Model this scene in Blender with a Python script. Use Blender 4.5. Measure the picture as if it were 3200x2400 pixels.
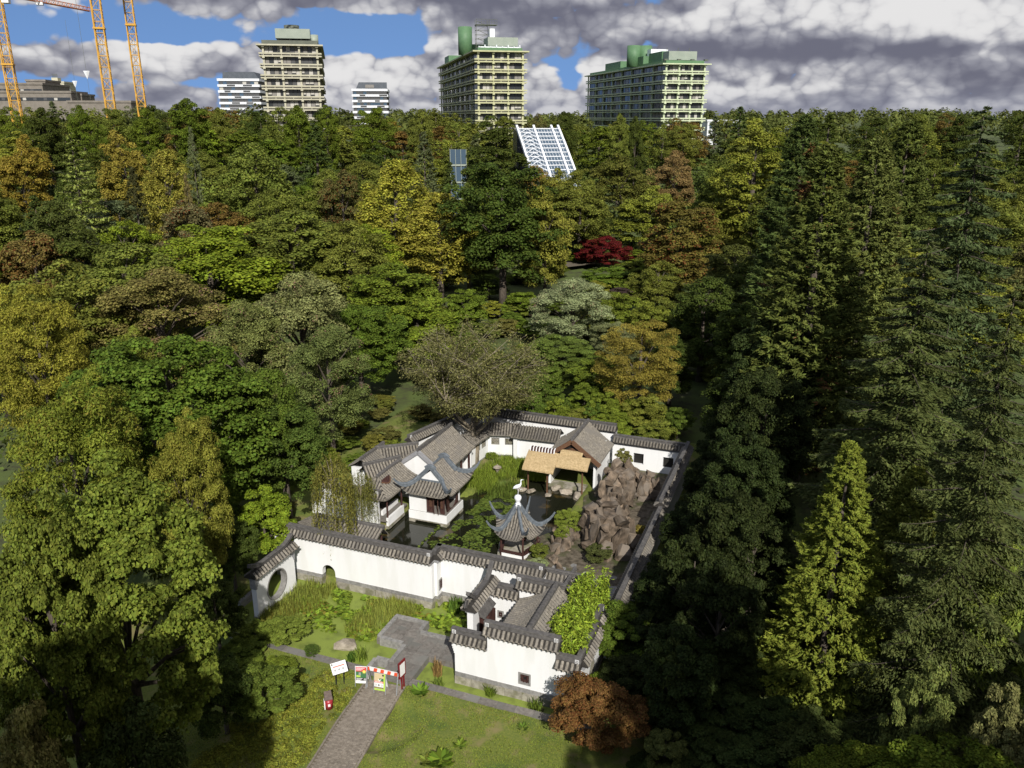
import bpy, bmesh, math, random
import numpy as np
from mathutils import Vector, Matrix, noise as mnoise
R = math.radians
random.seed(7); RNG = np.random.default_rng(7)
scene = bpy.context.scene
for o in list(bpy.data.objects): bpy.data.objects.remove(o)
COL = scene.collection

# ------------------------------------------------------------------ camera
FPX, PITCH, HCAM = 2563.0, R(18.05), 30.0         # focal length in photo pixels, downward pitch, height in metres
cd = bpy.data.cameras.new('camera'); cam = bpy.data.objects.new('camera', cd); COL.objects.link(cam)
cam.location = (0, 0, HCAM); cam.rotation_euler = (R(90) - PITCH, 0, 0)
cd.sensor_width = 36.0; cd.lens = 36.0 * FPX / 3200.0; cd.clip_start = 0.5; cd.clip_end = 20000
scene.camera = cam
scene.render.resolution_x = 1024; scene.render.resolution_y = 768

# ------------------------------------------------------------------ sun, sky, exposure
SUN_EL, SUN_AZ = R(37.0), R(170.0)                # azimuth from +Y clockwise: behind the camera, a little to its right
sdir = Vector((math.sin(SUN_AZ) * math.cos(SUN_EL), math.cos(SUN_AZ) * math.cos(SUN_EL), math.sin(SUN_EL)))
sl = bpy.data.lights.new('sun', 'SUN'); sl.energy = 5.0; sl.angle = R(0.53); sl.color = (1.0, 0.96, 0.89)
so = bpy.data.objects.new('sun', sl); COL.objects.link(so)
so.rotation_euler = sdir.to_track_quat('Z', 'Y').to_euler(); so.location = (0, 0, 80)
vs = scene.view_settings
vs.view_transform = 'Standard'; vs.look = 'None'; vs.gamma = 1.0; vs.exposure = 0.12; vs.use_curve_mapping = False

world = bpy.data.worlds.new('World'); scene.world = world; world.use_nodes = True
world.cycles.sampling_method = 'MANUAL'; world.cycles.sample_map_resolution = 256
def build_sky():
    nt = world.node_tree; nt.nodes.clear(); N = nt.nodes; Lk = nt.links
    def val(x, sock):
        if isinstance(x, (int, float)): sock.default_value = x
        else: Lk.new(x, sock)
    def M(op, a, b=0.0, c=0.0, clamp=False):
        n = N.new('ShaderNodeMath'); n.operation = op; n.use_clamp = clamp
        val(a, n.inputs[0]); val(b, n.inputs[1]); val(c, n.inputs[2]); return n.outputs[0]
    def sstep(x, lo, hi):
        n = N.new('ShaderNodeMapRange'); n.interpolation_type = 'SMOOTHSTEP'; n.clamp = True
        val(x, n.inputs[0]); val(lo, n.inputs[1]); val(hi, n.inputs[2]); n.inputs[3].default_value = 0; n.inputs[4].default_value = 1
        return n.outputs[0]
    def mix(f, a, b):
        n = N.new('ShaderNodeMix'); n.data_type = 'RGBA'; val(f, n.inputs[0])
        for x, s in ((a, n.inputs[6]), (b, n.inputs[7])):
            if isinstance(x, tuple): s.default_value = (*x, 1)
            else: Lk.new(x, s)
        return n.outputs[2]
    sky = N.new('ShaderNodeTexSky'); sky.sky_type = 'NISHITA'; sky.sun_disc = False
    sky.sun_elevation = SUN_EL; sky.sun_rotation = SUN_AZ; sky.altitude = 150; sky.air_density = 1.0; sky.dust_density = 0.0; sky.ozone_density = 5.0
    tc = N.new('ShaderNodeTexCoord'); sep = N.new('ShaderNodeSeparateXYZ'); Lk.new(tc.outputs['Generated'], sep.inputs[0])
    x, y, z = sep.outputs
    cs = N.new('ShaderNodeCombineXYZ'); Lk.new(x, cs.inputs[0]); Lk.new(y, cs.inputs[1]); Lk.new(M('MULTIPLY_ADD', z, 1.0, 0.42), cs.inputs[2])
    nv = N.new('ShaderNodeVectorMath'); nv.operation = 'NORMALIZE'; Lk.new(cs.outputs[0], nv.inputs[0]); Lk.new(nv.outputs[0], sky.inputs[0])
    az = M('MULTIPLY', M('ARCTAN2', x, y), 57.2958)         # degrees, 0 = straight ahead
    el = M('MULTIPLY', M('ARCSINE', z), 57.2958)
    # cumulus banks: flattened towards the horizon, built from broad noise plus cauliflower cells
    elw = M('POWER', M('MAXIMUM', M('ADD', el, 1.0), 0.05), 0.86)
    def dom(del_, sa=0.085, se=0.32):
        cv = N.new('ShaderNodeCombineXYZ')
        Lk.new(M('MULTIPLY', az, sa), cv.inputs[0]); Lk.new(M('MULTIPLY', M('ADD', elw, del_), se), cv.inputs[1]); cv.inputs[2].default_value = 8.3
        return cv.outputs[0]
    def warp(v):
        wn = N.new('ShaderNodeTexNoise'); wn.noise_dimensions = '2D'; wn.inputs['Scale'].default_value = 2.6; wn.inputs['Detail'].default_value = 3; Lk.new(v, wn.inputs['Vector'])
        wa = N.new('ShaderNodeVectorMath'); wa.operation = 'MULTIPLY_ADD'; Lk.new(wn.outputs['Color'], wa.inputs[0]); wa.inputs[1].default_value = (.20, .20, 0); Lk.new(v, wa.inputs[2]); return wa.outputs[0]
    def field(del_, detail, cells=((1.15, .26), (2.7, .18), (6.1, .11))):
        v = warp(dom(del_)); n = N.new('ShaderNodeTexNoise'); n.noise_dimensions = '2D'; n.inputs['Scale'].default_value = 0.95
        n.inputs['Detail'].default_value = detail; n.inputs['Roughness'].default_value = 0.50
        Lk.new(v, n.inputs['Vector']); tot = M('MULTIPLY', n.outputs[0], 0.80)
        v = warp(dom(del_, 0.20, 0.36)) if cells else v
        for sc_, am in cells:                                  # rounded heads: one minus squared cell distance
            vo = N.new('ShaderNodeTexVoronoi'); vo.voronoi_dimensions = '2D'; vo.inputs['Scale'].default_value = sc_
            Lk.new(v, vo.inputs['Vector']); d = vo.outputs['Distance']; tot = M('ADD', tot, M('MULTIPLY', M('SUBTRACT', 0.22, M('MULTIPLY', d, d)), am))
        return tot
    def blob(a0, e0, wa, we, amp):
        da = M('DIVIDE', M('SUBTRACT', az, a0), wa); de = M('DIVIDE', M('SUBTRACT', el, e0), we)
        g = M('EXPONENT', M('MULTIPLY', M('ADD', M('MULTIPLY', da, da), M('MULTIPLY', de, de)), -1.0))
        return M('MULTIPLY', g, amp)
    # layout seen in the photograph: (azimuth, elevation, half-widths, amount); blue openings are negative
    blobs = [(-31, 5.2, 5.0, 1.1, -.34), (-21.5, 4.9, 4.5, .75, -.34), (-22, 2.0, 4.0, .35, -.20), (-8.5, 5.5, 3.4, .9, -.34), (-12.5, 4.5, 3.0, .7, -.26), (-6.3, 4.3, 1.8, .8, -.20),
             (4.3, 2.4, 1.0, .7, -.20), (-29, 3.0, 5, 1.0, .20), (-20, 3.3, 4.5, .9, .20), (-12, 3.3, 4.0, 1.0, .20), (-14, 7.2, 9, .8, .34), (-5.5, 3.4, 3.5, .9, .18), (-28, 7.2, 7, .5, .16), (-25, .9, 8, .7, .14), (29.5, 3.1, 1.8, .3, -.2), (14, 4.9, 16, 1.6, .10)]
    shade = [(-15, 7.2, 9, .8, -.5), (-24, 3.3, 4, .6, -.15), (3, 6.2, 8, .9, -.35), (12, 3.9, 12, .55, -.18), (27, 3.7, 8, .5, -.22), (13, 5.8, 5, .9, .34), (25, 6.2, 5, 1.0, .34), (19, 5.2, 4, .6, .2), (-28, 3.6, 4, .6, .25), (-20, 3.9, 3.5, .7, .32), (-11, 4.2, 3, .8, .32), (-5.5, 4.2, 3, .7, .32), (8, 2.9, 5, .5, .2), (20, 2.5, 6, .4, .12)]
    lay = M('MULTIPLY', sstep(az, -12.0, 6.0), 0.20)
    for b in blobs: lay = M('ADD', lay, blob(*b))
    f0 = field(0.0, 8.0); fup = field(0.34, 6.0, ((1.15, .26), (2.7, .18))); fup2 = field(1.3, 2.0, ())
    d0 = M('ADD', f0, lay)
    alpha = sstep(d0, 0.345, 0.435)
    lit = M('ADD', M('MULTIPLY', M('SUBTRACT', f0, fup), 1.9), M('MULTIPLY', M('SUBTRACT', f0, fup2), 1.05))
    lit = M('ADD', lit, M('MULTIPLY', sstep(az, -12.0, 6.0), -0.05)); lit = M('ADD', lit, 0.55)
    for b in shade: lit = M('ADD', lit, blob(*b))
    lit = sstep(lit, -0.12, 1.12)
    ccol = mix(sstep(lit, 0.0, 0.55), (0.20, 0.204, 0.27), (0.41, 0.415, 0.48)); ccol = mix(sstep(lit, 0.40, 1.0), ccol, (1.02, 1.01, 1.01))
    hz = M('SUBTRACT', 1.0, sstep(el, -0.3, 2.4))
    ccol = mix(M('MULTIPLY', hz, 0.45), ccol, (0.36, 0.38, 0.49))
    bg1 = N.new('ShaderNodeBackground'); Lk.new(sky.outputs[0], bg1.inputs[0]); bg1.inputs[1].default_value = 0.15
    bg2 = N.new('ShaderNodeBackground'); Lk.new(ccol, bg2.inputs[0]); bg2.inputs[1].default_value = 0.71
    ms = N.new('ShaderNodeMixShader'); Lk.new(alpha, ms.inputs[0]); Lk.new(bg1.outputs[0], ms.inputs[1]); Lk.new(bg2.outputs[0], ms.inputs[2])
    out = N.new('ShaderNodeOutputWorld'); Lk.new(ms.outputs[0], out.inputs[0])
build_sky()

# ------------------------------------------------------------------ pixel helpers (a pixel gives a direction; the distance comes from ground or size)
def ray(u, v):
    a = (u - 1600) / FPX; b = (1200 - v) / FPX
    return Vector((a, math.cos(PITCH) + b * math.sin(PITCH), -math.sin(PITCH) + b * math.cos(PITCH)))
def at(u, v, z=0.0):
    d = ray(u, v); t = (z - HCAM) / d.z; return Vector((d.x * t, d.y * t, z))
def aty(u, v, Y):
    d = ray(u, v); t = Y / d.y; return Vector((d.x * t, Y, HCAM + d.z * t))

# garden frame: local a (along the front wall) and b (into the garden), turned 21 degrees
TH = R(-21); OG = Vector((-3.09, 38.53, 0))
EX = Vector((math.cos(TH), math.sin(TH), 0)); EY = Vector((-math.sin(TH), math.cos(TH), 0))
def gw(a, b, z=0.0): return OG + EX * a + EY * b + Vector((0, 0, z))
def gl(x, y):
    q = Vector((x, y, 0)) - OG; return q.dot(EX), q.dot(EY)

ORD = ['first', 'second', 'third', 'fourth', 'fifth', 'sixth', 'seventh', 'eighth', 'ninth', 'tenth', 'eleventh', 'twelfth', 'thirteenth', 'fourteenth', 'fifteenth', 'sixteenth', 'seventeenth', 'eighteenth', 'nineteenth', 'twentieth']
# ------------------------------------------------------------------ object helpers
def link(o, parent=None):
    COL.objects.link(o)
    if parent is not None: o.parent = parent
    return o
def tag(o, label=None, cat=None, group=None, kind=None):
    if label: o['label'] = label
    if cat: o['category'] = cat
    if group: o['group'] = group
    if kind: o['kind'] = kind
    return o
def thing(name, label, cat, loc, rz=0.0, group=None):
    o = bpy.data.objects.new(name, None); o.empty_display_size = 0.3; link(o)
    o.location = loc; o.rotation_euler = (0, 0, rz)
    return tag(o, label, cat, group)
def gthing(name, label, cat, a, b, z=0.0, rz=0.0, group=None):
    return thing(name, label, cat, gw(a, b, z), TH + rz, group)

class MB:
    """collects shapes, then becomes ONE mesh object"""
    def __init__(s): s.v = []; s.f = []; s.m = None
    def add(s, vs, fs):
        n = len(s.v); s.v.extend([tuple(v) for v in vs]); s.f.extend([tuple(i + n for i in f) for f in fs]); return s
    def box(s, x0, x1, y0, y1, z0, z1):
        return s.add([(x0,y0,z0),(x1,y0,z0),(x1,y1,z0),(x0,y1,z0),(x0,y0,z1),(x1,y0,z1),(x1,y1,z1),(x0,y1,z1)],
                     [(3,2,1,0),(4,5,6,7),(0,1,5,4),(1,2,6,5),(2,3,7,6),(3,0,4,7)])
    def bar(s, p, q, w, h=None, up=(0,0,1)):
        p = Vector(p); q = Vector(q); d = (q - p).normalized(); h = h or w; up = Vector(up)
        if abs(d.dot(up)) > .98: up = Vector((1,0,0))
        sx = d.cross(up).normalized(); uz = sx.cross(d).normalized(); vs = []
        for c in (p, q):
            for i, j in ((-1,-1),(1,-1),(1,1),(-1,1)): vs.append(c + sx * (i*w/2) + uz * (j*h/2))
        return s.add(vs, [(0,1,2,3)[::-1],(4,5,6,7),(0,1,5,4),(1,2,6,5),(2,3,7,6),(3,0,4,7)])
    def tube(s, pts, rad, n=8, caps=True):
        pts = [Vector(p) for p in pts]; rad = rad if hasattr(rad, '__len__') else [rad] * len(pts); base = len(s.v); prev = None
        for i, p in enumerate(pts):
            d = (pts[min(i+1, len(pts)-1)] - pts[max(i-1, 0)]).normalized()
            if prev is None: prev = Vector((1,0,0)) if abs(d.x) < .9 else Vector((0,1,0))
            a = (prev - d * prev.dot(d)).normalized(); b = d.cross(a); prev = a
            for k in range(n):
                t = 2*math.pi*k/n; s.v.append(tuple(p + (a*math.cos(t) + b*math.sin(t)) * rad[i]))
        for i in range(len(pts)-1):
            for k in range(n): s.f.append((base+i*n+k, base+i*n+(k+1)%n, base+(i+1)*n+(k+1)%n, base+(i+1)*n+k))
        if caps:
            s.f.append(tuple(base + k for k in range(n))[::-1]); s.f.append(tuple(base + (len(pts)-1)*n + k for k in range(n)))
        return s
    def lathe(s, prof, n=16, c=(0,0,0), caps=True):
        return s.tube([(c[0], c[1], c[2]+z) for r, z in prof], [r for r, z in prof], n, caps)
    def prism(s, poly, z0, z1):
        n = len(poly); vs = [(p[0],p[1],z0) for p in poly] + [(p[0],p[1],z1) for p in poly]
        return s.add(vs, [tuple(range(n))[::-1], tuple(range(n, 2*n))] + [(i,(i+1)%n,n+(i+1)%n,n+i) for i in range(n)])
    def extr(s, poly, axis, t0, t1):
        """polygon given in the plane normal to axis ('x': (y,z), 'y': (x,z)) pushed from t0 to t1"""
        mk = (lambda p, t: (t, p[0], p[1])) if axis == 'x' else (lambda p, t: (p[0], t, p[1]))
        n = len(poly); vs = [mk(p, t0) for p in poly] + [mk(p, t1) for p in poly]
        return s.add(vs, [tuple(range(n)), tuple(range(n, 2*n))[::-1]] + [((i+1)%n, i, n+i, n+(i+1)%n) for i in range(n)])
    def sweep(s, path, prof, up=(0,0,1), caps=True):
        """profile (side, up) carried along a path"""
        path = [Vector(p) for p in path]; base = len(s.v)
        for i, p in enumerate(path):
            d = (path[min(i+1, len(path)-1)] - path[max(i-1, 0)]).normalized()
            sd = d.cross(Vector(up)); sd = sd.normalized() if sd.length > 1e-4 else Vector((1,0,0)); u = sd.cross(d).normalized()
            pr = prof(i / (len(path)-1)) if callable(prof) else prof; n = len(pr)
            for a, b in pr: s.v.append(tuple(p + sd*a + u*b))
        for i in range(len(path)-1):
            for k in range(n): s.f.append((base+i*n+k, base+i*n+(k+1)%n, base+(i+1)*n+(k+1)%n, base+(i+1)*n+k))
        if caps:
            s.f.append(tuple(base+k for k in range(n))[::-1]); s.f.append(tuple(base+(len(path)-1)*n+k for k in range(n)))
        return s
    def xf(s, mat):
        s.v = [tuple(mat @ Vector(v)) for v in s.v]; return s
    def mesh(s, name, mat, smooth=False):
        me = bpy.data.meshes.new(name); me.from_pydata(s.v, [], s.f)
        bm = bmesh.new(); bm.from_mesh(me); bmesh.ops.recalc_face_normals(bm, faces=bm.faces); bm.to_mesh(me); bm.free()
        if smooth:
            me.polygons.foreach_set('use_smooth', [True]*len(me.polygons))
        me.materials.append(mat); return me
    def build(s, name, mat, parent=None, smooth=False, kind=None, loc=None, rz=None):
        o = bpy.data.objects.new(name, s.mesh(name, mat, smooth)); link(o, parent)
        if kind: o['kind'] = kind
        if loc is not None: o.location = loc
        if rz is not None: o.rotation_euler = (0, 0, rz)
        return o
def inst(name, me, parent, loc=(0,0,0), rot=(0,0,0), sc=(1,1,1)):
    o = bpy.data.objects.new(name, me); link(o, parent); o.location = loc; o.rotation_euler = rot; o.scale = sc; return o
def quick_mesh(name, verts, faces4, mat, attr=None, smooth=False):
    """fast quad mesh from numpy arrays, with an optional per-face float attribute 'rnd'"""
    me = bpy.data.meshes.new(name); nv, nf = len(verts), len(faces4); k = faces4.shape[1]
    me.vertices.add(nv); me.vertices.foreach_set('co', np.ascontiguousarray(verts, dtype=np.float32).ravel())
    me.loops.add(nf*k); me.loops.foreach_set('vertex_index', np.ascontiguousarray(faces4, dtype=np.int32).ravel())
    me.polygons.add(nf); me.polygons.foreach_set('loop_start', np.arange(0, nf*k, k, dtype=np.int32))
    if smooth: me.polygons.foreach_set('use_smooth', np.ones(nf, dtype=bool))
    if attr is not None:
        at_ = me.attributes.new('rnd', 'FLOAT', 'FACE'); at_.data.foreach_set('value', np.ascontiguousarray(attr, dtype=np.float32))
    me.update(calc_edges=True); me.materials.append(mat); return me

# ------------------------------------------------------------------ materials
def nmat(name):
    m = bpy.data.materials.new(name); m.use_nodes = True; nt = m.node_tree
    b = nt.nodes['Principled BSDF']; return m, nt, b
def noisy(name, c1, c2, scale=3.0, rough=0.85, bump=0.0, detail=6.0, lo=0.35, hi=0.65, spec=0.3, objrand=0.0, stretch=None, bscale=None, metallic=0.0, c3=None, s3=0.4):
    m, nt, b = nmat(name); N, Lk = nt.nodes, nt.links
    tc = N.new('ShaderNodeTexCoord'); vec = tc.outputs['Object']
    if stretch:
        mp = N.new('ShaderNodeMapping'); mp.inputs['Scale'].default_value = stretch; Lk.new(vec, mp.inputs[0]); vec = mp.outputs[0]
    if objrand:
        oi = N.new('ShaderNodeObjectInfo'); ad = N.new('ShaderNodeVectorMath'); ad.operation = 'ADD'
        sc = N.new('ShaderNodeVectorMath'); sc.operation = 'SCALE'; sc.inputs[0].default_value = (37, 19, 53); Lk.new(oi.outputs['Random'], sc.inputs['Scale'])
        Lk.new(vec, ad.inputs[0]); Lk.new(sc.outputs[0], ad.inputs[1]); vec = ad.outputs[0]
    n = N.new('ShaderNodeTexNoise'); n.inputs['Scale'].default_value = scale; n.inputs['Detail'].default_value = detail; n.inputs['Roughness'].default_value = .6
    Lk.new(vec, n.inputs['Vector'])
    mr = N.new('ShaderNodeMapRange'); mr.inputs[1].default_value = lo; mr.inputs[2].default_value = hi; Lk.new(n.outputs[0], mr.inputs[0])
    mx = N.new('ShaderNodeMix'); mx.data_type = 'RGBA'; mx.inputs[6].default_value = (*c1, 1); mx.inputs[7].default_value = (*c2, 1); Lk.new(mr.outputs[0], mx.inputs[0])
    colr = mx.outputs[2]
    if c3:
        n3 = N.new('ShaderNodeTexNoise'); n3.inputs['Scale'].default_value = s3; n3.inputs['Detail'].default_value = 5; Lk.new(vec, n3.inputs['Vector'])
        m3 = N.new('ShaderNodeMapRange'); m3.inputs[1].default_value = .48; m3.inputs[2].default_value = .62; Lk.new(n3.outputs[0], m3.inputs[0])
        x3 = N.new('ShaderNodeMix'); x3.data_type = 'RGBA'; x3.inputs[7].default_value = (*c3, 1); Lk.new(colr, x3.inputs[6]); Lk.new(m3.outputs[0], x3.inputs[0]); colr = x3.outputs[2]
    if objrand:
        hs = N.new('ShaderNodeHueSaturation'); vr = N.new('ShaderNodeMapRange'); vr.inputs[3].default_value = 1 - objrand; vr.inputs[4].default_value = 1 + objrand
        Lk.new(oi.outputs['Random'], vr.inputs[0]); Lk.new(vr.outputs[0], hs.inputs['Value']); Lk.new(colr, hs.inputs['Color']); colr = hs.outputs[0]
    Lk.new(colr, b.inputs['Base Color']); b.inputs['Roughness'].default_value = rough; b.inputs['Specular IOR Level'].default_value = spec; b.inputs['Metallic'].default_value = metallic
    if bump:
        bp = N.new('ShaderNodeBump'); bp.inputs['Strength'].default_value = bump; bp.inputs['Distance'].default_value = 0.05
        if bscale:
            n2 = N.new('ShaderNodeTexNoise'); n2.inputs['Scale'].default_value = bscale; n2.inputs['Detail'].default_value = 5; Lk.new(vec, n2.inputs['Vector']); Lk.new(n2.outputs[0], bp.inputs['Height'])
        else: Lk.new(n.outputs[0], bp.inputs['Height'])
        Lk.new(bp.outputs[0], b.inputs['Normal'])
    return m
def leaf_material(name, trans=0.22, spread=0.72, accent=None, acc_thr=0.85, rough=0.6, spec=0.07, nw=1.1, rw=1.0):
    """leaf colour = the object's own colour, varied leaf by leaf; accent: colour of the leaves that have turned"""
    m, nt, b = nmat(name); N, Lk = nt.nodes, nt.links
    oi = N.new('ShaderNodeObjectInfo'); at_ = N.new('ShaderNodeAttribute'); at_.attribute_name = 'rnd'; at_.attribute_type = 'GEOMETRY'
    mr = N.new('ShaderNodeMapRange'); mr.inputs[3].default_value = 1 - spread; mr.inputs[4].default_value = 1 + spread; Lk.new(at_.outputs['Fac'], mr.inputs[0])
    hs = N.new('ShaderNodeHueSaturation'); br_ = N.new('ShaderNodeVectorMath'); br_.operation = 'SCALE'; br_.inputs['Scale'].default_value = 1.55; Lk.new(oi.outputs['Color'], br_.inputs[0]); Lk.new(br_.outputs[0], hs.inputs['Color']); Lk.new(mr.outputs[0], hs.inputs['Value'])
    h2 = N.new('ShaderNodeMapRange'); h2.inputs[3].default_value = .512; h2.inputs[4].default_value = .482
    ml = N.new('ShaderNodeMath'); ml.operation = 'MULTIPLY'; ml.inputs[1].default_value = 7.13; Lk.new(at_.outputs['Fac'], ml.inputs[0])
    fr = N.new('ShaderNodeMath'); fr.operation = 'FRACT'; Lk.new(ml.outputs[0], fr.inputs[0]); Lk.new(fr.outputs[0], h2.inputs[0]); Lk.new(h2.outputs[0], hs.inputs['Hue'])
    colr = hs.outputs[0]
    if accent:
        m2 = N.new('ShaderNodeMath'); m2.operation = 'MULTIPLY'; m2.inputs[1].default_value = 13.7; Lk.new(at_.outputs['Fac'], m2.inputs[0])
        f2 = N.new('ShaderNodeMath'); f2.operation = 'FRACT'; Lk.new(m2.outputs[0], f2.inputs[0])
        tc = N.new('ShaderNodeTexCoord'); nz = N.new('ShaderNodeTexNoise'); nz.inputs['Scale'].default_value = .35; nz.inputs['Detail'].default_value = 2; Lk.new(tc.outputs['Object'], nz.inputs['Vector'])
        sm = N.new('ShaderNodeMath'); sm.operation = 'MULTIPLY_ADD'; sm.inputs[1].default_value = nw; Lk.new(nz.outputs[0], sm.inputs[0]); rm = N.new('ShaderNodeMath'); rm.operation = 'MULTIPLY'; rm.inputs[1].default_value = rw; Lk.new(f2.outputs[0], rm.inputs[0]); Lk.new(rm.outputs[0], sm.inputs[2])
        gt = N.new('ShaderNodeMath'); gt.operation = 'GREATER_THAN'; gt.inputs[1].default_value = acc_thr + .5; Lk.new(sm.outputs[0], gt.inputs[0])
        mx = N.new('ShaderNodeMix'); mx.data_type = 'RGBA'; mx.inputs[7].default_value = (*accent, 1); Lk.new(gt.outputs[0], mx.inputs[0]); Lk.new(colr, mx.inputs[6]); colr = mx.outputs[2]
    Lk.new(colr, b.inputs['Base Color']); b.inputs['Roughness'].default_value = rough; b.inputs['Specular IOR Level'].default_value = spec
    tr = N.new('ShaderNodeBsdfTranslucent'); Lk.new(colr, tr.inputs['Color']); ms = N.new('ShaderNodeMixShader'); ms.inputs[0].default_value = trans
    Lk.new(b.outputs[0], ms.inputs[1]); Lk.new(tr.outputs[0], ms.inputs[2]); Lk.new(ms.outputs[0], nt.nodes['Material Output'].inputs[0])
    return m
MT = {}
MT['leaf'] = leaf_material('leaf')
MT['leaf_pink'] = leaf_material('leaf_with_pink', accent=(.22, .13, .09), acc_thr=1.06)
MT['leaf_gold'] = leaf_material('leaf_with_gold', accent=(.20, .175, .03), acc_thr=1.0)
MT['leaf_red'] = leaf_material('leaf_with_russet', accent=(.14, .050, .018), acc_thr=.95)
MT['leaf_dead'] = leaf_material('needle_with_brown', accent=(.15, .075, .03), acc_thr=1.78, trans=.1, nw=3.0, rw=.35)
MT['needle'] = leaf_material('needle', trans=.10, spread=.5)
MT['bark'] = noisy('bark', (.05,.04,.03), (.11,.09,.07), 9, .95, .6, stretch=(1,1,.25))
MT['bark_pale'] = noisy('pale_bark', (.16,.13,.09), (.30,.26,.20), 9, .95, .5, stretch=(1,1,.25))
MT['plaster'] = noisy('white_plaster', (.73,.73,.73), (.78,.78,.775), 1.6, .8, .04, bscale=30, lo=.3, hi=.7, spec=.2, stretch=(1.6,1.6,.35), c3=(.715,.715,.70), s3=.9)
MT['tile'] = noisy('roof_tile', (.10,.09,.075), (.29,.26,.215), 6, .85, .35, lo=.3, hi=.7, objrand=.28, c3=(.17,.155,.135), s3=1.1)
MT['tile_dark'] = noisy('ridge_tile', (.070,.066,.064), (.13,.122,.115), 5, .8, .3, objrand=.1)
MT['tile_bed'] = noisy('tile_bed', (.028,.025,.022), (.05,.045,.04), 6, .9, .2)
MT['ridge_blue'] = noisy('blue_grey_ridge', (.085,.10,.115), (.15,.17,.19), 5, .7, .2)
MT['eave_grey'] = noisy('grey_render', (.22,.22,.23), (.29,.29,.30), 5, .85, .1)
MT['stone_grey'] = noisy('grey_stone', (.17,.165,.155), (.27,.26,.245), 5, .9, .3, objrand=.14)
MT['stone_pale'] = noisy('weathered_stone', (.23,.21,.165), (.36,.335,.28), 4, .92, .35, objrand=.1, c3=(.17,.165,.10), s3=1.5)
MT['paving'] = noisy('grey_paving', (.125,.113,.10), (.20,.182,.162), 5, .95, .3, objrand=.12, c3=(.16,.155,.14), s3=.8)
MT['brick'] = noisy('clay_paver', (.165,.14,.112), (.26,.225,.185), 5, .95, .3, objrand=.16)
MT['wood_red'] = noisy('oxblood_wood', (.035,.016,.014), (.075,.034,.028), 12, .6, .15, stretch=(1,1,.2))
MT['wood_brown'] = noisy('brown_wood', (.10,.05,.028), (.15,.08,.045), 8, .7, .15)
MT['thatch'] = noisy('thatch', (.36,.26,.13), (.56,.42,.235), 7, .95, .8, bscale=55, stretch=(1,1,1), c3=(.42,.31,.165), s3=.9)
MT['rock'] = noisy('brown_rock', (.038,.029,.020), (.215,.162,.115), 2.6, .9, .7, bscale=7, lo=.32, hi=.66, objrand=.30, c3=(.15,.125,.10), s3=.9)
MT['rock_pale'] = noisy('pale_rock', (.19,.16,.12), (.40,.35,.28), 2.4, .9, .5, bscale=9, objrand=.15)
MT['white_metal'] = noisy('white_metal', (.72,.74,.77), (.80,.82,.84), 3, .4, 0)
MT['dark'] = noisy('dark_opening', (.012,.011,.010), (.02,.018,.016), 3, .8, 0)
MT['black_metal'] = noisy('black_metal', (.015,.015,.016), (.03,.03,.03), 5, .5, 0)
# ------------------------------------------------------------------ terrain
def sm(t): t = min(1, max(0, t)); return t*t*(3-2*t)
def terr(x, y):
    z = 0.35 + 14.5*sm((y-95)/265) + 6.0*sm((y-380)/700) + 3.0*sm((-x-15)/90)*sm((y-140)/140)
    if y > 90: z += 0.5*mnoise.noise((x*.02, y*.02, 1.3))*sm((y-90)/60)
    return z
# ------------------------------------------------------------------ tree prototypes
def unit(v): return v / np.maximum(np.linalg.norm(v, axis=1, keepdims=True), 1e-9)
def leaves_mesh(name, c, n, t, L, W, mat, rng, rnd=None):
    """rhombic leaves: centre c, normal n, length axis t"""
    n = unit(n); t = unit(t - n*np.sum(t*n, 1, keepdims=True)); b = np.cross(n, t); k = len(c)
    L = np.broadcast_to(np.asarray(L, float).reshape(-1, 1), (k, 1)); W = np.broadcast_to(np.asarray(W, float).reshape(-1, 1), (k, 1))
    v = np.empty((k, 4, 3)); v[:, 0] = c - t*L/2; v[:, 1] = c + b*W/2 - n*L*.08; v[:, 2] = c + t*L/2; v[:, 3] = c - b*W/2 - n*L*.08
    f = np.arange(k*4).reshape(k, 4)
    return quick_mesh(name, v.reshape(-1, 3), f, mat, rng.random(k) if rnd is None else rnd)
def sph(rng, k):
    return unit(rng.normal(size=(k, 3)))
def wobble(d, s, rng):
    """smooth lumpy radius factor over directions"""
    w = np.zeros(len(d))
    for i in range(6):
        ax = sph(rng, 1)[0]; w += np.sin(d @ ax * rng.uniform(2.5, 5) + rng.uniform(0, 6.3))
    return 1 + s*w/3
def clump_leaves(rng, cc, cr, per, flat=.72, up=.55, jit=.5):
    """leaves over the upper shell of each clump; the brightness attribute is shared partly inside a clump"""
    k = len(cc); idx = np.repeat(np.arange(k), per); d = sph(rng, len(idx)); low = d[:, 2] < -.35; d[low, 2] *= -1
    rr = cr[idx]*(0.45 + .6*rng.random(len(idx))**.55)
    off = d*rr[:, None]; off[:, 2] *= flat
    c = cc[idx] + off
    nrm = d*.8 + np.array([0, 0, up]) + rng.normal(size=c.shape)*jit
    tan = rng.normal(size=c.shape) + np.array([0, 0, -.3])
    cl = rng.random(k)[idx]; rnd = np.clip(.62*rng.random(len(idx)) + .38*cl, 0, 1)
    return c, nrm, tan, rnd
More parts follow.
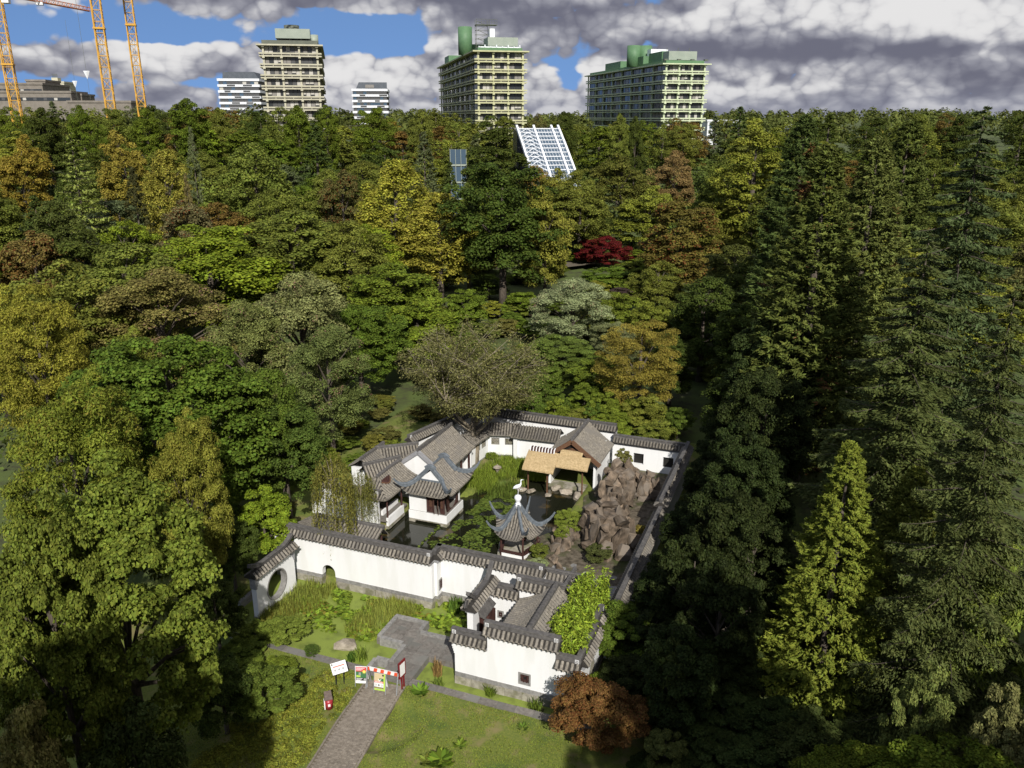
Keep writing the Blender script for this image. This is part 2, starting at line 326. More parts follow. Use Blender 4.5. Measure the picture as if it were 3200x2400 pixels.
def limbs(rng, H, r0, targets, nlimb, top, lean=0.0, fork=.35, n=7):
    mb = MB(); tx, ty = lean*H, lean*.4*H
    pts = [(0,0,-.6), (tx*.05, ty*.05, H*.12), (tx*.3, ty*.3, H*.4), (tx*.7, ty*.7, H*top)]
    mb.tube(pts, [r0*1.35, r0, r0*.72, r0*.22], n)
    if len(targets):
        sel = targets[rng.permutation(len(targets))[:nlimb]]
        for q in sel:
            s = min(max(fork*H, (q[2]-abs(q[0])*.5-abs(q[1])*.5)*.8), H*top*.9); f = s/H
            p0 = Vector((tx*f, ty*f, s)); q = Vector(q); m = p0.lerp(q, .5) + Vector((0, 0, .08*(q-p0).length))
            mb.tube([p0, m, q], [r0*.42, r0*.24, r0*.05], 5, False)
    return mb
PROTO = {}
def reg(name, crown, trunk, H, Rr): PROTO[name] = dict(crown=crown, trunk=trunk, h=H, r=Rr)
def broad(name, seed, H=16., Rr=5., base=.18, nc=80, per=300, leaf=.24, cr=(.8, 1.35), fine=1.0, mat='leaf', bark='bark', shape=1.0, lump=.16, inner=.45, flat=.72, jit=.5, up=.55, nl=9, ww=.72):
    rng = np.random.default_rng(seed); d = sph(rng, nc*3); d = d[d[:, 2] > -.82][:nc]
    rad = wobble(d, lump, rng)*(inner + (1-inner)*rng.random(len(d))**.45)
    hz = H*(1-base)/2; cz = H*base + hz
    cc = d*rad[:, None]*np.array([Rr*.86, Rr*.86, hz*.88]); 
    taper = 1 - np.clip((cc[:, 2]/hz), 0, 1)*(1-shape); cc[:, :2] *= taper[:, None]
    cc[:, 2] += cz; crr = rng.uniform(cr[0], cr[1], len(cc))*Rr/5*.88
    c, n, t, rnd = clump_leaves(rng, cc, crr, per, flat, up, jit)
    Ls = leaf*rng.uniform(.7, 1.25, len(c))
    reg(name, leaves_mesh(name+'_crown', c, n, t, Ls, Ls*ww*fine, MT[mat], rng, rnd), limbs(rng, H, H*.018+.05, cc, nl, .8).mesh(name+'_trunk', MT[bark], True), H, Rr)
def conifer(name, seed, H=26., Rr=4.5, tufts=900, per=26, leaf=.38, prof=.8, base=.06, droop=0.0, mat='needle', wide=.30, rise=.55, dens_in=.55, lump=.14, bark='bark', tr=.55):
    """dense conical crown of feathery tufts"""
    rng = np.random.default_rng(seed); t = rng.random(tufts)**1.35*(1-base) + base; ang = rng.uniform(0, 2*math.pi, tufts)
    rad = Rr*np.power(np.clip(1-t, 0, 1), prof)*np.minimum(1, (t-base)/.08+.55)
    d2 = np.stack([np.cos(ang), np.sin(ang), t*4-2], 1); rad = rad*wobble(unit(d2)*np.array([1, 1, 2.5]), lump, rng)*(dens_in + (1-dens_in)*rng.random(tufts)**.5)
    cc = np.stack([np.cos(ang)*rad, np.sin(ang)*rad, t*H], 1)
    out = np.stack([np.cos(ang), np.sin(ang), np.full(tufts, rise)], 1); out = unit(out)
    idx = np.repeat(np.arange(tufts), per); k = len(idx); s = rng.random(k)
    tsz = tr*(.6+.8*rng.random(tufts))[idx]*np.clip(1.15-t[idx], .3, 1)
    c = cc[idx] + out[idx]*(s*tsz*1.6-tsz*.4)[:, None] + rng.normal(size=(k, 3))*(.34*tsz*(1.1-s))[:, None]
    c[:, 2] -= droop*s*tsz
    tan = out[idx] + rng.normal(size=(k, 3))*.45; nrm = rng.normal(size=(k, 3))*.7 + np.array([0, 0, .8]) + out[idx]*.4
    rnd = np.clip(.55*rng.random(k) + .45*rng.random(tufts)[idx], 0, 1); Ls = leaf*rng.uniform(.7, 1.3, k)
    mb = MB().tube([(0,0,-.6), (0,0,H*.1), (0,0,H*.97)], [H*.022, H*.017, .03], 8)
    reg(name, leaves_mesh(name+'_crown', c, nrm, tan, Ls, Ls*wide, MT[mat], rng, rnd), mb.mesh(name+'_trunk', MT[bark], True), H, Rr)
def spruce(name, seed, H=26., Rr=6., nb=130, per=330, leaf=.30, base=.08, mat='needle', wide=.28, sag=.32):
    """layered boughs that leave the trunk, sag and lift at the tip; twigs hang from them"""
    rng = np.random.default_rng(seed); C, Nn, T, Rn = [], [], [], []
    mb = MB().tube([(0,0,-.6), (0,0,H*.1), (0,0,H*.98)], [H*.018, H*.014, .03], 8)
    for i in range(nb):
        t = base + (1-base)*((i+.5)/nb)**1.15; ang = i*2.399 + rng.normal()*.25; ln = Rr*(1-t)**.72*rng.uniform(.72, 1.1) + .35
        o = np.array([math.cos(ang), math.sin(ang), 0]); sd = np.array([-o[1], o[0], 0]); k = max(24, int(per*ln/Rr)); s = rng.random(k)**.75
        def P(s): return np.stack([o[0]*s*ln, o[1]*s*ln, H*t + (.18*s - sag*1.9*s**2 + sag*1.15*s**3)*ln], 1)
        w = (.34*ln*np.sin(np.pi*np.clip(s*.88+.1, 0, 1)))*rng.uniform(-1, 1, k); c = P(s) + sd*w[:, None]; c[:, 2] -= np.abs(w)*.30 + rng.random(k)**2*.28*ln*.3
        C.append(c); T.append(o*.75 + sd*np.sign(w)[:, None]*.8 + rng.normal(size=(k, 3))*.3 + np.array([0, 0, -.22])); Nn.append(np.array([0, 0, 1.]) + rng.normal(size=(k, 3))*.42); Rn.append(np.clip(.6*rng.random(k)+.4*rng.random(), 0, 1))
        q = P(np.array([0., .35, .7, .97])); mb.tube(q, [.045*ln/4+.015, .03*ln/4+.01, .018, .008], 4, False)
    c = np.concatenate(C); Ls = leaf*rng.uniform(.7, 1.3, len(c))
    reg(name, leaves_mesh(name+'_crown', c, np.concatenate(Nn), np.concatenate(T), Ls, Ls*wide, MT[mat], rng, np.concatenate(Rn)), mb.mesh(name+'_trunk', MT['bark'], True), H, Rr)
def weeping(name, seed, H=9., Rr=2.4, strands=170, per=60, leaf=.17, mat='leaf', drop=.75, bark='bark_pale', top=.93):
    rng = np.random.default_rng(seed); C, T = [], []
    for i in range(strands):
        a = rng.uniform(0, 6.28); r = Rr*math.sqrt(rng.random()); z0 = H*top - (r/Rr)**2*H*.16 + rng.normal()*.15; ln = H*drop*rng.uniform(.35, 1.0)*(.55+.45*r/Rr)
        s = np.sort(rng.random(per)); k = per; sw = rng.normal()*.25
        c = np.stack([math.cos(a)*r*(1+.18*s) + np.sin(s*5+i)*.07 + sw*s*.3, math.sin(a)*r*(1+.18*s) + np.cos(s*4+i)*.07, z0 - s*ln], 1) + rng.normal(size=(k, 3))*.07
        C.append(c); T.append(np.tile([0, 0, -1.], (k, 1)) + rng.normal(size=(k, 3))*.5)
    c = np.concatenate(C); Ls = leaf*rng.uniform(.7, 1.3, len(c)); nrm = rng.normal(size=c.shape) + np.stack([c[:, 0], c[:, 1], np.zeros(len(c))], 1)/Rr + np.array([0, 0, .2])
    tg = np.stack([rng.normal(size=14)*Rr*.4, rng.normal(size=14)*Rr*.4, H*rng.uniform(.75, .93, 14)], 1)
    reg(name, leaves_mesh(name+'_crown', c, nrm, np.concatenate(T), Ls, Ls*.42, MT[mat], rng), limbs(rng, H, .14, tg, 10, .9).mesh(name+'_trunk', MT[bark], True), H, Rr)
def twiggy(name, seed, H=13., Rr=6., nb=38, leaf=.13, mat='leaf', per=420):
    """open spreading willow: many fine shoots on visible boughs"""
    rng = np.random.default_rng(seed); C, T = [], []; mb = MB()
    mb.tube([(0,0,-.5), (.15,0,H*.1), (-.1,.1,H*.24), (.2,.2,H*.36)], [.34, .27, .24, .2], 9)
    heads = []
    for i in range(7):
        a = i*.9 + rng.normal()*.2; q = Vector((math.cos(a)*Rr*.42, math.sin(a)*Rr*.42, H*rng.uniform(.42, .62)))
        p0 = Vector((.2*.6, .1, H*rng.uniform(.2, .34))); m = p0.lerp(q, .55) - Vector((0, 0, .25)); mb.tube([p0, m, q], [.17, .12, .07], 6, False); heads.append(q)
    for i in range(nb):
        h = heads[i % 7]; d = sph(rng, 1)[0]; q = Vector((d[0]*Rr*.9, d[1]*Rr*.9, H*.68 + d[2]*H*.28 + .2)); m = h.lerp(q, .5) + Vector((0, 0, .3))
        if q.z < H*.46: q.z = H*.5
        mb.tube([h, m, q], [.06, .035, .01], 4, False)
        for j in range(9):
            f = rng.uniform(.15, 1); p = h.lerp(q, f); dd = sph(rng, 1)[0]; dd[2] = dd[2]*.6+.1; e = np.array(p) + dd*rng.uniform(.5, 1.3); mb.tube([p, e], [.014, .006], 3, False)
            k = per//9; s = rng.random(k); c = np.array(p)[None]*(1-s[:, None]) + e[None]*s[:, None]; c = c + rng.normal(size=c.shape)*.26; c[:, 2] -= rng.random(k)*.3; C.append(c); T.append(np.tile(dd + np.array([0, 0, -.5]), (k, 1)) + rng.normal(size=(k, 3))*.5)
    c = np.concatenate(C); Ls = leaf*rng.uniform(.6, 1.3, len(c))
    reg(name, leaves_mesh(name+'_crown', c, rng.normal(size=c.shape) + np.array([0, 0, .5]), np.concatenate(T), Ls, Ls*.34, MT[mat], rng), mb.mesh(name+'_trunk', MT['bark_pale'], True), H, Rr)

# near prototypes (fine leaves), middle and far ones (coarser)
broad('maple_near', 11, 17, 5.6, .10, 360, 215, .20, (.48, .82), ww=.85, mat='leaf', jit=.45, nl=14, inner=.5)
broad('chestnut_near', 12, 17, 6.2, .10, 270, 230, .26, (.6, 1.0), ww=.42, mat='leaf_gold', jit=.5, nl=12)
broad('lime_near', 13, 17, 6.0, .12, 290, 220, .22, (.55, .92), ww=.8, nl=14)
broad('beech_near', 14, 15, 5.2, .1, 180, 260, .19, (.7, 1.15), ww=.7, mat='leaf_pink', nl=14)
broad('shrub_tree_near', 15, 8, 3.0, .10, 120, 260, .20, (.75, 1.2), ww=.6, nl=10)
broad('leafy_near', 16, 9, 3.2, .08, 100, 260, .24, (.8, 1.4), ww=.6, lump=.26, nl=10)
broad('russet_near', 17, 7, 3.4, .06, 130, 280, .15, (.7, 1.15), ww=.7, mat='leaf_red', nl=10)
broad('feathery_near', 18, 12, 4.2, .06, 170, 260, .16, (.7, 1.1), ww=.45, nl=12, flat=.6)
broad('broad_a', 21, 17, 5.2, .10, 150, 200, 0.27, (.8, 1.3))
broad('broad_b', 22, 18, 5.0, .08, 160, 200, 0.27, (.75, 1.2), shape=.75)
broad('broad_c', 23, 16, 5.6, .10, 165, 190, 0.26, (.7, 1.15), lump=.22)
broad('broad_d', 24, 20, 4.4, .06, 165, 190, 0.26, (.7, 1.2), shape=.55)
broad('broad_e', 25, 18, 5.4, .08, 130, 230, 0.28, (.85, 1.5), shape=.9, lump=.25)
broad('russet_mid', 26, 16, 4.8, .06, 160, 190, 0.26, (.7, 1.2), shape=.8, mat='leaf_red')
broad('weeping_mid', 27, 22, 5.2, .05, 190, 100, .44, (.7, 1.1), shape=.6, flat=1.25, ww=.4, mat='leaf_gold')
broad('far_a', 31, 17, 5.2, .05, 95, 90, 0.42, (.9, 1.45))
broad('far_b', 32, 18, 4.8, .05, 95, 90, 0.42, (.9, 1.4), shape=.6)
broad('far_c', 33, 16, 5.6, .05, 100, 90, 0.40, (.9, 1.4), mat='leaf_gold', lump=.24)
conifer('sequoia', 41, 28, 4.6, 1600, 34, .50, .55, tr=.85, mat='leaf_dead', wide=.26)
conifer('thuja', 42, 15, 3.1, 1250, 46, .26, .62, tr=.62, rise=.35, droop=.3, wide=.34, lump=.2)
conifer('conifer_mid', 43, 20, 4.2, 420, 26, .55, .8, tr=.8, rise=.2)
conifer('conifer_far', 44, 20, 4.0, 170, 16, .95, .85, tr=1.1, rise=.2)
spruce('spruce_near', 45, 27, 7.6, 120, 1100, .35, wide=.35, sag=.36)
spruce('cedar_mid', 46, 20, 6.5, 70, 190, .55, sag=.12, wide=.4)
weeping('weeping_small', 47, 9, 2.2, 105, 120, .15, drop=.9)
twiggy('willow', 48, nb=90, leaf=.20, per=560)

COLORS = dict(olive=(.084,.104,.018), green=(.056,.090,.010), dark=(.034,.054,.010), deep=(.022,.046,.012), bright=(.085,.135,.012), yellow=(.20,.185,.022),
              ygreen=(.118,.142,.020), orange=(.145,.115,.018), brown=(.075,.068,.020), pale=(.145,.165,.060), grey=(.070,.090,.038), red=(.115,.012,.010),
              russet=(.098,.066,.016), gold=(.122,.126,.020), pine=(.036,.060,.014), conif=(.050,.080,.018), lightc=(.095,.140,.030), twig=(.112,.104,.036), maroon=(.05,.02,.015))
TREES = []
def place_tree(proto, x, y, h, r, color, name, label, group=None, cat='tree', z=None, mat_idx=None, parts=True):
    P = PROTO[proto]; z = terr(x, y) if z is None else z
    rt = thing(name, label, cat, (x, y, z - .02), random.uniform(0, 6.28), group)
    sx = r/P['r']; sz = h/P['h']
    col = COLORS[color] if isinstance(color, str) else color; k = random.uniform(.92, 1.08); col = (col[0] + .30*max(0, col[1]-col[0]), col[1], col[2])
    for part, me in (('trunk', P['trunk']), ('crown', P['crown'])):
        o = inst(part, me, rt, sc=(sx, sx, sz))
        if part == 'crown': o.color = (col[0]*k*random.uniform(.93, 1.07), col[1]*k, col[2]*k, 1)
    TREES.append((x, y, r)); return rt
Q = 3200/2212.
def solve_tree(u, vtop, h):
    """where a tree of height h stands so that its top shows at this pixel"""
    d = ray(u, vtop); Y = 20.0
    while Y < 700:
        t = Y/d.y; z = HCAM + d.z*t
        if z <= terr(d.x*t, Y) + h: break
        Y += .5
    return d.x*Y/d.y, Y
def tp(u, v, w, proto, color, name, label, h=17.0, Y=None, group=None, cat='tree', rmax=None):
    """tree from its crown top (u, v) and crown width w in the 2212-pixel view; h in metres, or Y when its distance is known"""
    u *= Q; v *= Q; w *= Q
    if Y is None: x, y = solve_tree(u, v, h)
    else:
        p = aty(u, v, Y); x, y = p.x, Y; h = max(1.0, p.z - terr(x, y))
    depth = y*math.cos(PITCH) + (HCAM-10)*math.sin(PITCH); r = w*depth/FPX/2
    return place_tree(proto, x, y, h, r, color, name, label, group, cat)
# ------------------------------------------------------------------ ground
def pond_mask(a, b):
    if -16.3 < a < 7.0 and -1.22 < b < 6.15 and not (a > .05 and b > -.05 and b < 6): return True     # outer pond
    if -4.2 < a < 2.0 and 6.0 < b < 7.0: return True
    if -14 < a < -.2 and 7.4 < b < 30:                                                                   # inner pond
        if a > -4.2 and b < 12.1 and a > -3.4: return False
        edge = 25.0 + .35*math.sin(a*1.7) if a < -5 else 26.6
        left = -12.3
        if b > 20: left = -9.6 + max(0, b-21)*.75 + .25*math.sin(b*2.1)
        return left < a and b < edge
    return False
m, nt, bsdf = nmat('ground_soil'); N, Lk = nt.nodes, nt.links
tc = N.new('ShaderNodeTexCoord')
def gnoise(s, d=6):
    n = N.new('ShaderNodeTexNoise'); n.inputs['Scale'].default_value = s; n.inputs['Detail'].default_value = d; Lk.new(tc.outputs['Object'], n.inputs['Vector']); return n.outputs[0]
def gmix(f, a, b, lo=.4, hi=.6):
    mr = N.new('ShaderNodeMapRange'); mr.inputs[1].default_value = lo; mr.inputs[2].default_value = hi; Lk.new(f, mr.inputs[0])
    x = N.new('ShaderNodeMix'); x.data_type = 'RGBA'; Lk.new(mr.outputs[0], x.inputs[0])
    for q, s in ((a, x.inputs[6]), (b, x.inputs[7])):
        if isinstance(q, tuple): s.default_value = (*q, 1)
        else: Lk.new(q, s)
    return x.outputs[2]
c = gmix(gnoise(2.2), (.040,.040,.016), (.060,.078,.018)); c = gmix(gnoise(.35), c, (.075,.105,.020), .40, .58)
Lk.new(c, bsdf.inputs['Base Color']); bsdf.inputs['Roughness'].default_value = .97; MT['ground'] = m
m, nt, bsdf = nmat('lawn_turf'); N, Lk = nt.nodes, nt.links; tc = N.new('ShaderNodeTexCoord')
c = gmix(gnoise(9), (.098,.128,.018), (.145,.165,.026)); c = gmix(gnoise(1.1), c, (.19,.16,.062), .52, .68); c = gmix(gnoise(.5, 3), c, (.070,.108,.016), .55, .68)
Lk.new(c, bsdf.inputs['Base Color']); bsdf.inputs['Roughness'].default_value = .95; MT['lawn'] = m
GA0, GA1, GB0, GB1, GS = -24.0, 16.0, -13.0, 40.0, .25
def garden_z(a, b):
    p = gw(a, b); z = .35 + .05*mnoise.noise((p.x*.5, p.y*.5, 0)) + .02*mnoise.noise((p.x*2.2, p.y*2.2, 4))
    d = math.hypot(a+1.9, b+4.9)                                    # sunken patch in the lawn
    if d < 2.2: z -= .30*sm((2.2-d)/.7) * (1 if d > .5 else 1)
    if d < .9: z += .16*sm((.9-d)/.7)
    return z
def garden_ground():
    na = int((GA1-GA0)/GS); nb = int((GB1-GB0)/GS); V = []; 
    for j in range(nb+1):
        for i in range(na+1):
            a = GA0 + i*GS; b = GB0 + j*GS; p = gw(a, b); z = garden_z(a, b)
            if pond_mask(a, b): z = -.45
            e = min(i, na-i, j, nb-j)
            if e < 4: z = z*(e/4) + (.05)*(1-e/4)
            V.append((p.x, p.y, z))
    F = [(j*(na+1)+i, j*(na+1)+i+1, (j+1)*(na+1)+i+1, (j+1)*(na+1)+i) for j in range(nb) for i in range(na)]
    me = quick_mesh('garden_ground', np.array(V), np.array(F), MT['lawn'], None, True); o = bpy.data.objects.new('garden_ground', me); link(o); o['kind'] = 'structure'
garden_ground()
def main_ground():
    xs = sorted(set([-9000,-5000,-2500,-1500,-1000,-700] + list(range(-520, 521, 8)) + [700,1000,1500,2500,5000,9000])); ys = sorted(set([-3000,-800,-300,-120] + list(range(-60, 901, 8)) + [1000,1200,1600,2200,3000,5000,9000,15000]))
    V = []
    for y in ys:
        for x in xs:
            a, b = gl(x, y); z = terr(x, y)
            if GA0-1 < a < GA1+1 and GB0-1 < b < GB1+1: z = -.6
            elif GA0-10 < a < GA1+10 and GB0-10 < b < GB1+10: z = .16
            V.append((x, y, z))
    n = len(xs); F = [(j*n+i, j*n+i+1, (j+1)*n+i+1, (j+1)*n+i) for j in range(len(ys)-1) for i in range(n-1)]
    me = quick_mesh('ground', np.array(V), np.array(F), MT['ground'], None, True); o = bpy.data.objects.new('ground', me); link(o); o['kind'] = 'structure'
main_ground()
# ------------------------------------------------------------------ university towers on the hill
MT['concrete_cream'] = noisy('cream_concrete', (.40,.38,.28), (.50,.475,.36), .8, .85, .05, detail=8)
MT['concrete_yellow'] = noisy('yellow_green_concrete', (.42,.42,.24), (.52,.51,.31), .8, .85, .05, detail=8)
MT['concrete_green'] = noisy('pale_green_concrete', (.46,.52,.33), (.56,.61,.41), .8, .85, .05, detail=8)
MT['white_band'] = noisy('white_cladding', (.66,.68,.71), (.74,.755,.78), .5, .5, 0)
MT['roof_slate'] = noisy('slate_cladding', (.045,.055,.068), (.065,.075,.09), .6, .6, 0)
MT['metal_sage'] = noisy('sage_metal', (.26,.30,.25), (.31,.345,.29), .4, .5, 0)
MT['metal_green'] = noisy('green_metal', (.085,.17,.085), (.11,.205,.105), .4, .55, 0)
MT['metal_olive'] = noisy('olive_grey_metal', (.09,.10,.08), (.12,.13,.10), .5, .6, 0)
MT['core_dark'] = noisy('dark_facade', (.045,.042,.038), (.075,.07,.062), .7, .8, 0)
MT['concrete_grey'] = noisy('brown_grey_concrete', (.17,.15,.125), (.23,.205,.175), .4, .9, .1, detail=8)
def glass(name, c, rough=.12):
    m, nt, b = nmat(name); b.inputs['Base Color'].default_value = (*c, 1); b.inputs['Roughness'].default_value = rough; b.inputs['Specular IOR Level'].default_value = .5
    n = nt.nodes.new('ShaderNodeTexNoise'); n.inputs['Scale'].default_value = .6; bp = nt.nodes.new('ShaderNodeBump'); bp.inputs['Strength'].default_value = .05; nt.links.new(n.outputs[0], bp.inputs['Height']); nt.links.new(bp.outputs[0], b.inputs['Normal']); return m
MT['glass_dark'] = glass('dark_glass', (.035,.038,.040)); MT['glass_grey'] = glass('grey_glass', (.085,.085,.085), .25); MT['glass_blue'] = glass('blue_glass', (.065,.10,.14), .10)
MT['blind'] = noisy('window_blind', (.42,.40,.36), (.50,.48,.43), .5, .8, 0)
MT['blind2'] = noisy('grey_blind', (.20,.19,.175), (.25,.235,.215), .5, .8, 0)
MT['crane'] = noisy('crane_yellow', (.50,.27,.035), (.60,.33,.05), 1, .5, 0)
MT['crane_red'] = noisy('crane_orange', (.42,.14,.05), (.50,.18,.07), 1, .5, 0)
AX = R(11.5)
def tower(name, label, fl_px, Y, ztop, W, Lg, nfl, fh, conc, seed, front_cols=4, nwin=12, nside=24, blinds=.35, side='L', pier=2):
    """long slab block: balcony slabs, parapet rails, columns and set-back windows; front-left roof corner shows at pixel fl_px"""
    rnd = random.Random(seed); p = aty(fl_px[0], fl_px[1], Y); zb = terr(p.x, Y) - .5
    ztop = p.z; p.x += 2.0
    rt = thing(name, label, 'building', (p.x, Y, zb), AX); H = ztop - zb
    low = H - nfl*fh - .4; bal = 1.0
    MB().box(.7, W-.7, .7, Lg-.7, low, H).build('facade_wall', MT['core_dark'], rt)
    MB().box(3.5, W-3.5, 4, Lg-4, 0, low).build('ground_floor_wall', MT['core_dark'], rt)
    win = {}
    for i in range(nfl):
        z = H - (i+1)*fh
        MB().box(-bal, W+bal, -bal, Lg+bal, z-.45, z).build('balcony_slab', conc, rt)
        rl = MB(); t = .12
        rl.box(-bal-.05, W+bal+.05, -bal-.05, -bal+t, z+.45, z+.95); rl.box(-bal-.05, W+bal+.05, Lg+bal-t, Lg+bal+.05, z+.45, z+.95)
        rl.box(-bal-.05, -bal+t, -bal+t, Lg+bal-t, z+.45, z+.95); rl.box(W+bal-t, W+bal+.05, -bal+t, Lg+bal-t, z+.45, z+.95)
        for k in range(front_cols*2-1):
            x = .6 + (W-1.2)*k/(front_cols*2-2); rl.box(x-.12, x+.12, -bal+.02, -bal+.2, z, z+.46)
        rl.build('parapet_rail', conc, rt)
        if i >= 8: continue
        for k in range(nwin):                                         # each window of the front
            bw = (W-1.8)/nwin; x = .9 + bw*k; r = rnd.random(); mt = MT['blind'] if r < blinds else MT['blind2'] if r < blinds+.2 else MT['glass_dark'] if r < .85 else MT['glass_grey']
            key = ('f', mt.name)
            if key not in win: win[key] = MB().box(.08, bw-.08, -.06, .05, 0, fh-1.35).mesh('window', mt)
            wo = inst('window', win[key], rt, (x, .7-.03, z+.75))
            if mt is MT['blind'] and rnd.random() < .4: inst('open_gap', win.setdefault('gap', MB().box(.1, bw-.1, -.09, -.07, 0, .8).mesh('gap', MT['glass_dark'])), wo)
        for k in range(nside):
            bw = (Lg-1.8)/nside; y = .9 + bw*k; r = rnd.random(); mt = MT['glass_grey'] if r < .5 else MT['glass_dark'] if r < .8 else MT['blind2']
            key = ('s', mt.name)
            if key not in win: win[key] = MB().box(-.06, .05, .25, bw-.25, 0, fh-1.6).mesh('window', mt)
            inst('window', win[key], rt, (.7-.03 if side == 'L' else W-.7+.03, y, z+1.0))
    for k in range(front_cols):
        x = .55 + (W-1.1)*k/(front_cols-1)
        c = MB().box(x-.35, x+.35, -.35, .35, 0, H-.4)
        for i in range(nfl): c.box(x-.45, x+.45, -bal-.12, .36, H-i*fh-.98, H-i*fh-.46)
        c.build('column', conc, rt)
    n = 9
    for k in range(1, n):
        y = Lg*k/(n-1); x = .2 if side == 'L' else W-.2
        c = MB().box(x-.3, x+.3, y-.3, y+.3, 0, H-.4)
        c.build('column', conc, rt)
    rs = MB().box(-bal-.7, W+bal+.7, -bal-.7, Lg+bal+.7, H-.45, H+.05).build('roof_slab', conc, rt)
    return rt, H, W, Lg
# left tower
rt, H, W, Lg = tower('office_tower', 'cream concrete slab tower with grey drum on its roof, left of the other two towers', (798, 138), 322, 59.0, 20.3, 70, 12, 3.75, MT['concrete_cream'], 3, side='R', blinds=.42)
MB().box(.2, W-.2, .4, Lg-1, H+.05, H+1.5).build('roof_parapet', MT['metal_olive'], rt)
b = MB().box(5.2, 17.6, 2, 12, H+2.3, H+5.6); [b.box(x, x+.3, 4, 4.3, H+1.5, H+2.3) for x in (6, 10, 14, 17)]; b.build('plant_room', MT['metal_sage'], rt)
MB().lathe([(2.8, 0), (2.8, 4.0), (2.55, 4.05), (2.5, 3.7)], 28, (10.8, 12, H+3.6)).build('roof_drum', MT['metal_olive'], rt, True)
MB().lathe([(1.7, 0), (1.7, 4.6)], 22, (18.6, 16, H+.2)).build('roof_drum', MT['metal_sage'], rt, True)
# middle tower
rt, H, W, Lg = tower('office_tower', 'yellow-green slab tower with tall green drum and scaffold stair on its roof', (1473, 158), 339, 56.6, 18.7, 118, 11, 3.75, MT['concrete_yellow'], 5, side='L', blinds=.25)
MB().box(.6, W-.6, .6, Lg-1, H+.05, H+1.2).build('roof_parapet', MT['metal_green'], rt)
MB().lathe([(2.9, 0), (2.9, 10.6), (2.6, 10.7), (2.5, 10.3)], 28, (-.5, 26, H+.1)).build('roof_drum', MT['metal_green'], rt, True)
st = MB()
for x, y in ((3.0, 18), (8.2, 18), (3.0, 21.5), (8.2, 21.5)): st.bar((x, y, H), (x, y, H+13), .16)
for k in range(7):
    z = H + 1.6*k + 1; st.bar((3.0, 18, z), (8.2, 18, z), .12); st.bar((3.0, 21.5, z), (8.2, 21.5, z), .12); st.bar((3.4 if k % 2 else 7.4, 18.2, z), (7.4 if k % 2 else 3.4, 18.2, z+1.6), .35, .12); st.bar((3.0, 18, z), (3.0, 21.5, z), .1)
st.box(2.8, 11.5, 17.6, 21.8, H+10.9, H+11.1)
for k in range(9): st.bar((2.9+k*1.05, 17.7, H+11), (2.9+k*1.05, 17.7, H+13), .09)
st.bar((2.9, 17.7, H+13), (11.4, 17.7, H+13), .12); st.bar((2.9, 17.7, H+12), (11.4, 17.7, H+12), .1)
st.build('scaffold_stair', MT['metal_olive'], rt)
MB().box(5.5, 17.5, 6, 16, H+2.2, H+5.4).build('plant_room', MT['metal_sage'], rt); MB().box(8.2, 10.2, 17, 20, H+.1, H+9.5).build('stair_house', MT['white_metal'], rt)
MB().box(1.0, 8, 30, 44, H+1, H+4.6).build('plant_room', MT['metal_green'], rt); MB().box(.6, 7, 88, 104, H+.9, H+4).build('plant_room', MT['metal_green'], rt)
pp = MB(); [pp.tube([(1.5+k*2.3, 3, H+1), (1.5+k*2.3, 3, H+1.9+.5*(k % 2))], .25, 8) for k in range(8)]; pp.box(2, 18, 3.4, 4.2, H+1.2, H+1.8); pp.build('roof_vents', MT['white_metal'], rt)
# right tower
rt, H, W, Lg = tower('office_tower', 'long pale green slab tower with twin green drums on its roof', (2064, 198), 366, 54.2, 18.2, 112, 11, 3.75, MT['concrete_green'], 9, side='L', blinds=.18)
MB().box(.6, W-.6, .6, Lg-1, H+.05, H+1.3).build('roof_parapet', MT['metal_green'], rt)
for x in (-.6, 4.9): MB().lathe([(3.1, 0), (3.1, 9.0), (2.8, 9.1), (2.7, 8.7)], 28, (x, 38, H+.6)).build('roof_drum', MT['metal_green'], rt, True)
MB().box(.5, 9, 28, 36, H+1.2, H+4.6).build('plant_room', MT['metal_green'], rt); MB().box(3, 10, 12, 27.8, H+1.2, H+5.6).build('plant_room', MT['metal_green'], rt)
MB().box(3.4, 16, 5, 11.8, H+1.7, H+5.2).build('plant_room', MT['metal_sage'], rt); MB().box(4, 12, 28.2, 33, H+4.6, H+7.6).build('lift_house', MT['white_metal'], rt)
MB().box(.6, 8, 60, 84, H+1.2, H+4.4).build('plant_room', MT['metal_green'], rt)
pp = MB(); [pp.tube([(3+k*5, 6.5, H+5.1), (3+k*5, 6.5, H+6.6)], .12, 6) for k in range(3)]; [pp.box(.2+k*6, 1.6+k*6, 1.5, 3, H+1.3, H+1.9) for k in range(4)]; pp.build('roof_vents', MT['metal_olive'], rt)
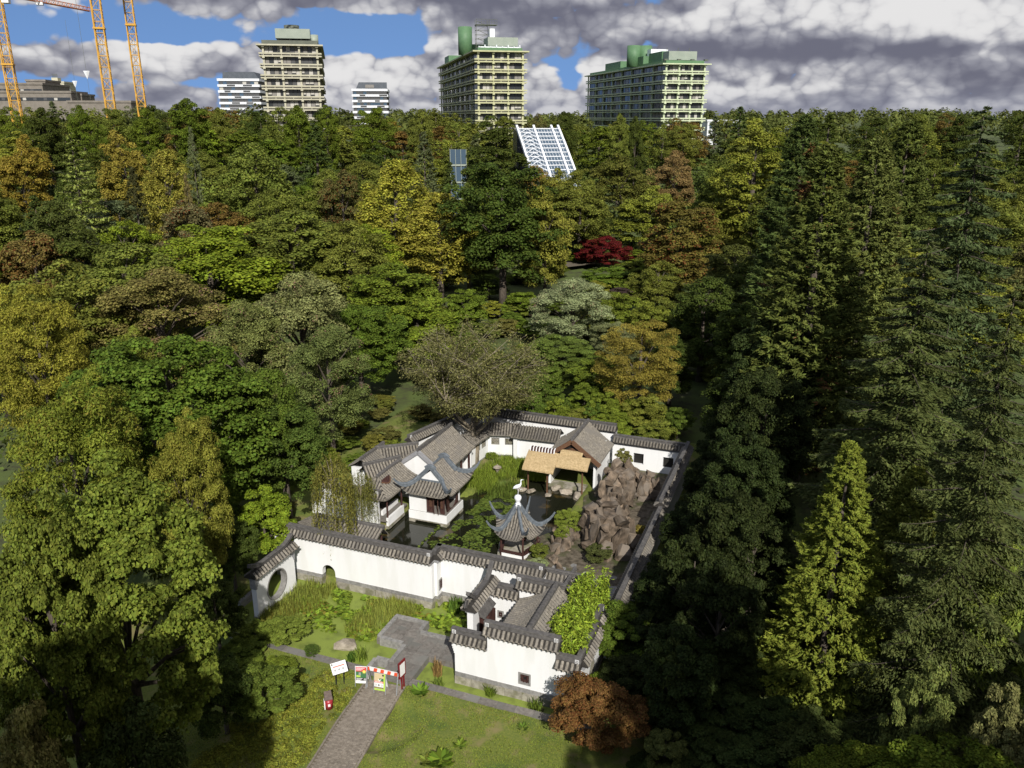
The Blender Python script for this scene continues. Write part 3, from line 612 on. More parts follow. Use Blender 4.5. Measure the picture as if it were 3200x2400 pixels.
# two white banded blocks
def banded(label, u0, u1, v_top, Y, nfl, seed, slope):
    rnd = random.Random(seed); p = aty(u0, v_top, Y); q = aty(u1, v_top, Y); W = (q.x-p.x); zb = terr(p.x, Y)-.5; H = p.z - zb; Lg = 40; fh = 3.55
    rt = thing('banded_building', label, 'building', (p.x, Y, zb), R(6), 'white banded office blocks')
    MB().box(.7, W-.7, .7, Lg-.7, 0, H-.5).build('facade_wall', MT['core_dark'], rt)
    for i in range(nfl):
        z = H - i*fh; b = MB()
        b.box(0, W, 0, .4, z-1.5, z); b.box(0, W, Lg-.4, Lg, z-1.5, z); b.box(0, .4, .4, Lg-.4, z-1.5, z); b.box(W-.4, W, .4, Lg-.4, z-1.5, z); b.build('white_band', MT['white_band'], rt)
        if i:
            for k in range(2):
                x = W*rnd.uniform(.08, .4) + k*W*.45; wd = W*rnd.uniform(.12, .22); g = MB()
                g.box(x, x+wd, -.06, -.02, z-1.2, z-.2); g.build('balcony_grille', MT['glass_grey'], rt)
        for k in range(10):
            bw = (W-1.8)/10; MB().box(.9+bw*k+.05, .9+bw*(k+1)-.05, .62, .69, z-fh+.1, z-1.6).build('window', MT['glass_grey'] if rnd.random() < .75 else (MT['blind'] if rnd.random() < .35 else MT['glass_blue']), rt)
    hh = 4.2
    MB().add([(W*.12,2,H),(W*.98,2,H),(W*.98,Lg-4,H),(W*.12,Lg-4,H),(W*(.12 if slope > 0 else .2),4,H+hh),(W*(.86 if slope > 0 else .98),4,H+hh),(W*.86,Lg-6,H+hh),(W*.2,Lg-6,H+hh)], [(3,2,1,0),(4,5,6,7),(0,1,5,4),(1,2,6,5),(2,3,7,6),(3,0,4,7)]).build('roof_storey', MT['roof_slate'], rt)
    if slope < 0: MB().box(W*.38, W*.62, 1.8, 3, H+.6, H+2.6).build('louvre', MT['blind2'], rt)
banded('white banded office block with sloping slate roof storey, partly behind the cream tower', 677, 806, 245, 560, 8, 1, 1)
banded('smaller white banded office block with a louvre in its slate roof storey', 1098, 1210, 277, 585, 8, 2, -1)
# brown concrete blocks and the pale house at the far left
def block(name, label, u0, u1, vt, Y, depth, mat, rz=0, bands=0, group=None):
    p = aty(u0, vt, Y); q = aty(u1, vt, Y); W = q.x-p.x; zb = terr(p.x, Y)-.5; H = p.z-zb
    rt = thing(name, label, 'building', (p.x, Y, zb), rz, group)
    MB().box(0, W, 0, depth, 0, H-1.0).build('wall', mat, rt); MB().box(-.4, W+.4, -.4, depth+.4, H-1.0, H).build('roof_edge', mat, rt)
    for i in range(bands):
        z = H - 3.2 - i*4.0
        MB().box(.6, W-.6, -.14, .02, z-1.6, z).build('window_band', MT['glass_dark'], rt)
        for k in range(int(W//5)): MB().box(1.2+k*5, 2.8+k*5, -.2, -.15, z-1.4, z-.2).build('window', MT['glass_grey'] if k % 3 else MT['blind'], rt)
    return rt, W, H
block('concrete_block', 'brown concrete block behind the crane at the left edge', -40, 120, 333-75, 470, 40, MT['concrete_grey'], R(8), 3)
block('concrete_block', 'low stepped concrete block with overhanging top storey', -40, 205, 283, 440, 24, MT['concrete_grey'], R(8), 1)
block('concrete_tower', 'square concrete tower rising from the stepped blocks', 80, 136, 248, 480, 22, MT['concrete_grey'], R(8))
block('concrete_block', 'flat brown concrete block right of the stepped one', 118, 246, 292, 455, 20, MT['concrete_grey'], R(8), 1)
block('concrete_hall', 'long low grey concrete hall behind the cranes', 210, 402, 314, 430, 18, MT['concrete_grey'], R(4))
rt, W, H = block('cream_house', 'cream apartment house with stepped balconies and roof antennas', 138, 196, 254, 620, 20, MT['concrete_cream'], R(6), 2)
MB().box(-.4*0+W*.55, W*1.3, -5, -.5, 0, H-5).build('balcony_wing', MT['white_band'], rt); MB().box(W*.3, W*.62, 3, 9, H, H+2.6).build('roof_hut', MT['concrete_cream'], rt)
an = MB(); [an.bar((W*(.34+.06*k), 4, H+2.6), (W*(.34+.06*k), 4, H+5.2), .25) for k in range(5)]; an.build('antenna', MT['metal_olive'], rt)
rt, W, H = block('white_hall', 'flat white hall on the crest right of the long green tower', 2212, 2318, 374, 470, 30, MT['white_band'], R(6)); 
for k in range(8): MB().box(W*(.06+.115*k), W*(.06+.115*k+.08), -.12, .02, H-4.6, H-1.6).build('window', MT['glass_blue'], rt)
rt, W, H = block('white_house', 'small bright white house among the right-hand trees', 2518, 2552, 398, 330, 14, MT['white_band'], R(-6)); MB().box(-5.5, -.2, 1, 10, 0, H-.6).build('grey_wing', MT['concrete_grey'], rt)
b = MB(); b.extr([(-5.8, H-.6), (-5.4, H+.6), (-4, H+1.1), (-1.4, H+.9), (-.2, H+.3), (-.2, H-.6)], 'y', .8, 10.2); b.build('curved_roof', MT['white_band'], rt)
# ------------------------------------------------------------------ glasshouses
def glasshouse():
    Y1, z1 = 232.0, None
    p = aty(1616, 403, 232); q = aty(1748, 404, 232); W = (q-p).length; zt = p.z; zb = terr(14, 215)-.3
    rt = thing('glasshouse', 'steep white-framed glasshouse roof rising between the trees', 'greenhouse', (p.x, 232, zb), AX*.9); H = zt-zb
    run, drop = 27.0, 15.0                                            # slope towards the viewer
    def S(x, t, o=0): return (x, -run*t, H - drop*t*(.93+.07*t) + o)
    bays = [(0, W*.405), (W*.405, W*.835), (W*.835, W)]; rows = 15
    MB().box(0, W, -run, 6, 0, H-drop-.2).build('base_wall', MT['glass_grey'], rt); MB().box(0, W, .1, 6, H-drop, H-.4).build('back_wall', MT['glass_grey'], rt)
    for x0, x1 in bays:
        for r in range(rows):
            t0 = r/rows+.004; t1 = (r+1)/rows-.004; a, b2, c2, d2 = S(x0+.15, t0), S(x1-.15, t0), S(x1-.15, t1), S(x0+.15, t1)
            MB().add([a, b2, c2, d2, (a[0],a[1],a[2]-.06), (b2[0],b2[1],b2[2]-.06), (c2[0],c2[1],c2[2]-.06), (d2[0],d2[1],d2[2]-.06)], [(0,1,2,3),(7,6,5,4),(0,4,5,1),(1,5,6,2),(2,6,7,3),(3,7,4,0)]).build('glass_pane', MT['glass_blue'], rt)
    for x in (0, W*.405, W*.835, W):
        MB().sweep([S(x, -.03, .25), S(x, .33, .3), S(x, .66, .3), S(x, 1.0, .25)], [(-.27,-.35),(.27,-.35),(.27,.45),(-.27,.45)]).build('main_rafter', MT['white_metal'], rt)
    for r in range(rows+1):
        MB().bar(S(0, r/rows, .1), S(W, r/rows, .1), .2, .2).build('purlin', MT['white_metal'], rt)
        m = MB(); [m.bar(S(W*k/14, r/rows+.01, .02), S(W*k/14, min(1, (r+1)/rows-.01), .02), .07) for k in range(15)] if r < rows else None
        if r < rows: m.build('glazing_bars', MT['white_metal'], rt)
    for r in range(1, 11):
        x0, x1 = bays[0]; xm = (x0+x1)/2; m = MB(); m.bar(S(x0+.3, r/rows+.03, .35), S(xm, r/rows-.02, .75), .14); m.bar(S(xm, r/rows-.02, .75), S(x1-.3, r/rows+.03, .35), .14); m.build('chevron_brace', MT['white_metal'], rt)
glasshouse()
def glasshouse2():
    p = aty(1406, 466, 190); q = aty(1456, 466, 190); W = q.x-p.x; zb = terr(p.x, 190)-.2; H = p.z-zb
    rt = thing('glasshouse', 'lower glasshouse half hidden by the dark conical tree', 'greenhouse', (p.x, 190, zb), AX*.5)
    for r in range(5):
        z = H - r*(H/5); MB().box(0, W, -r*.7, -r*.7+.08, z-H/5+.5, z-.1).build('glass_pane', MT['glass_blue'], rt); MB().box(-.1, W+.1, -r*.7-.25, -r*.7+.1, z-H/5+.05, z-H/5+.42).build('frame_rail', MT['metal_sage'], rt)
    for k in range(4): MB().bar((W*k/3, -.12, H), (W*k/3, -3.6, 0), .08).build('frame_post', MT['metal_sage'], rt)
    MB().box(0, W, .1, 8, 0, H-.3).build('back_wall', MT['glass_grey'], rt)
glasshouse2()
# ------------------------------------------------------------------ tower cranes
def crane(label, ub, vb, Y, ztop, jib=None, hooks=(), w=2.5):
    p = aty(ub, vb, Y); zb = terr(p.x, Y)-.3; H = ztop-zb
    rt = thing('tower_crane', label, 'crane', (p.x, Y, zb), R(18))
    h = w/2; step = w*1.25; n = int(H/step)
    for sx, sy in ((-h,-h),(h,-h),(h,h),(-h,h)): MB().bar((sx,sy,0), (sx,sy,H), .30).build('mast_chord', MT['crane'], rt)
    br = MB()
    for i in range(n):
        z0 = i*step; z1 = z0+step
        for k, (a, b2) in enumerate((((-h,-h),(h,-h)),((h,-h),(h,h)),((h,h),(-h,h)),((-h,h),(-h,-h)))):
            br.bar((*a, z1), (*b2, z1), .15); s = (i+k) % 2
            br.bar((*(a if s else b2), z0), (*(b2 if s else a), z1), .12); 
            if i % 2 == 0: br.bar((*(b2 if s else a), z0), (*(a if s else b2), z1), .09)
    br.build('mast_bracing', MT['crane'], rt)
    MB().box(-h-.35, h+.35, -h-.35, h+.35, H*.62, H*.62+.5).build('climbing_collar', MT['crane'], rt)
    ld = MB(); ld.bar((-.3, 0, 0), (-.3, 0, H), .08); ld.bar((.3, 0, 0), (.3, 0, H), .08); [ld.bar((-.3,0,z*1.2), (.3,0,z*1.2), .06) for z in range(int(H/1.2))]; ld.build('ladder', MT['metal_olive'], rt)
    MB().box(h+.2, h+2.0, -h-.2, h+.6, H-2.4, H).build('cab', MT['white_metal'], rt)
    if jib is not None:
        m3 = Matrix.Rotation(-R(18), 3, 'Z'); e = m3 @ (Vector(jib) - Vector((p.x, Y, 0))); e.z = H
        d = Vector((e.x, e.y, 0)).normalized(); s = d.cross(Vector((0,0,1))); L = Vector((e.x, e.y, 0)).length; jb = MB(); base = Vector((0,0,H))
        for t in (-.7, .7): jb.bar(base + s*t, base + s*t + d*L, .22)
        jb.bar(base + Vector((0,0,1.5)), base + d*L + Vector((0,0,1.1)), .22)
        k = int(L/2)
        for i in range(k):
            q0 = base + d*(L*i/k); q1 = base + d*(L*(i+1)/k); qm = base + d*(L*(i+.5)/k) + Vector((0,0,1.4))
            for t in (-.7, .7): jb.bar(q0 + s*t, qm, .1); jb.bar(qm, q1 + s*t, .1)
            jb.bar(q0 - s*.7, q0 + s*.7, .08)
        jb.build('jib', MT['crane_red'], rt)
        MB().box(-1, 1, -1, 1, H-.9, H-.1).xf(Matrix.Translation(d*L*.42)).build('trolley', MT['white_metal'], rt)
        cj = MB(); [cj.bar(base + s*t, base + s*t - d*14, .22) for t in (-.7, .7)]; cj.box(-.1, .1, -.1, .1, H, H+8); cj.build('counter_jib', MT['crane_red'], rt); MB().box(-1.2, 1.2, -1.2, 1.2, H-2.2, H+.4).xf(Matrix.Translation(-d*12)).build('counterweight', MT['concrete_grey'], rt)
    return rt
crane('yellow tower crane at the left edge with a red-orange jib reaching behind the next crane', 48, 330, 262, 64.0, at(285, 36, 64.0))
crane('yellow tower crane, middle one of the three masts', 345, 330, 262, 80.0, (-60, 330, 0))
crane('yellow tower crane with slimmer mast, nearest the white banded block', 441, 318, 285, 84.0, (-118, 250, 0))
def hook(label, u, v, Y, zt):
    p = aty(u, v, Y); rt = thing('crane_hook', label, 'hook', p, R(20), None)
    MB().bar((0,0,1.4), (0,0,zt-p.z), .07).build('hoist_rope', MT['metal_olive'], rt)
    MB().add([(-.9,0,1.5),(.9,0,1.5),(0,0,-.9),(0,.45,1.3),(0,-.45,1.3)], [(0,3,1,4),(0,2,3),(3,2,1),(1,2,4),(4,2,0)]).build('hook_block', MT['white_metal'], rt)
    MB().bar((0,0,-.8), (0,0,-6.5), .06).build('lifting_chain', MT['metal_olive'], rt)
hook('larger white hook block hanging beside the middle crane mast', 272, 238, 262, 80.0)
hook('smaller white hook block hanging left of the larger one', 235, 266, 330, 64.0)
# ------------------------------------------------------------------ walls with tiled coping
PITCHT = .27
def tile_mesh():
    """one row of the coping: barrel tiles down the slope with a round end disc and the drip plate beside it"""
    m = MB(); r = .082; y0, z0, y1, z1 = -.36, .0, -.06, .33; n = 6; segs = 3
    d = Vector((0, y1-y0, z1-z0)).normalized(); up = Vector((1,0,0)).cross(d).normalized()
    for s in range(segs):
        t0 = s/segs; t1 = (s+1)/segs + .04
        a = Vector((0, y0, z0)).lerp(Vector((0, y1, z1)), t0); b = Vector((0, y0, z0)).lerp(Vector((0, y1, z1)), t1)
        ra, rb = r*1.12, r*.92; ring = []
        for c, rr in ((a, ra), (b, rb)):
            for k in range(n+1):
                th = math.pi*k/n; ring.append(c + Vector((math.cos(th)*rr, 0, 0)) + up*(math.sin(th)*rr))
        m.add(ring, [(k, k+1, n+2+k, n+1+k) for k in range(n)] + [tuple(range(n+1))])
    a = Vector((0, y0-.012, z0)); disc = [a + Vector((math.cos(2*math.pi*k/10)*r*1.1, 0, 0)) + up*(math.sin(2*math.pi*k/10)*r*1.1) for k in range(10)]
    m.add(disc, [tuple(range(10))])
    x = PITCHT/2; w = .075                                             # drip plate in the valley
    m.add([(x-w, y0+.02, z0+.02), (x+w, y0+.02, z0+.02), (x+w*.7, y0-.01, z0-.06), (x, y0-.015, z0-.11), (x-w*.7, y0-.01, z0-.06)], [(0,1,2,3,4)])
    return m
TILE = tile_mesh().mesh('tile', MT['tile']); TILE.polygons.foreach_set('use_smooth', [False]*len(TILE.polygons))
def meander(rt, x, y, z, s=.22):
    MB().box(x-s/2, x+s/2, y-.012, y, z, z+s).build('white_motif_plate', MT['plaster'], rt)
    m = MB(); k = s/7
    for (i0, i1, j0, j1) in ((1,6,5,6),(5,6,1,5),(1,5,1,2),(1,2,2,4),(2,4,3,4)): m.box(x-s/2+i0*k, x-s/2+i1*k, y-.02, y-.012, z+j0*k, z+j1*k)
    m.build('meander_motif', MT['tile_dark'], rt)
def segment(rt, x0, x1, ze, zb=.75, t=.36, y=0.0, tiles=True, ends=(0, 0), motif=(False, False), lift=(0, 0), wall=True, openings=(), ridge=.30, both=True):
    """one straight run of white wall and coping on local x, front towards -y; openings: (x0, x1, z0, z1) or ('arch', x0, x1, z0, zs, top)"""
    L = x1-x0; h = t/2
    if wall:
        xs = [x0]; 
        for o in sorted(openings): xs += [o[0], o[1]]
        xs.append(x1); m = MB()
        for i in range(0, len(xs), 2):
            if xs[i+1]-xs[i] > .01: m.box(xs[i], xs[i+1], y-h, y+h, zb, ze)
        for o in openings:
            if o[2] > zb: m.box(o[0], o[1], y-h, y+h, zb, o[2])
            m.box(o[0], o[1], y-h, y+h, o[3], ze)
        m.build('white_wall', MT['plaster'], rt)
    m = MB().box(x0-ends[0]*.05, x1+ends[1]*.05, y-h-.09, y+h+.09, ze-.14, ze-.03); m.box(x0-ends[0]*.1, x1+ends[1]*.1, y-h-.15, y+h+.15, ze-.03, ze+.05); m.build('eave_course', MT['eave_grey'], rt)
    e0 = x0-ends[0]*.22; e1 = x1+ends[1]*.22; o = h+.30
    m = MB(); m.extr([(y-o, ze+.05), (y-o, ze+.09), (y-.08, ze+.44), (y+.08, ze+.44), (y+o, ze+.09), (y+o, ze+.05)], 'x', e0, e1); m.build('tile_bed', MT['tile_bed'], rt)
    n = max(1, int(round((e1-e0)/PITCHT))); p = (e1-e0)/n; bk = MB()
    for k in range(n):
        x = e0 + p*(k+.5)
        if tiles: inst('tile', TILE, rt, (x, y-o+.34, ze+.10+random.uniform(-.006, .006)), (random.uniform(-.02, .02), 0, random.uniform(-.03, .03)), (p/PITCHT*random.uniform(.95, 1.04), 1, 1))
        elif k % 1 == 0: bk.tube([(x, y-o-.02, ze+.10), (x, y-.07, ze+.45)], [.088, .08], 6)
        if both: bk.tube([(x, y+o+.02, ze+.10), (x, y+.07, ze+.45)], [.088, .08], 6)
    if bk.v: bk.build('rear_tiles' if tiles else 'tiles', MT['tile'], rt, kind='stuff')
    def zl(u): return ze + .42 + lift[0]*max(0, 1-u/.30)**2 + lift[1]*max(0, 1-(1-u)/.30)**2
    path = [(e0 + (e1-e0)*u - (.12*lift[0] if u == 0 else 0) + (.12*lift[1] if u == 1 else 0), y, zl(u)) for u in [i/16 for i in range(17)]]
    MB().sweep(path, [(-.11,0),(.11,0),(.11,ridge*.75),(.15,ridge*.78),(.15,ridge),(-.15,ridge),(-.15,ridge*.78),(-.11,ridge*.75)]).build('ridge', MT['tile_dark'], rt)
    for i, xx in ((0, e0+.2), (1, e1-.2)):
        if motif[i]: meander(rt, xx, y-.155, zl(i)+.03)
BLK = {}
def stone_base(rt, x0, x1, y=0.0, t=.36, zt=.75, proud=.05, deep=-.45):
    h = t/2+proud; n = max(1, int(round((x1-x0)/.62))); p = (x1-x0)/n
    for k in range(n):
        key = (round(p, 3), h, 'u')
        if key not in BLK: BLK[key] = MB().box(.006, p-.006, -h, h, 0, .25).mesh('stone_block', MT['stone_grey'])
        inst('stone_block', BLK[key], rt, (x0+p*k, y+random.uniform(-.008, .008), zt-.25))
    n = max(1, int(round((x1-x0)/1.0))); p = (x1-x0)/n
    for k in range(n):
        key = (round(p, 3), h, 'l')
        if key not in BLK: BLK[key] = MB().box(.005, p-.005, -h-.05, h+.05, deep, zt-.256).mesh('plinth_block', MT['stone_pale'])
        inst('plinth_block', BLK[key], rt, (x0+p*k, y+random.uniform(-.01, .01), 0))
def lattice(rt, x, z, w, h, y, frame=.09, style=0, dep=.12, mat=None, back=True):
    fr = MB(); fr.box(x, x+w, y-dep, y+dep, z, z+frame); fr.box(x, x+w, y-dep, y+dep, z+h-frame, z+h); fr.box(x, x+frame, y-dep, y+dep, z+frame, z+h-frame); fr.box(x+w-frame, x+w, y-dep, y+dep, z+frame, z+h-frame)
    fo = fr.build('window_frame', mat or MT['stone_grey'], rt); m = MB(); b = .028; X0, X1, Z0, Z1 = x+frame, x+w-frame, z+frame, z+h-frame; W_, H_ = X1-X0, Z1-Z0
    if style == 0:
        for q in (.12, .26): 
            m.box(X0+q*W_, X1-q*W_, y-.03, y+.03, Z0+q*H_-b, Z0+q*H_+b); m.box(X0+q*W_, X1-q*W_, y-.03, y+.03, Z1-q*H_-b, Z1-q*H_+b); m.box(X0+q*W_-b, X0+q*W_+b, y-.03, y+.03, Z0+q*H_, Z1-q*H_); m.box(X1-q*W_-b, X1-q*W_+b, y-.03, y+.03, Z0+q*H_, Z1-q*H_)
        for c in (.33, .67): m.box(X0+c*W_-b, X0+c*W_+b, y-.03, y+.03, Z0, Z0+.26*H_); m.box(X0+c*W_-b, X0+c*W_+b, y-.03, y+.03, Z1-.26*H_, Z1); m.box(X0, X0+.26*W_, y-.03, y+.03, Z0+c*H_-b, Z0+c*H_+b); m.box(X1-.26*W_, X1, y-.03, y+.03, Z0+c*H_-b, Z0+c*H_+b)
        mm = MT['wood_red']
    else:
        for i in range(5):
            for j in range(4):
                cx = X0 + W_*(i+.5*(j % 2))/4.5; cz = Z0 + H_*(j+.5)/4; rr = min(W_, H_)*.13
                for k in range(6):
                    a0 = math.pi/3*k; a1 = a0+math.pi/3; p = (cx+math.cos(a0)*rr, y, cz+math.sin(a0)*rr); q = (cx+math.cos(a1)*rr, y, cz+math.sin(a1)*rr)
                    if all(X0-.01 <= v[0] <= X1+.01 and Z0-.01 <= v[2] <= Z1+.01 for v in (p, q)): m.bar(p, q, .035, .05, (0,1,0))
        mm = MT['stone_pale']
    pa = fo if rt.parent is None else rt
    m.build('lattice', mm, pa)
    if back: MB().box(X0, X1, y+dep-.02, y+dep+.01, Z0, Z1).build('dark_opening', MT['dark'], pa)

# main front wall: long run, short return, second run
w = gthing('garden_wall', 'long white front garden wall with tiled coping, a kink and a small arched water passage', 'wall', -16.2, 6.0)
XA = 16.2-4.35
arch0, arch1 = 16.2-12.55, 16.2-11.55
segment(w, 0, XA, 3.3, openings=((arch0, arch1, .75, 1.55),), motif=(False, True), ends=(0, 0))
stone_base(w, 0, arch0-.05); stone_base(w, arch1+.05, XA)
m = MB(); n = 14; cx = (arch0+arch1)/2; rr = (arch1-arch0)/2                       # rounded head of the passage
for s in (-1, 1):
    pts = [(cx+s*rr, 1.56)] + [(cx+s*rr*math.cos(math.pi/2*k/7), 1.02+.53*math.sin(math.pi/2*k/7)) for k in range(8)]
    m.extr(pts if s < 0 else pts[::-1], 'y', -.178, .178)
m.build('arch_head', MT['plaster'], w)
w2 = bpy.data.objects.new('wall_return', None); link(w2, w); w2.location = (XA, 0, 0); w2.rotation_euler = (0, 0, R(90))
def as_child(o): return o
segment(w2, .18, 1.18, 3.3, ends=(0, 0)); stone_base(w2, .23, 1.23)
lattice(w2, .40, 1.05, .55, .75, -.19, style=0, dep=.03, back=True)
w3 = bpy.data.objects.new('wall_run', None); link(w3, w); w3.location = (XA-.18, 1.0, 0)
segment(w3, 0, 7.3, 3.3, motif=(False, True)); stone_base(w3, 0, 4.2)
# moon gate wall
mg = gthing('moon_gate_wall', 'free-standing white wall with round moon opening and upswept tiled coping', 'wall', -14.2, .9, 0, R(90))
def moon_wall():
    L, ze, t = 3.95, 2.9, .36; h = t/2; cx, cz, r = 2.0, 1.38, .95; n = 40; zb = .12
    ring = [(cx+r*math.cos(2*math.pi*k/n), cz+r*math.sin(2*math.pi*k/n)) for k in range(n)]
    m = MB()
    def outer(px, pz):
        dx, dz = px-cx, pz-cz; s = 1e9
        if dx > 1e-6: s = min(s, (L-cx)/dx)
        if dx < -1e-6: s = min(s, (0-cx)/dx)
        if dz > 1e-6: s = min(s, (ze-cz)/dz)
        if dz < -1e-6: s = min(s, (zb-cz)/dz)
        return cx+dx*s, cz+dz*s
    O = [outer(*p) for p in ring]
    for yy, flip in ((-h, False), (h, True)):
        V = [(p[0], yy, p[1]) for p in ring] + [(p[0], yy, p[1]) for p in O]
        m.add(V, [(k, (k+1) % n, n+(k+1) % n, n+k) for k in range(n)])
        for c in ((0, ze), (L, ze), (0, zb), (L, zb)):                 # square corners
            k = min(range(n), key=lambda k: (O[k][0]-c[0])**2 + (O[k][1]-c[1])**2)
            for q in ((k-1) % n, (k+1) % n):
                if (O[q][0]-c[0])*(O[k][0]-c[0]) < 0 or True: m.add([(O[k][0], yy, O[k][1]), (c[0], yy, c[1]), (O[q][0], yy, O[q][1])], [(0,1,2)])
    m.box(-.002, .002, -h, h, zb, ze); m.box(L-.002, L+.002, -h, h, zb, ze)
    m.build('white_wall', MT['plaster'], mg)
    fr = MB(); V = []; prof = ((1.0, -h-.03), (1.0, h+.03), (1.09, h+.03), (1.09, -h-.03))
    for k in range(n):
        a = 2*math.pi*k/n
        for f, yy in prof: V.append((cx+r*f*math.cos(a), yy, cz+r*f*math.sin(a)))
    fr.add(V, [(k*4+j, ((k+1) % n)*4+j, ((k+1) % n)*4+(j+1) % 4, k*4+(j+1) % 4) for k in range(n) for j in range(4)]); fr.build('round_frame', MT['stone_grey'], mg)
    st = MB().box(0, L, -h-.06, h+.06, -.4, .13); st.build('stone_plinth', MT['stone_grey'], mg)
    segment(mg, 0, L, ze, wall=False, ends=(1, 1), lift=(.42, .42), ridge=.22)
    for s, xx in ((1, 0), (-1, L)):                                     # stepped corbels under the coping ends
        m = MB()
        for i, (wd, z0, z1) in enumerate(((.34, ze-.30, ze-.145), (.24, ze-.46, ze-.30), (.15, ze-.62, ze-.46), (.08, ze-.78, ze-.62))): m.box(min(xx-s*.06, xx+s*wd), max(xx-s*.06, xx+s*wd), -h-.04, h+.04, z0, z1)
        m.build('corbel', MT['eave_grey'], mg)
    bd = MB().box(.5, 3.2, h+1.4, h+1.7, -.45, .5); bd.build('stepping_slab', MT['stone_grey'], mg)
moon_wall()
# entrance court
fw = gthing('court_wall', 'white front wall of the entrance court with three stepped coping heights and a square lattice window', 'wall', 0, 0)
segment(fw, 0, 1.95, 2.72, ends=(1, 0), motif=(True, False)); segment(fw, 1.952, 5.80, 3.62, ends=(1, 1), motif=(True, True), openings=((3.75, 4.45, .98, 1.72),)); segment(fw, 5.802, 6.95, 2.62, ends=(0, 1), motif=(False, True))
stone_base(fw, 0, 6.95); lattice(fw, 3.75, .98, .70, .74, -.10, style=0, dep=.11)
m = MB(); [m.box(-.16+.04*i, .02, -.2, .2, 2.35-.14*i, 2.47-.14*i) for i in range(4)]; m.box(-.14, .0, -.19, .19, 2.46, 2.6); m.build('corbel', MT['plaster'], fw)
rw = gthing('court_side_wall', 'white outer side wall of the entrance court with a diamond window', 'wall', 7.0, .18, 0, R(90))
segment(rw, 0, 3.4, 2.62, ends=(0, 0)); segment(rw, 3.402, 4.2, 3.05, ends=(1, 1), motif=(False, True)); stone_base(rw, 0, 4.2)
m = MB(); m.extr([(1.35, 1.35), (1.9, 2.1), (2.45, 1.35), (1.9, .6)], 'y', -.21, -.10); m.build('diamond_window_frame', MT['stone_grey'], rw); MB().extr([(1.5, 1.35), (1.9, 1.92), (2.3, 1.35), (1.9, .78)], 'y', -.225, -.2).build('diamond_window', MT['stone_pale'], rw)
gt = gthing('gate_wall', 'white gate wall with upswept ridge and dark red doorway facing the terrace', 'wall', 0, 1.95, 0, R(90))
segment(gt, 0, 3.15, 3.3, zb=.35, openings=((.95, 2.15, .35, 2.45),), ends=(1, 1), lift=(.75, .85), ridge=.2)
MB().box(-.02, 3.17, -.24, .24, -.4, .36).build('stone_sill', MT['stone_grey'], gt)
m = MB(); m.box(.88, .98, -.26, .26, .36, 2.5); m.box(2.12, 2.22, -.26, .26, .36, 2.5); m.box(.88, 2.22, -.26, .26, 2.42, 2.55); m.build('door_frame', MT['wood_red'], gt)
for x, a in ((.98, 75), (2.12, 105)): MB().box(0, .56, -.03, .03, .38, 2.42).build('door_leaf', MT['wood_red'], gt, loc=(x, -.2, 0), rz=R(-a))
MB().extr([(-.30, 2.5), (-.62, 2.42), (-.62, 2.48), (-.2, 2.82)], 'x', .7, 2.4).build('door_canopy', MT['tile_dark'], gt)
m = MB(); m.add([(-.45,-.03,3.72),(-.75,-.03,3.9),(-.5,-.03,4.25),(-.2,-.03,4.1),(-.45,.03,3.72),(-.75,.03,3.9),(-.5,.03,4.25),(-.2,.03,4.1)], [(0,1,2,3),(7,6,5,4),(0,4,5,1),(1,5,6,2),(2,6,7,3),(3,7,4,0)]); m.build('ridge_ornament', MT['tile_dark'], gt)
bw = gthing('court_rear_wall', 'white rear wall of the entrance court with low and high tiled runs', 'wall', .18, 5.0)
segment(bw, 0, 1.75, 2.75, zb=.3); segment(bw, 1.752, 4.6, 3.55, zb=.3, ends=(1, 0), motif=(True, False)); MB().box(0, 4.6, -.21, .21, -.4, .31).build('stone_plinth', MT['stone_grey'], bw)
lattice(bw, .35, 1.2, .4, .5, -.19, style=0, dep=.03)
# perimeter walls
pr = gthing('perimeter_wall', 'long right-hand perimeter wall running back along the dark lane', 'wall', 7.45, 4.4, 0, R(90))
segment(pr, 0, 15.2, 2.35, tiles=False, zb=.3); segment(pr, 15.202, 27, 2.9, tiles=False, zb=.3, ends=(1, 0)); MB().box(0, 27, -.2, .2, -.3, .31).build('stone_plinth', MT['stone_grey'], pr)
fr_ = gthing('far_right_wall', 'white back wall right of the rockery with two dark square windows', 'wall', .9, 31.3)
segment(fr_, 0, 6.5, 2.7, tiles=False, zb=.4, openings=((1.9, 2.8, .95, 1.95), (4.5, 5.4, .95, 1.95))); MB().box(0, 6.5, -.2, .2, -.3, .41).build('stone_plinth', MT['stone_grey'], fr_)
for x in (1.9, 4.5): MB().box(x+.02, x+.88, .05, .12, .97, 1.93).build('dark_window', MT['dark'], fr_)
fl = gthing('far_wall', 'white far garden wall behind the back gallery', 'wall', -12.9, 32.0)
segment(fl, 0, 13.9, 3.4, tiles=False, zb=.3); MB().box(0, 13.9, -.2, .2, -.3, .31).build('stone_plinth', MT['stone_grey'], fl)
p0, p1 = Vector((-15.1, 23.4, 0)), Vector((-12.95, 31.85, 0))
lb = gthing('left_rear_wall', 'white slanting wall closing the garden at its left rear', 'wall', p0.x, p0.y, 0, math.atan2(p1.y-p0.y, p1.x-p0.x)); segment(lb, 0, (p1-p0).length, 3.3, tiles=False, zb=.3, motif=(True, False), ends=(1, 0)); MB().box(0, 8.6, -.2, .2, -.3, .31).build('stone_plinth', MT['stone_grey'], lb)

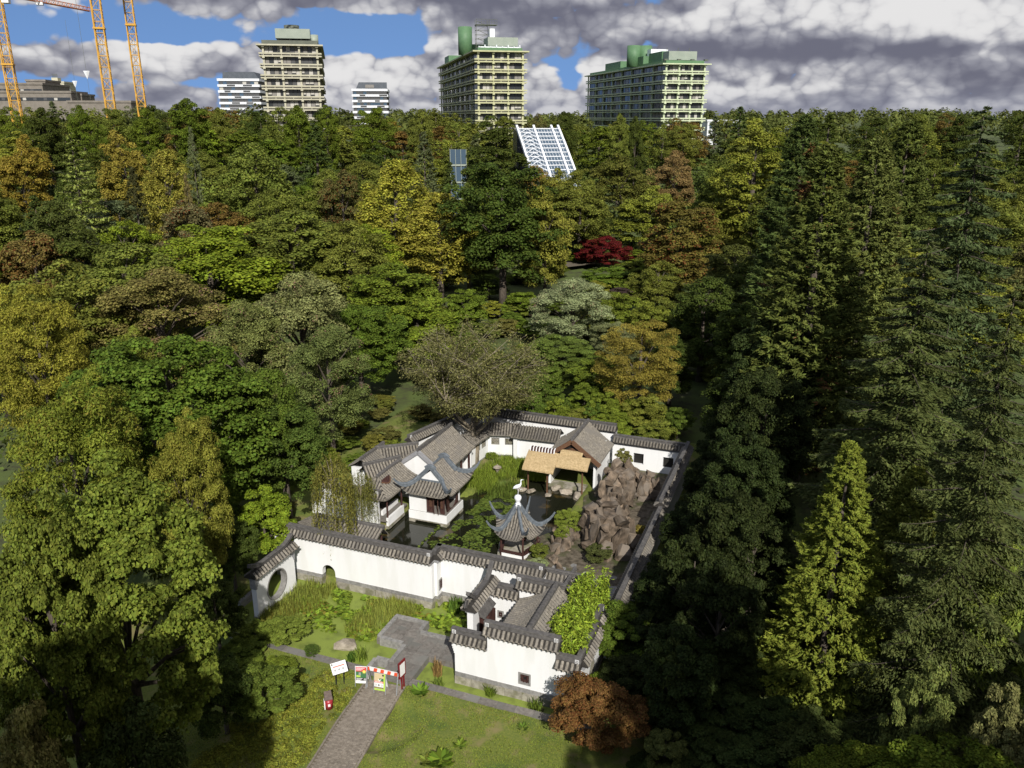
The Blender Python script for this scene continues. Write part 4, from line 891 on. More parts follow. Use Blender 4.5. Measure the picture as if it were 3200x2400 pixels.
# ------------------------------------------------------------------ curved tile roofs
class Slope:
    """one roof face; eave from E0 to E1, ridge line parallel above covering [ra, rb] of the eave, sagging between"""
    def __init__(s, E0, E1, hvec, ra=0.0, rb=None, sag=.12, lift=0.0, lp=3.0, hf=1.0, liftw=.5):
        s.E0 = Vector(E0); s.e = Vector(E1)-Vector(E0); s.L = s.e.length; s.e.normalize(); s.h = Vector(hvec); s.ra = ra; s.rb = s.L if rb is None else rb; s.sag = sag; s.lift = lift; s.lp = lp; s.hf = hf; s.lw = liftw
    def P(s, c, t):
        q = abs(2*c/s.L-1); k = max(0, (q-(1-s.lw))/s.lw)**s.lp
        p = s.E0 + s.e*c + s.h*t; p.z += -s.sag*4*t*(1-t) + s.lift*k*(1-t)**1.5
        ho = Vector((s.h.x, s.h.y, 0)); 
        if ho.length > 0 and s.lift: p -= ho.normalized()*(.18*s.lift*k*(1-t)**2)
        return p
    def tmax(s, c):
        if s.ra > 1e-6 and c < s.ra: return s.hf*c/s.ra
        if s.rb < s.L-1e-6 and c > s.rb: return s.hf*(s.L-c)/(s.L-s.rb)
        return 1.0
    def add(s, deck, tiles, pitch=.26, r=.088, seg=9, discs=True):
        n = max(2, int(round(s.L/pitch))); cs = [s.L*k/n for k in range(n+1)]; m = 8; V = []; 
        for c in cs:
            tm = max(.02, s.tmax(c))
            for j in range(m+1): V.append(s.P(c, tm*j/m))
        F = [(i*(m+1)+j, (i+1)*(m+1)+j, (i+1)*(m+1)+j+1, i*(m+1)+j+1) for i in range(n) for j in range(m)]
        deck.add(V + [v - Vector((0,0,.07)) for v in V], F + [tuple(k+len(V) for k in f[::-1]) for f in F])
        for i in range(n):
            c = s.L*(i+.5)/n; tm = s.tmax(c)
            if tm < .03: continue
            sg = max(2, int(seg*tm)); ring = []
            for j in range(sg*2):
                t = tm*((j//2) + (j % 2))/sg; rr = r*(1.10 if j % 2 == 0 else .92)*random.uniform(.95, 1.05); p = s.P(c, min(t, tm)); d = (s.P(c, min(t+.02, 1)) - s.P(c, t-.02)).normalized(); up = s.e.cross(d).normalized(); 
                if up.z < 0: up = -up
                jx = random.uniform(-.012, .012)
                for k in range(5):
                    a = math.pi*k/4; ring.append(p + s.e*(math.cos(a)*rr+jx) + up*(math.sin(a)*rr + .004))
            R_ = 5; f = [(j*R_+k, j*R_+k+1, (j+1)*R_+k+1, (j+1)*R_+k) for j in range(sg*2-1) for k in range(R_-1)]
            tiles.add(ring, f)
            if discs:
                p = s.P(c, 0); o = -Vector((s.h.x, s.h.y, 0)).normalized()*.015; dz = Vector((0,0,1)); tiles.add([p + o + s.e*(math.cos(2*math.pi*k/8)*r*1.15) + dz*(math.sin(2*math.pi*k/8)*r*1.15 + .02) for k in range(8)], [tuple(range(8))])
                p = s.P(min(s.L, c+s.L/n/2), 0); tiles.add([p+o+s.e*(-.07), p+o+s.e*.07, p+o+s.e*.04-dz*.08, p+o-s.e*.04-dz*.08], [(0,1,2,3)])
    def hip(s, left=True, tip=.0, n=14, t1=1.0):
        """points along the hip edge from eave corner up"""
        out = []
        for k in range(n+1):
            t = t1*k/n; c = (s.ra*t/s.hf if left else s.L-(s.L-s.rb)*t/s.hf); out.append(s.P(c, t))
        return out
RP = [(-.10,-.03),(.10,-.03),(.10,.10),(.06,.16),(-.06,.16),(-.10,.10)]
def rprof(w, h): return [(-w,-.04),(w,-.04),(w,h*.35),(w*.75,h*.4),(w*.75,h*.65),(w*.95,h*.7),(w*.6,h),(-w*.6,h),(-w*.95,h*.7),(-w*.75,h*.65),(-w*.75,h*.4),(-w,h*.35)]
def gable_roof(rt, x0, x1, y0, y1, ze, zr, axis='y', sag=.15, pitch=.26, over=.0, xr=None, ridge=True, rmat=None, zeR=None):
    """gable roof in local coordinates, ridge along axis"""
    deck, tiles = MB(), MB(); xr = (x0+x1)/2 if xr is None else xr
    if axis == 'y':
        Slope((x0, y1, ze), (x0, y0, ze), (xr-x0, 0, zr-ze), sag=sag).add(deck, tiles, pitch); Slope((x1, y0, zeR or ze), (x1, y1, zeR or ze), (xr-x1, 0, zr-(zeR or ze)), sag=sag).add(deck, tiles, pitch)
        path = [(xr, y0-.05, zr), (xr, (y0+y1)/2, zr-.03), (xr, y1+.05, zr)]
    else:
        Slope((x0, y0, ze), (x1, y0, ze), (0, xr-y0, zr-ze), sag=sag).add(deck, tiles, pitch); Slope((x1, y1, ze), (x0, y1, ze), (0, xr-y1, zr-ze), sag=sag).add(deck, tiles, pitch)
        path = [(x0-.05, xr, zr), ((x0+x1)/2, xr, zr-.03), (x1+.05, xr, zr)]
    deck.build('roof_deck', MT['tile_bed'], rt); tiles.build('roof_tiles', MT['tile'], rt, kind='stuff')
    if ridge: MB().sweep(path, rprof(.12, .24)).build('ridge', rmat or MT['tile_dark'], rt)

# court gallery
cg = gthing('court_gallery', 'small tiled gallery roof inside the entrance court', 'building', 0, 0)
gable_roof(cg, 2.0, 6.35, .22, 4.78, 2.85, 4.35, 'y', sag=.20, xr=4.25, ridge=False)
m = MB(); 
for k in range(17): y = .3 + 4.4*k/16; m.sweep([(4.25, y-.14, 4.35), (4.25, y+.13, 4.33)], [(-.17,-.06),(.17,-.06),(.15,.08),(.08,.15),(-.08,.15),(-.15,.08)])
m.build('ridge_tiles', MT['tile_dark'], cg, kind='stuff')
for y in (.6, 2.5, 4.4): MB().tube([(2.35, y, .3), (2.35, y, 2.9)], .08, 10).build('column', MT['wood_red'], cg)
MB().box(6.0, 6.12, .3, 4.7, .3, 2.9).build('side_wall', MT['plaster'], cg); MB().box(2.2, 6.1, .24, 4.7, -.3, .34).build('floor_slab', MT['paving'], cg)
# passage roof behind the front wall, turning a corner
ps = gthing('passage_roof', 'low L-shaped tiled passage roof beside the flagstone path', 'building', 2.8, 6.6)
gable_roof(ps, -.2, 2.1, .35, 1.75, 2.75, 3.35, 'x', sag=.05); gable_roof(ps, .75, 2.25, -1.4, 1.7, 2.72, 3.30, 'y', sag=.05)
for x, y in ((.95, -1.2), (2.05, -1.2), (2.05, 1.5), (.2, 1.5)): MB().tube([(x, y, .2), (x, y, 2.8)], .07, 8).build('column', MT['wood_red'], ps)
MB().box(-.1, 2.2, -1.3, 1.7, -.3, .3).build('floor_slab', MT['paving'], ps)

# water hall with hip-and-gable roof
wh = gthing('water_hall', 'small waterside hall with blue-grey upswept ridges and dark red lattice doors', 'pavilion', -11.4, 16.1)
def water_hall():
    W, D = 3.15, 3.0
    m = MB(); m.box(-.05, W+.05, -.05, D, .28, .95); m.build('white_platform', MT['plaster'], wh); MB().box(-.02, W+.02, -.02, D, .16, .285).build('stone_ledge', MT['stone_pale'], wh)
    for x, y in ((0, 0), (W-.42, 0), (W-.42, D-.5), (0, D-.5)): MB().box(x-.06, x+.46, y-.06, y+.5, -.5, .18).build('stone_pier', MT['stone_pale'], wh)
    MB().box(.02, W-.02, .02, D, .95, .99).build('floor_slab', MT['paving'], wh)
    MB().box(0, 1.45, 0, .22, .99, 2.55).build('white_wall', MT['plaster'], wh); MB().box(-.02, .2, .22, D, .99, 2.55).build('white_wall', MT['plaster'], wh); MB().box(.2, W-.2, D-.25, D-.05, .99, 2.5).build('white_wall', MT['plaster'], wh)
    for x, y in ((1.5, .15), (W-.28, .15), (W-.28, D-.4), (W-.28, 1.0)): MB().tube([(x, y, .95), (x, y, 2.75)], .085, 10).build('column', MT['wood_red'], wh)
    for k, (x, a) in enumerate(((1.62, 0), (2.0, -55), (2.38, -60), (2.6, 0))):
        d = bpy.data.objects.new('lattice_door', MB().box(0, .34, -.025, .025, 1.0, 2.5).mesh('lattice_door', MT['wood_red'])); link(d, wh); d.location = (x, .12, 0); d.rotation_euler = (0, 0, R(a))
        g = MB(); [g.box(.05, .29, -.035, -.026, 1.5+.09*j, 1.52+.09*j) for j in range(10)]; [g.box(.06+.07*j, .075+.07*j, -.036, -.027, 1.48, 2.42) for j in range(4)]; g.build('lattice', MT['wood_brown'], d)
    # round opening panel on the water side
    n = 28; r = .72; cy, cz = 1.5, 1.72; m = MB(); V = []; x = W-.2
    for k in range(n):
        a = 2*math.pi*k/n; dy, dz = math.cos(a), math.sin(a); s = min((1.0/abs(dy)) if abs(dy) > 1e-6 else 9, (.78/abs(dz)) if abs(dz) > 1e-6 else 9); V += [(x, cy+r*dy, cz+r*dz), (x, cy+max(r, s)*dy, cz+max(r, s)*dz), (x+.07, cy+r*dy, cz+r*dz), (x+.07, cy+max(r, s)*dy, cz+max(r, s)*dz)]
    m.add(V, [f for k in range(n) for j in ((k, (k+1) % n),) for f in ((j[0]*4, j[1]*4, j[1]*4+1, j[0]*4+1), (j[0]*4+2, j[0]*4+3, j[1]*4+3, j[1]*4+2), (j[0]*4, j[0]*4+2, j[1]*4+2, j[1]*4))]); m.build('round_opening_panel', MT['wood_red'], wh)
    MB().box(-.1, W+.1, -.1, D+.1, 2.55, 2.78).build('eave_beam', MT['wood_red'], wh)
    # roof
    x0, x1, y0, y1, ze, zr = -.30, W+.50, -.65, D+1.05, 2.72, 4.45; xr = (x0+x1)/2; hf = .52; ra = 1.15
    deck, tiles = MB(), MB(); Rt = Slope((x1, y0, ze), (x1, y1, ze), (xr-x1, 0, zr-ze), ra=ra, rb=(y1-y0)-ra, sag=.16, lift=.50, hf=hf, lp=2.6); Lt = Slope((x0, y1, ze), (x0, y0, ze), (xr-x0, 0, zr-ze), ra=ra, rb=(y1-y0)-ra, sag=.16, lift=.50, hf=hf, lp=2.6)
    zt = zr-ze; hx = (x1-x0); fx = hf*hx/2
    Fs = Slope((x0, y0, ze), (x1, y0, ze), (0, ra, zt*hf-.13), ra=fx, rb=hx-fx, sag=.08, lift=.50, lp=2.6); Bs = Slope((x1, y1, ze), (x0, y1, ze), (0, -ra, zt*hf-.13), ra=fx, rb=hx-fx, sag=.08, lift=.50, lp=2.6)
    for s in (Rt, Lt, Fs, Bs): s.add(deck, tiles, .26, .088)
    deck.build('roof_deck', MT['tile_bed'], wh); tiles.build('roof_tiles', MT['tile'], wh, kind='stuff')
    for yy in (y0+ra, y1-ra):
        MB().extr([(xr-fx*.98, ze+zt*hf-.15), (xr+fx*.98, ze+zt*hf-.15), (xr, zr-.18)], 'y', yy-.03, yy+.03).build('gable_panel', MT['plaster'], wh)
        MB().box(xr-fx*.98, xr+fx*.98, yy-(.16 if yy < 1 else 0), yy+(.16 if yy > 1 else 0), ze+zt*hf-.2, ze+zt*hf-.08).build('gable_ridge', MT['ridge_blue'], wh)
    prof = lambda u: rprof(.12, .26)
    def corner(S1, left, y, xe, tipd):
        up = S1.hip(left, n=12, t1=hf); top = []
        for k in range(1, 9):
            t = hf + (1-hf)*k/8; p = S1.P(S1.ra if left else S1.rb, t); top.append(p)
        tip0 = up[0]; d = (Vector(tipd)).normalized(); ext = [tip0 + d*.52 + Vector((0,0,.58)), tip0 + d*.34 + Vector((0,0,.30)), tip0 + d*.16 + Vector((0,0,.12))]
        pts = ext + up + top
        # smooth over the crown
        MB().sweep([p + Vector((0,0,.05)) for p in pts], lambda u: [(a*(.35+.65*min(1, u*5)), b*(.4+.6*min(1, u*5))) for a, b in rprof(.13, .28)]).build('hip_ridge', MT['ridge_blue'], wh, smooth=False)
    corner(Rt, True, y0, x1, (1, -1, 0)); corner(Rt, False, y1, x1, (1, 1, 0)); corner(Lt, False, y0, x0, (-1, -1, 0)); corner(Lt, True, y1, x0, (-1, 1, 0))
    for yy in (y0+ra, y1-ra): MB().sweep([(xr-.35, yy, zr-.05), (xr-.15, yy, zr+.10), (xr, yy, zr+.15), (xr+.15, yy, zr+.10), (xr+.35, yy, zr-.05)], rprof(.12, .24)).build('ridge_saddle', MT['ridge_blue'], wh)
water_hall()
# larger hall behind it
bh = gthing('gable_hall', 'larger tiled hall with a plain white gable behind the waterside hall', 'building', -14.1, 18.9)
gable_roof(bh, -.15, 4.35, 0, 6.3, 2.95, 4.65, 'y', sag=.14)
MB().extr([(.1, .2), (4.1, .2), (4.1, 2.93), (2.1, 4.45), (.1, 2.93)], 'y', .12, .34).build('gable_wall', MT['plaster'], bh); MB().extr([(.1, .2), (4.1, .2), (4.1, 2.93), (2.1, 4.45), (.1, 2.93)], 'y', 5.9, 6.1).build('gable_wall', MT['plaster'], bh)
m = MB(); m.bar((-.2, .05, 2.86), (2.1, .05, 4.58), .22, .30); m.bar((2.1, .05, 4.58), (4.4, .05, 2.86), .22, .30); m.build('barge_course', MT['eave_grey'], bh)
for k in range(4): MB().tube([(4.0, .9+1.6*k, .3), (4.0, .9+1.6*k, 2.95)], .09, 10).build('column', MT['wood_red'], bh)
for k in range(3): MB().box(3.4, 3.5, 1.0+1.6*k, 2.4+1.6*k, .4, 2.9).build('white_panel', MT['plaster'], bh)
MB().box(0, 4.2, .2, 6.2, -.4, .4).build('floor_slab', MT['stone_pale'], bh); MB().box(0, .2, .34, 5.9, .4, 2.9).build('white_wall', MT['plaster'], bh)
# left waterside gallery
lg = gthing('waterside_gallery', 'open waterside gallery with fan-shaped red gablet and white parapet', 'building', -16.2, 14.1)
def side_gallery():
    deck, tiles = MB(), MB(); x0, x1, xr, ze, zr = 1.1, 4.15, 2.6, 2.6, 3.75; y0, y1 = -.35, 4.6
    Slope((x1, y0, ze), (x1, y1, ze), (xr-x1, 0, zr-ze), ra=1.5, sag=.12, lift=.12).add(deck, tiles, .26, .088); Slope((x0, y1, ze), (x0, y0, ze), (xr-x0, 0, zr-ze), rb=(y1-y0)-1.5, sag=.12, lift=.12).add(deck, tiles, .26, .088)
    Slope((x0, y0, ze), (x1, y0, ze), (0, 1.5, zr-ze), ra=1.5, rb=1.55, sag=.12, lift=.12).add(deck, tiles, .26, .088)
    deck.build('roof_deck', MT['tile_bed'], lg); tiles.build('roof_tiles', MT['tile'], lg, kind='stuff')
    MB().sweep([(xr, y0+1.45, zr), (xr, 3, zr), (xr+.1, y1+.1, zr)], rprof(.13, .16)).build('ridge', MT['tile_dark'], lg)
    m = MB(); n = 8; V = []                                              # crescent gablet
    for k in range(n+1):
        a = k/n; y = .95+1.25*a; bow = math.sin(math.pi*a); x = 3.05+.30*bow; z = 3.40-.22*bow; V += [(x, y, z), (x-.22*bow-.04, y+.03, z+.16+.30*bow)]
    m.add(V, [(2*k, 2*k+2, 2*k+3, 2*k+1) for k in range(n)]); m.build('fan_gablet', MT['wood_red'], lg)
    MB().tube([V[2*k] for k in range(n+1)], .06, 6).build('gablet_trim', MT['wood_brown'], lg)
    MB().box(1.2, 3.95, .0, 3.2, .62, .74).build('floor_slab', MT['paving'], lg)
    MB().box(3.85, 4.03, 0, 2.5, .30, .98).build('white_parapet', MT['plaster'], lg); MB().box(3.3, 4.06, -.02, 2.55, .08, .32).build('stone_beam', MT['stone_pale'], lg); MB().box(3.3, 3.95, 1.7, 2.3, -.5, .1).build('stone_pier', MT['stone_pale'], lg)
    MB().box(3.0, 3.18, .7, 3.1, .72, 1.1).build('bench', MT['plaster'], lg); MB().box(1.2, 1.4, .2, 4, .3, 2.6).build('white_wall', MT['plaster'], lg)
    for x, y in ((3.9, 2.4), (3.9, .15), (1.6, 2.4), (2.0, .6)): MB().tube([(x, y, .7), (x, y, 2.7)], .07, 8).build('column', MT['wood_red'], lg)
side_gallery()
lw = gthing('gallery_end_wall', 'white end wall of the waterside gallery with stepped tiled coping', 'wall', -16.4, 14.0)
segment(lw, 0, 3.5, 2.55, zb=-.2, t=.26, motif=(False, True), ends=(0, 1)); segment(lw, -2.4, -.002, 2.9, zb=-.2, t=.26, ends=(1, 0))
# zig-zag corridor on the left
zc = gthing('zigzag_corridor', 'tiled corridor roof bending round to the left rear wall', 'building', -17.9, 18.2)
gable_roof(zc, -.1, 2.3, -.1, 3.6, 2.75, 3.5, 'y', sag=.06)
MB().box(.1, .3, 0, 3.6, .2, 2.75).build('white_wall', MT['plaster'], zc); MB().box(.3, 2.0, 0, .2, .2, 2.7).build('white_wall', MT['plaster'], zc); MB().box(.1, 2.1, 0, 3.6, -.2, .25).build('floor_slab', MT['paving'], zc)
zc2 = gthing('zigzag_corridor', 'slanting tiled corridor roof between the gable hall and left rear wall', 'building', -17.1, 20.9, 0, R(-52))
gable_roof(zc2, -.6, 1.4, 0, 3.6, 2.8, 3.5, 'y', sag=.06); MB().box(-.3, -.15, 0, 3.4, .2, 2.8).build('white_wall', MT['plaster'], zc2)
zc3 = gthing('zigzag_corridor', 'short tiled corridor roof linking the waterside gallery and gable hall', 'building', -15.9, 17.8, 0, R(-38))
gable_roof(zc3, -.7, 1.3, -.6, 2.6, 2.7, 3.5, 'y', sag=.06); MB().box(-.4, -.25, 0, 2.4, .2, 2.8).build('white_wall', MT['plaster'], zc3)
# roof just inside the front wall
ir = gthing('inner_gallery', 'tiled gallery roof just inside the front garden wall', 'building', -13.4, 7.6)
gable_roof(ir, 0, 3.6, -.2, 2.4, 2.2, 2.95, 'x', sag=.05); gable_roof(ir, -2.6, .2, .2, 2.8, 2.5, 3.2, 'x', sag=.05)
for x in (.3, 3.2): MB().tube([(x, 2.1, .1), (x, 2.1, 2.2)], .07, 8).build('column', MT['wood_red'], ir)
MB().box(-2.4, 3.5, 0, 2.3, -.4, .25).build('floor_slab', MT['paving'], ir)
# back gallery
gal = gthing('back_gallery', 'white back gallery with hexagon-lattice windows under a bending tiled roof', 'building', -10.8, 26.6)
def back_gallery():
    def run(p, q, name='white_wall', ze=2.6, wins=()):
        d = Vector((q[0]-p[0], q[1]-p[1], 0)); e = bpy.data.objects.new('gallery_run', None); link(e, gal); e.location = (p[0], p[1], 0); e.rotation_euler = (0, 0, math.atan2(d.y, d.x)); L = d.length
        xs = [0] + [v for w_ in wins for v in (w_, w_+.75)] + [L]; m = MB()
        for i in range(0, len(xs), 2): m.box(xs[i], xs[i+1], -.1, .1, .45, ze)
        for w_ in wins: m.box(w_, w_+.75, -.1, .1, .45, 1.45); m.box(w_, w_+.75, -.1, .1, 2.1, ze)
        m.build('white_wall', MT['plaster'], e); MB().box(0, L, -.13, .13, .1, .46).build('stone_plinth', MT['stone_grey'], e)
        for w_ in wins: lattice(e, w_, 1.45, .75, .65, -.04, frame=.06, style=1, dep=.07)
        deck, tiles = MB(), MB(); Slope((-.3, -.55, ze-.05), (L+.3, -.55, ze-.05), (0, 1.15, .75), sag=.06).add(deck, tiles, .26, .088); Slope((L+.3, 1.75, ze-.05), (-.3, 1.75, ze-.05), (0, -1.15, .75), sag=.06).add(deck, tiles, .26, .088)
        deck.build('roof_deck', MT['tile_bed'], e); tiles.build('roof_tiles', MT['tile'], e, kind='stuff')
    run((.0, .0), (.35, 3.0), wins=(.7, 1.75)); run((.35, 3.0), (2.95, 3.75), wins=(.35, 1.6)); run((2.95, 3.3), (6.8, 3.6))
    MB().box(2.85, 3.2, 3.05, 3.35, .1, 2.6).build('white_pier', MT['plaster'], gal)
back_gallery()
# thatched shelter and its tiled hall
th = gthing('thatched_shelter', 'tiled gable hall with a golden thatched lean-to standing in the pond', 'building', -3.6, 25.6)
def shelter():
    gable_roof(th, 0, 4.75, .0, 4.9, 2.75, 4.6, 'y', sag=.10)
    m = MB(); m.bar((-.1, -.05, 2.68), (2.37, -.05, 4.52), .16, .34); m.bar((2.37, -.05, 4.52), (4.85, -.05, 2.68), .16, .34); m.build('barge_board', MT['wood_brown'], th)
    MB().extr([(.35, 2.8), (4.4, 2.8), (2.37, 4.3)], 'y', .25, .4).build('gable_panel', MT['dark'], th)
    m = MB(); m.extr([(1.7, 3.3), (1.85, 3.65), (2.37, 3.85), (2.9, 3.65), (3.05, 3.3)], 'y', .16, .24); m.build('gable_ornament', MT['wood_brown'], th)
    MB().box(.3, .5, .3, 4.7, .3, 2.75).build('white_wall', MT['plaster'], th); MB().box(4.2, 4.4, .3, 4.7, .3, 2.75).build('white_wall', MT['plaster'], th); MB().box(.5, 4.2, 4.4, 4.6, .3, 3.2).build('white_wall', MT['plaster'], th); MB().box(.3, 4.4, .3, 4.7, -.4, .32).build('floor_slab', MT['stone_pale'], th)
    # thatch: two panels, the left one reaching further down; thick, slightly bulging
    def panel(xa, xb, yt, zt, yb, zb, th_=.16):
        nx, ny = 16, 10; V = []
        for lay in (0, 1):
            for j in range(ny+1):
                for i in range(nx+1):
                    u, v = i/nx, j/ny; x = xa+(xb-xa)*u; y = yt+(yb-yt)*v; z = zt+(zb-zt)*v + .06*math.sin(math.pi*v) + .02*mnoise.noise((x*2, y*2, 3))
                    if lay == 0 and (v > .93): z -= .05
                    V.append((x, y+(.015*mnoise.noise((x*7, 0, lay)) if j == ny else 0), z - lay*th_))
        k = nx+1; F = []; o = (ny+1)*k
        for j in range(ny):
            for i in range(nx): F += [(j*k+i, j*k+i+1, (j+1)*k+i+1, (j+1)*k+i), (o+(j+1)*k+i, o+(j+1)*k+i+1, o+j*k+i+1, o+j*k+i)]
        for i in range(nx): F += [(ny*k+i, ny*k+i+1, o+ny*k+i+1, o+ny*k+i), (i+1, i, o+i, o+i+1)]
        for j in range(ny): F += [(j*k, (j+1)*k, o+(j+1)*k, o+j*k), ((j+1)*k+nx, j*k+nx, o+j*k+nx, o+(j+1)*k+nx)]
        m = MB(); m.v = V; m.f = F; return m
    panel(-1.25, 1.45, -.35, 3.45, -2.05, 2.42).build('thatch', MT['thatch'], th); panel(1.455, 4.15, -.40, 3.42, -1.40, 2.78).build('thatch', MT['thatch'], th)
    panel(1.5, 3.4, -.02, 3.72, -.42, 3.46, .1).build('thatch_flashing', MT['thatch'], th)
    m = MB()
    for k in range(8): MB().sweep([(-.95+.26*k, -.42, 3.38), (-.95+.26*k, -.32, 3.62), (-.95+.26*k, -.12, 3.64)], [(-.085,0),(.085,0),(.085,.08),(-.085,.08)]).build('ridge_tile', MT['wood_red'], th)
    for k in range(9): m.sweep([(-1.08+.26*k, -.44, 3.37), (-1.08+.26*k, -.33, 3.64), (-1.08+.26*k, -.1, 3.67)], [(-.035,0),(.035,0),(.035,.10),(-.035,.10)])
    m.build('ridge_mortar', MT['plaster'], th)
    for x, y, zt in ((-1.05, -1.1, 2.85), (.75, -1.45, 2.65), (3.6, -.9, 2.95)): MB().tube([(x, y, -.1), (x, y, zt)], .07, 9).build('post', MT['wood_brown'], th)
shelter()
# five-cornered pavilion with crane finial
pv = gthing('five_cornered_pavilion', 'small five-cornered pavilion with sweeping upturned roof ribs', 'pavilion', -1.75, 14.35, .25)
def pavilion():
    n = 5; off = R(17); Re = 1.95; ze, zr = 1.65, 3.6
    C = [Vector((Re*math.cos(off+2*math.pi*k/n), Re*math.sin(off+2*math.pi*k/n), ze)) for k in range(n)]; deck, tiles = MB(), MB()
    for k in range(n):
        a, b = C[k], C[(k+1) % n]; mid = (a+b)/2; h = Vector((-mid.x, -mid.y, zr-ze)); L = (b-a).length
        S = Slope(a, b, h, ra=L/2-.02, rb=L/2+.02, sag=.36, lift=.62, lp=2.2, liftw=.75); S.add(deck, tiles, .21, .074, 12)
        pts = S.hip(True, n=14); d = Vector((a.x, a.y, 0)).normalized(); t0 = pts[0]
        ext = [t0 + d*.62 + Vector((0,0,.80)), t0 + d*.46 + Vector((0,0,.50)), t0 + d*.26 + Vector((0,0,.24)), t0 + d*.1 + Vector((0,0,.10))]
        MB().sweep([p + Vector((0,0,.03)) for p in ext + pts], lambda u: [(x*(.25+.75*min(1, u*3.2)), y*(.4+.6*min(1, u*3.2))) for x, y in rprof(.11, .24)]).build('hip_rib', MT['ridge_blue'], pv)
    deck.build('roof_deck', MT['tile_bed'], pv); tiles.build('roof_tiles', MT['tile'], pv, kind='stuff')
    MB().lathe([(z[0], z[1]-.75) for z in [(.24, 4.15), (.23, 4.35), (.27, 4.4), (.17, 4.52), (.14, 4.6), (.19, 4.72), (.25, 4.86), (.26, 4.98), (.2, 5.1), (.06, 5.16)]], 18).build('vase_finial', MT['white_metal'], pv, True)
    for k in range(n):
        p = C[k]*.72; MB().tube([(p.x, p.y, 0), (p.x, p.y, 1.9)], .075, 10).build('column', MT['wood_red'], pv)
        q = C[(k+1) % n]*.72; MB().bar((p.x, p.y, 1.68), (q.x, q.y, 1.68), .08, .22).build('beam', MT['wood_red'], pv)
        if k in (2, 3, 4):
            MB().bar((p.x, p.y, .42), (q.x, q.y, .42), .30, .06).build('bench_seat', MT['wood_red'], pv); MB().bar((p.x, p.y, .2), (q.x, q.y, .2), .1, .4).build('bench_wall', MT['plaster'], pv)
        if k in (0, 4):
            m = MB(); o = Vector((p.x+q.x, p.y+q.y, 0)).normalized()*.25; a2 = Vector((p.x, p.y, .45)); b2 = Vector((q.x, q.y, .45)); [m.bar(a2.lerp(b2, j/9), a2.lerp(b2, j/9)+o+Vector((0,0,.45)), .03) for j in range(10)]; m.bar(a2+o+Vector((0,0,.45)), b2+o+Vector((0,0,.45)), .05); m.build('bench_back', MT['wood_red'], pv)
    MB().prism([(c.x*.9, c.y*.9) for c in C], -.6, .05).build('stone_floor', MT['stone_pale'], pv)
pavilion()
cr = gthing('crane_figure', 'white crane bird figure standing on the pavilion finial', 'figure', -1.75, 14.35, 4.63, R(30))
m = MB(); m.tube([(-.36,0,.52), (-.26,0,.60), (-.08,0,.66), (.10,0,.72), (.20,0,.84), (.215,0,.98), (.20,0,1.08), (.25,0,1.18)], [.02, .09, .15, .13, .07, .045, .04, .05], 10); m.tube([(.25,0,1.18), (.42,0,1.14)], [.035, .008], 6)
cb = m.build('body', MT['white_metal'], cr, True); m = MB(); m.tube([(0,0,.60), (.02,0,.30), (0,0,0)], .018, 6); m.tube([(.06,.03,.62), (.18,.03,.40), (.30,.03,.44)], .016, 6); m.build('legs', MT['white_metal'], cr)
# ------------------------------------------------------------------ water
def water_mat(name, weed):
    m, nt, b = nmat(name); N, Lk = nt.nodes, nt.links; tc = N.new('ShaderNodeTexCoord')
    def nz(s, d=5):
        n = N.new('ShaderNodeTexNoise'); n.inputs['Scale'].default_value = s; n.inputs['Detail'].default_value = d; Lk.new(tc.outputs['Object'], n.inputs['Vector']); return n.outputs[0]
    def mr(x, lo, hi):
        n = N.new('ShaderNodeMapRange'); n.interpolation_type = 'SMOOTHSTEP'; Lk.new(x, n.inputs[0]); n.inputs[1].default_value = lo; n.inputs[2].default_value = hi; return n.outputs[0]
    def mix(f, a, bb):
        x = N.new('ShaderNodeMix'); x.data_type = 'RGBA'; Lk.new(f, x.inputs[0])
        for q, s in ((a, x.inputs[6]), (bb, x.inputs[7])):
            if isinstance(q, tuple): s.default_value = (*q, 1)
            else: Lk.new(q, s)
        return x.outputs[2]
    water = (.012, .013, .007) if weed == 0 else (.028, .030, .010)
    if weed == 0:
        f = mr(nz(.55, 6), .60, .68); c = mix(f, water, (.055, .038, .010)); wf = f
        b.inputs['Roughness'].default_value = .07
    else:
        c0 = mix(mr(nz(26, 3), .35, .65), (.165, .215, .030), (.215, .265, .045)); c0 = mix(mr(nz(1.2, 4), .45, .7), c0, (.13, .165, .028))
        wf = mr(nz(weed, 6), .30, .38); c = mix(wf, water, c0)
        r = N.new('ShaderNodeMapRange'); Lk.new(wf, r.inputs[0]); r.inputs[3].default_value = .12; r.inputs[4].default_value = .85; Lk.new(r.outputs[0], b.inputs['Roughness'])
    Lk.new(c, b.inputs['Base Color']); b.inputs['Specular IOR Level'].default_value = .5
    n2 = nz(9, 2); bp = N.new('ShaderNodeBump'); bp.inputs['Strength'].default_value = .05; bp.inputs['Distance'].default_value = .02; Lk.new(n2, bp.inputs['Height']); Lk.new(bp.outputs[0], b.inputs['Normal']); return m
MT['pond'] = water_mat('dark_pond_water', 0); MT['duckweed'] = water_mat('duckweed_water', .42); MT['duckweed_thin'] = water_mat('ditch_water', .9)
def sheet(name, poly, z, mat, lab=None):
    m = MB(); m.add([(*p, 0) for p in poly], [tuple(range(len(poly)))]); o = m.build(name, mat); o.location = gw(0, 0, z); o.rotation_euler = (0, 0, TH); o['kind'] = 'structure'; return o
sheet('pond_water', [(-16.2, -1.35), (-1.9, -1.35), (-1.9, 5.9), (-16.2, 5.9)], .02, MT['duckweed'])
sheet('ditch_water', [(-1.9, -1.35), (7.2, -1.35), (7.2, -.1), (.1, -.1), (.1, 1.9), (-1.9, 1.9)], .016, MT['duckweed_thin'])
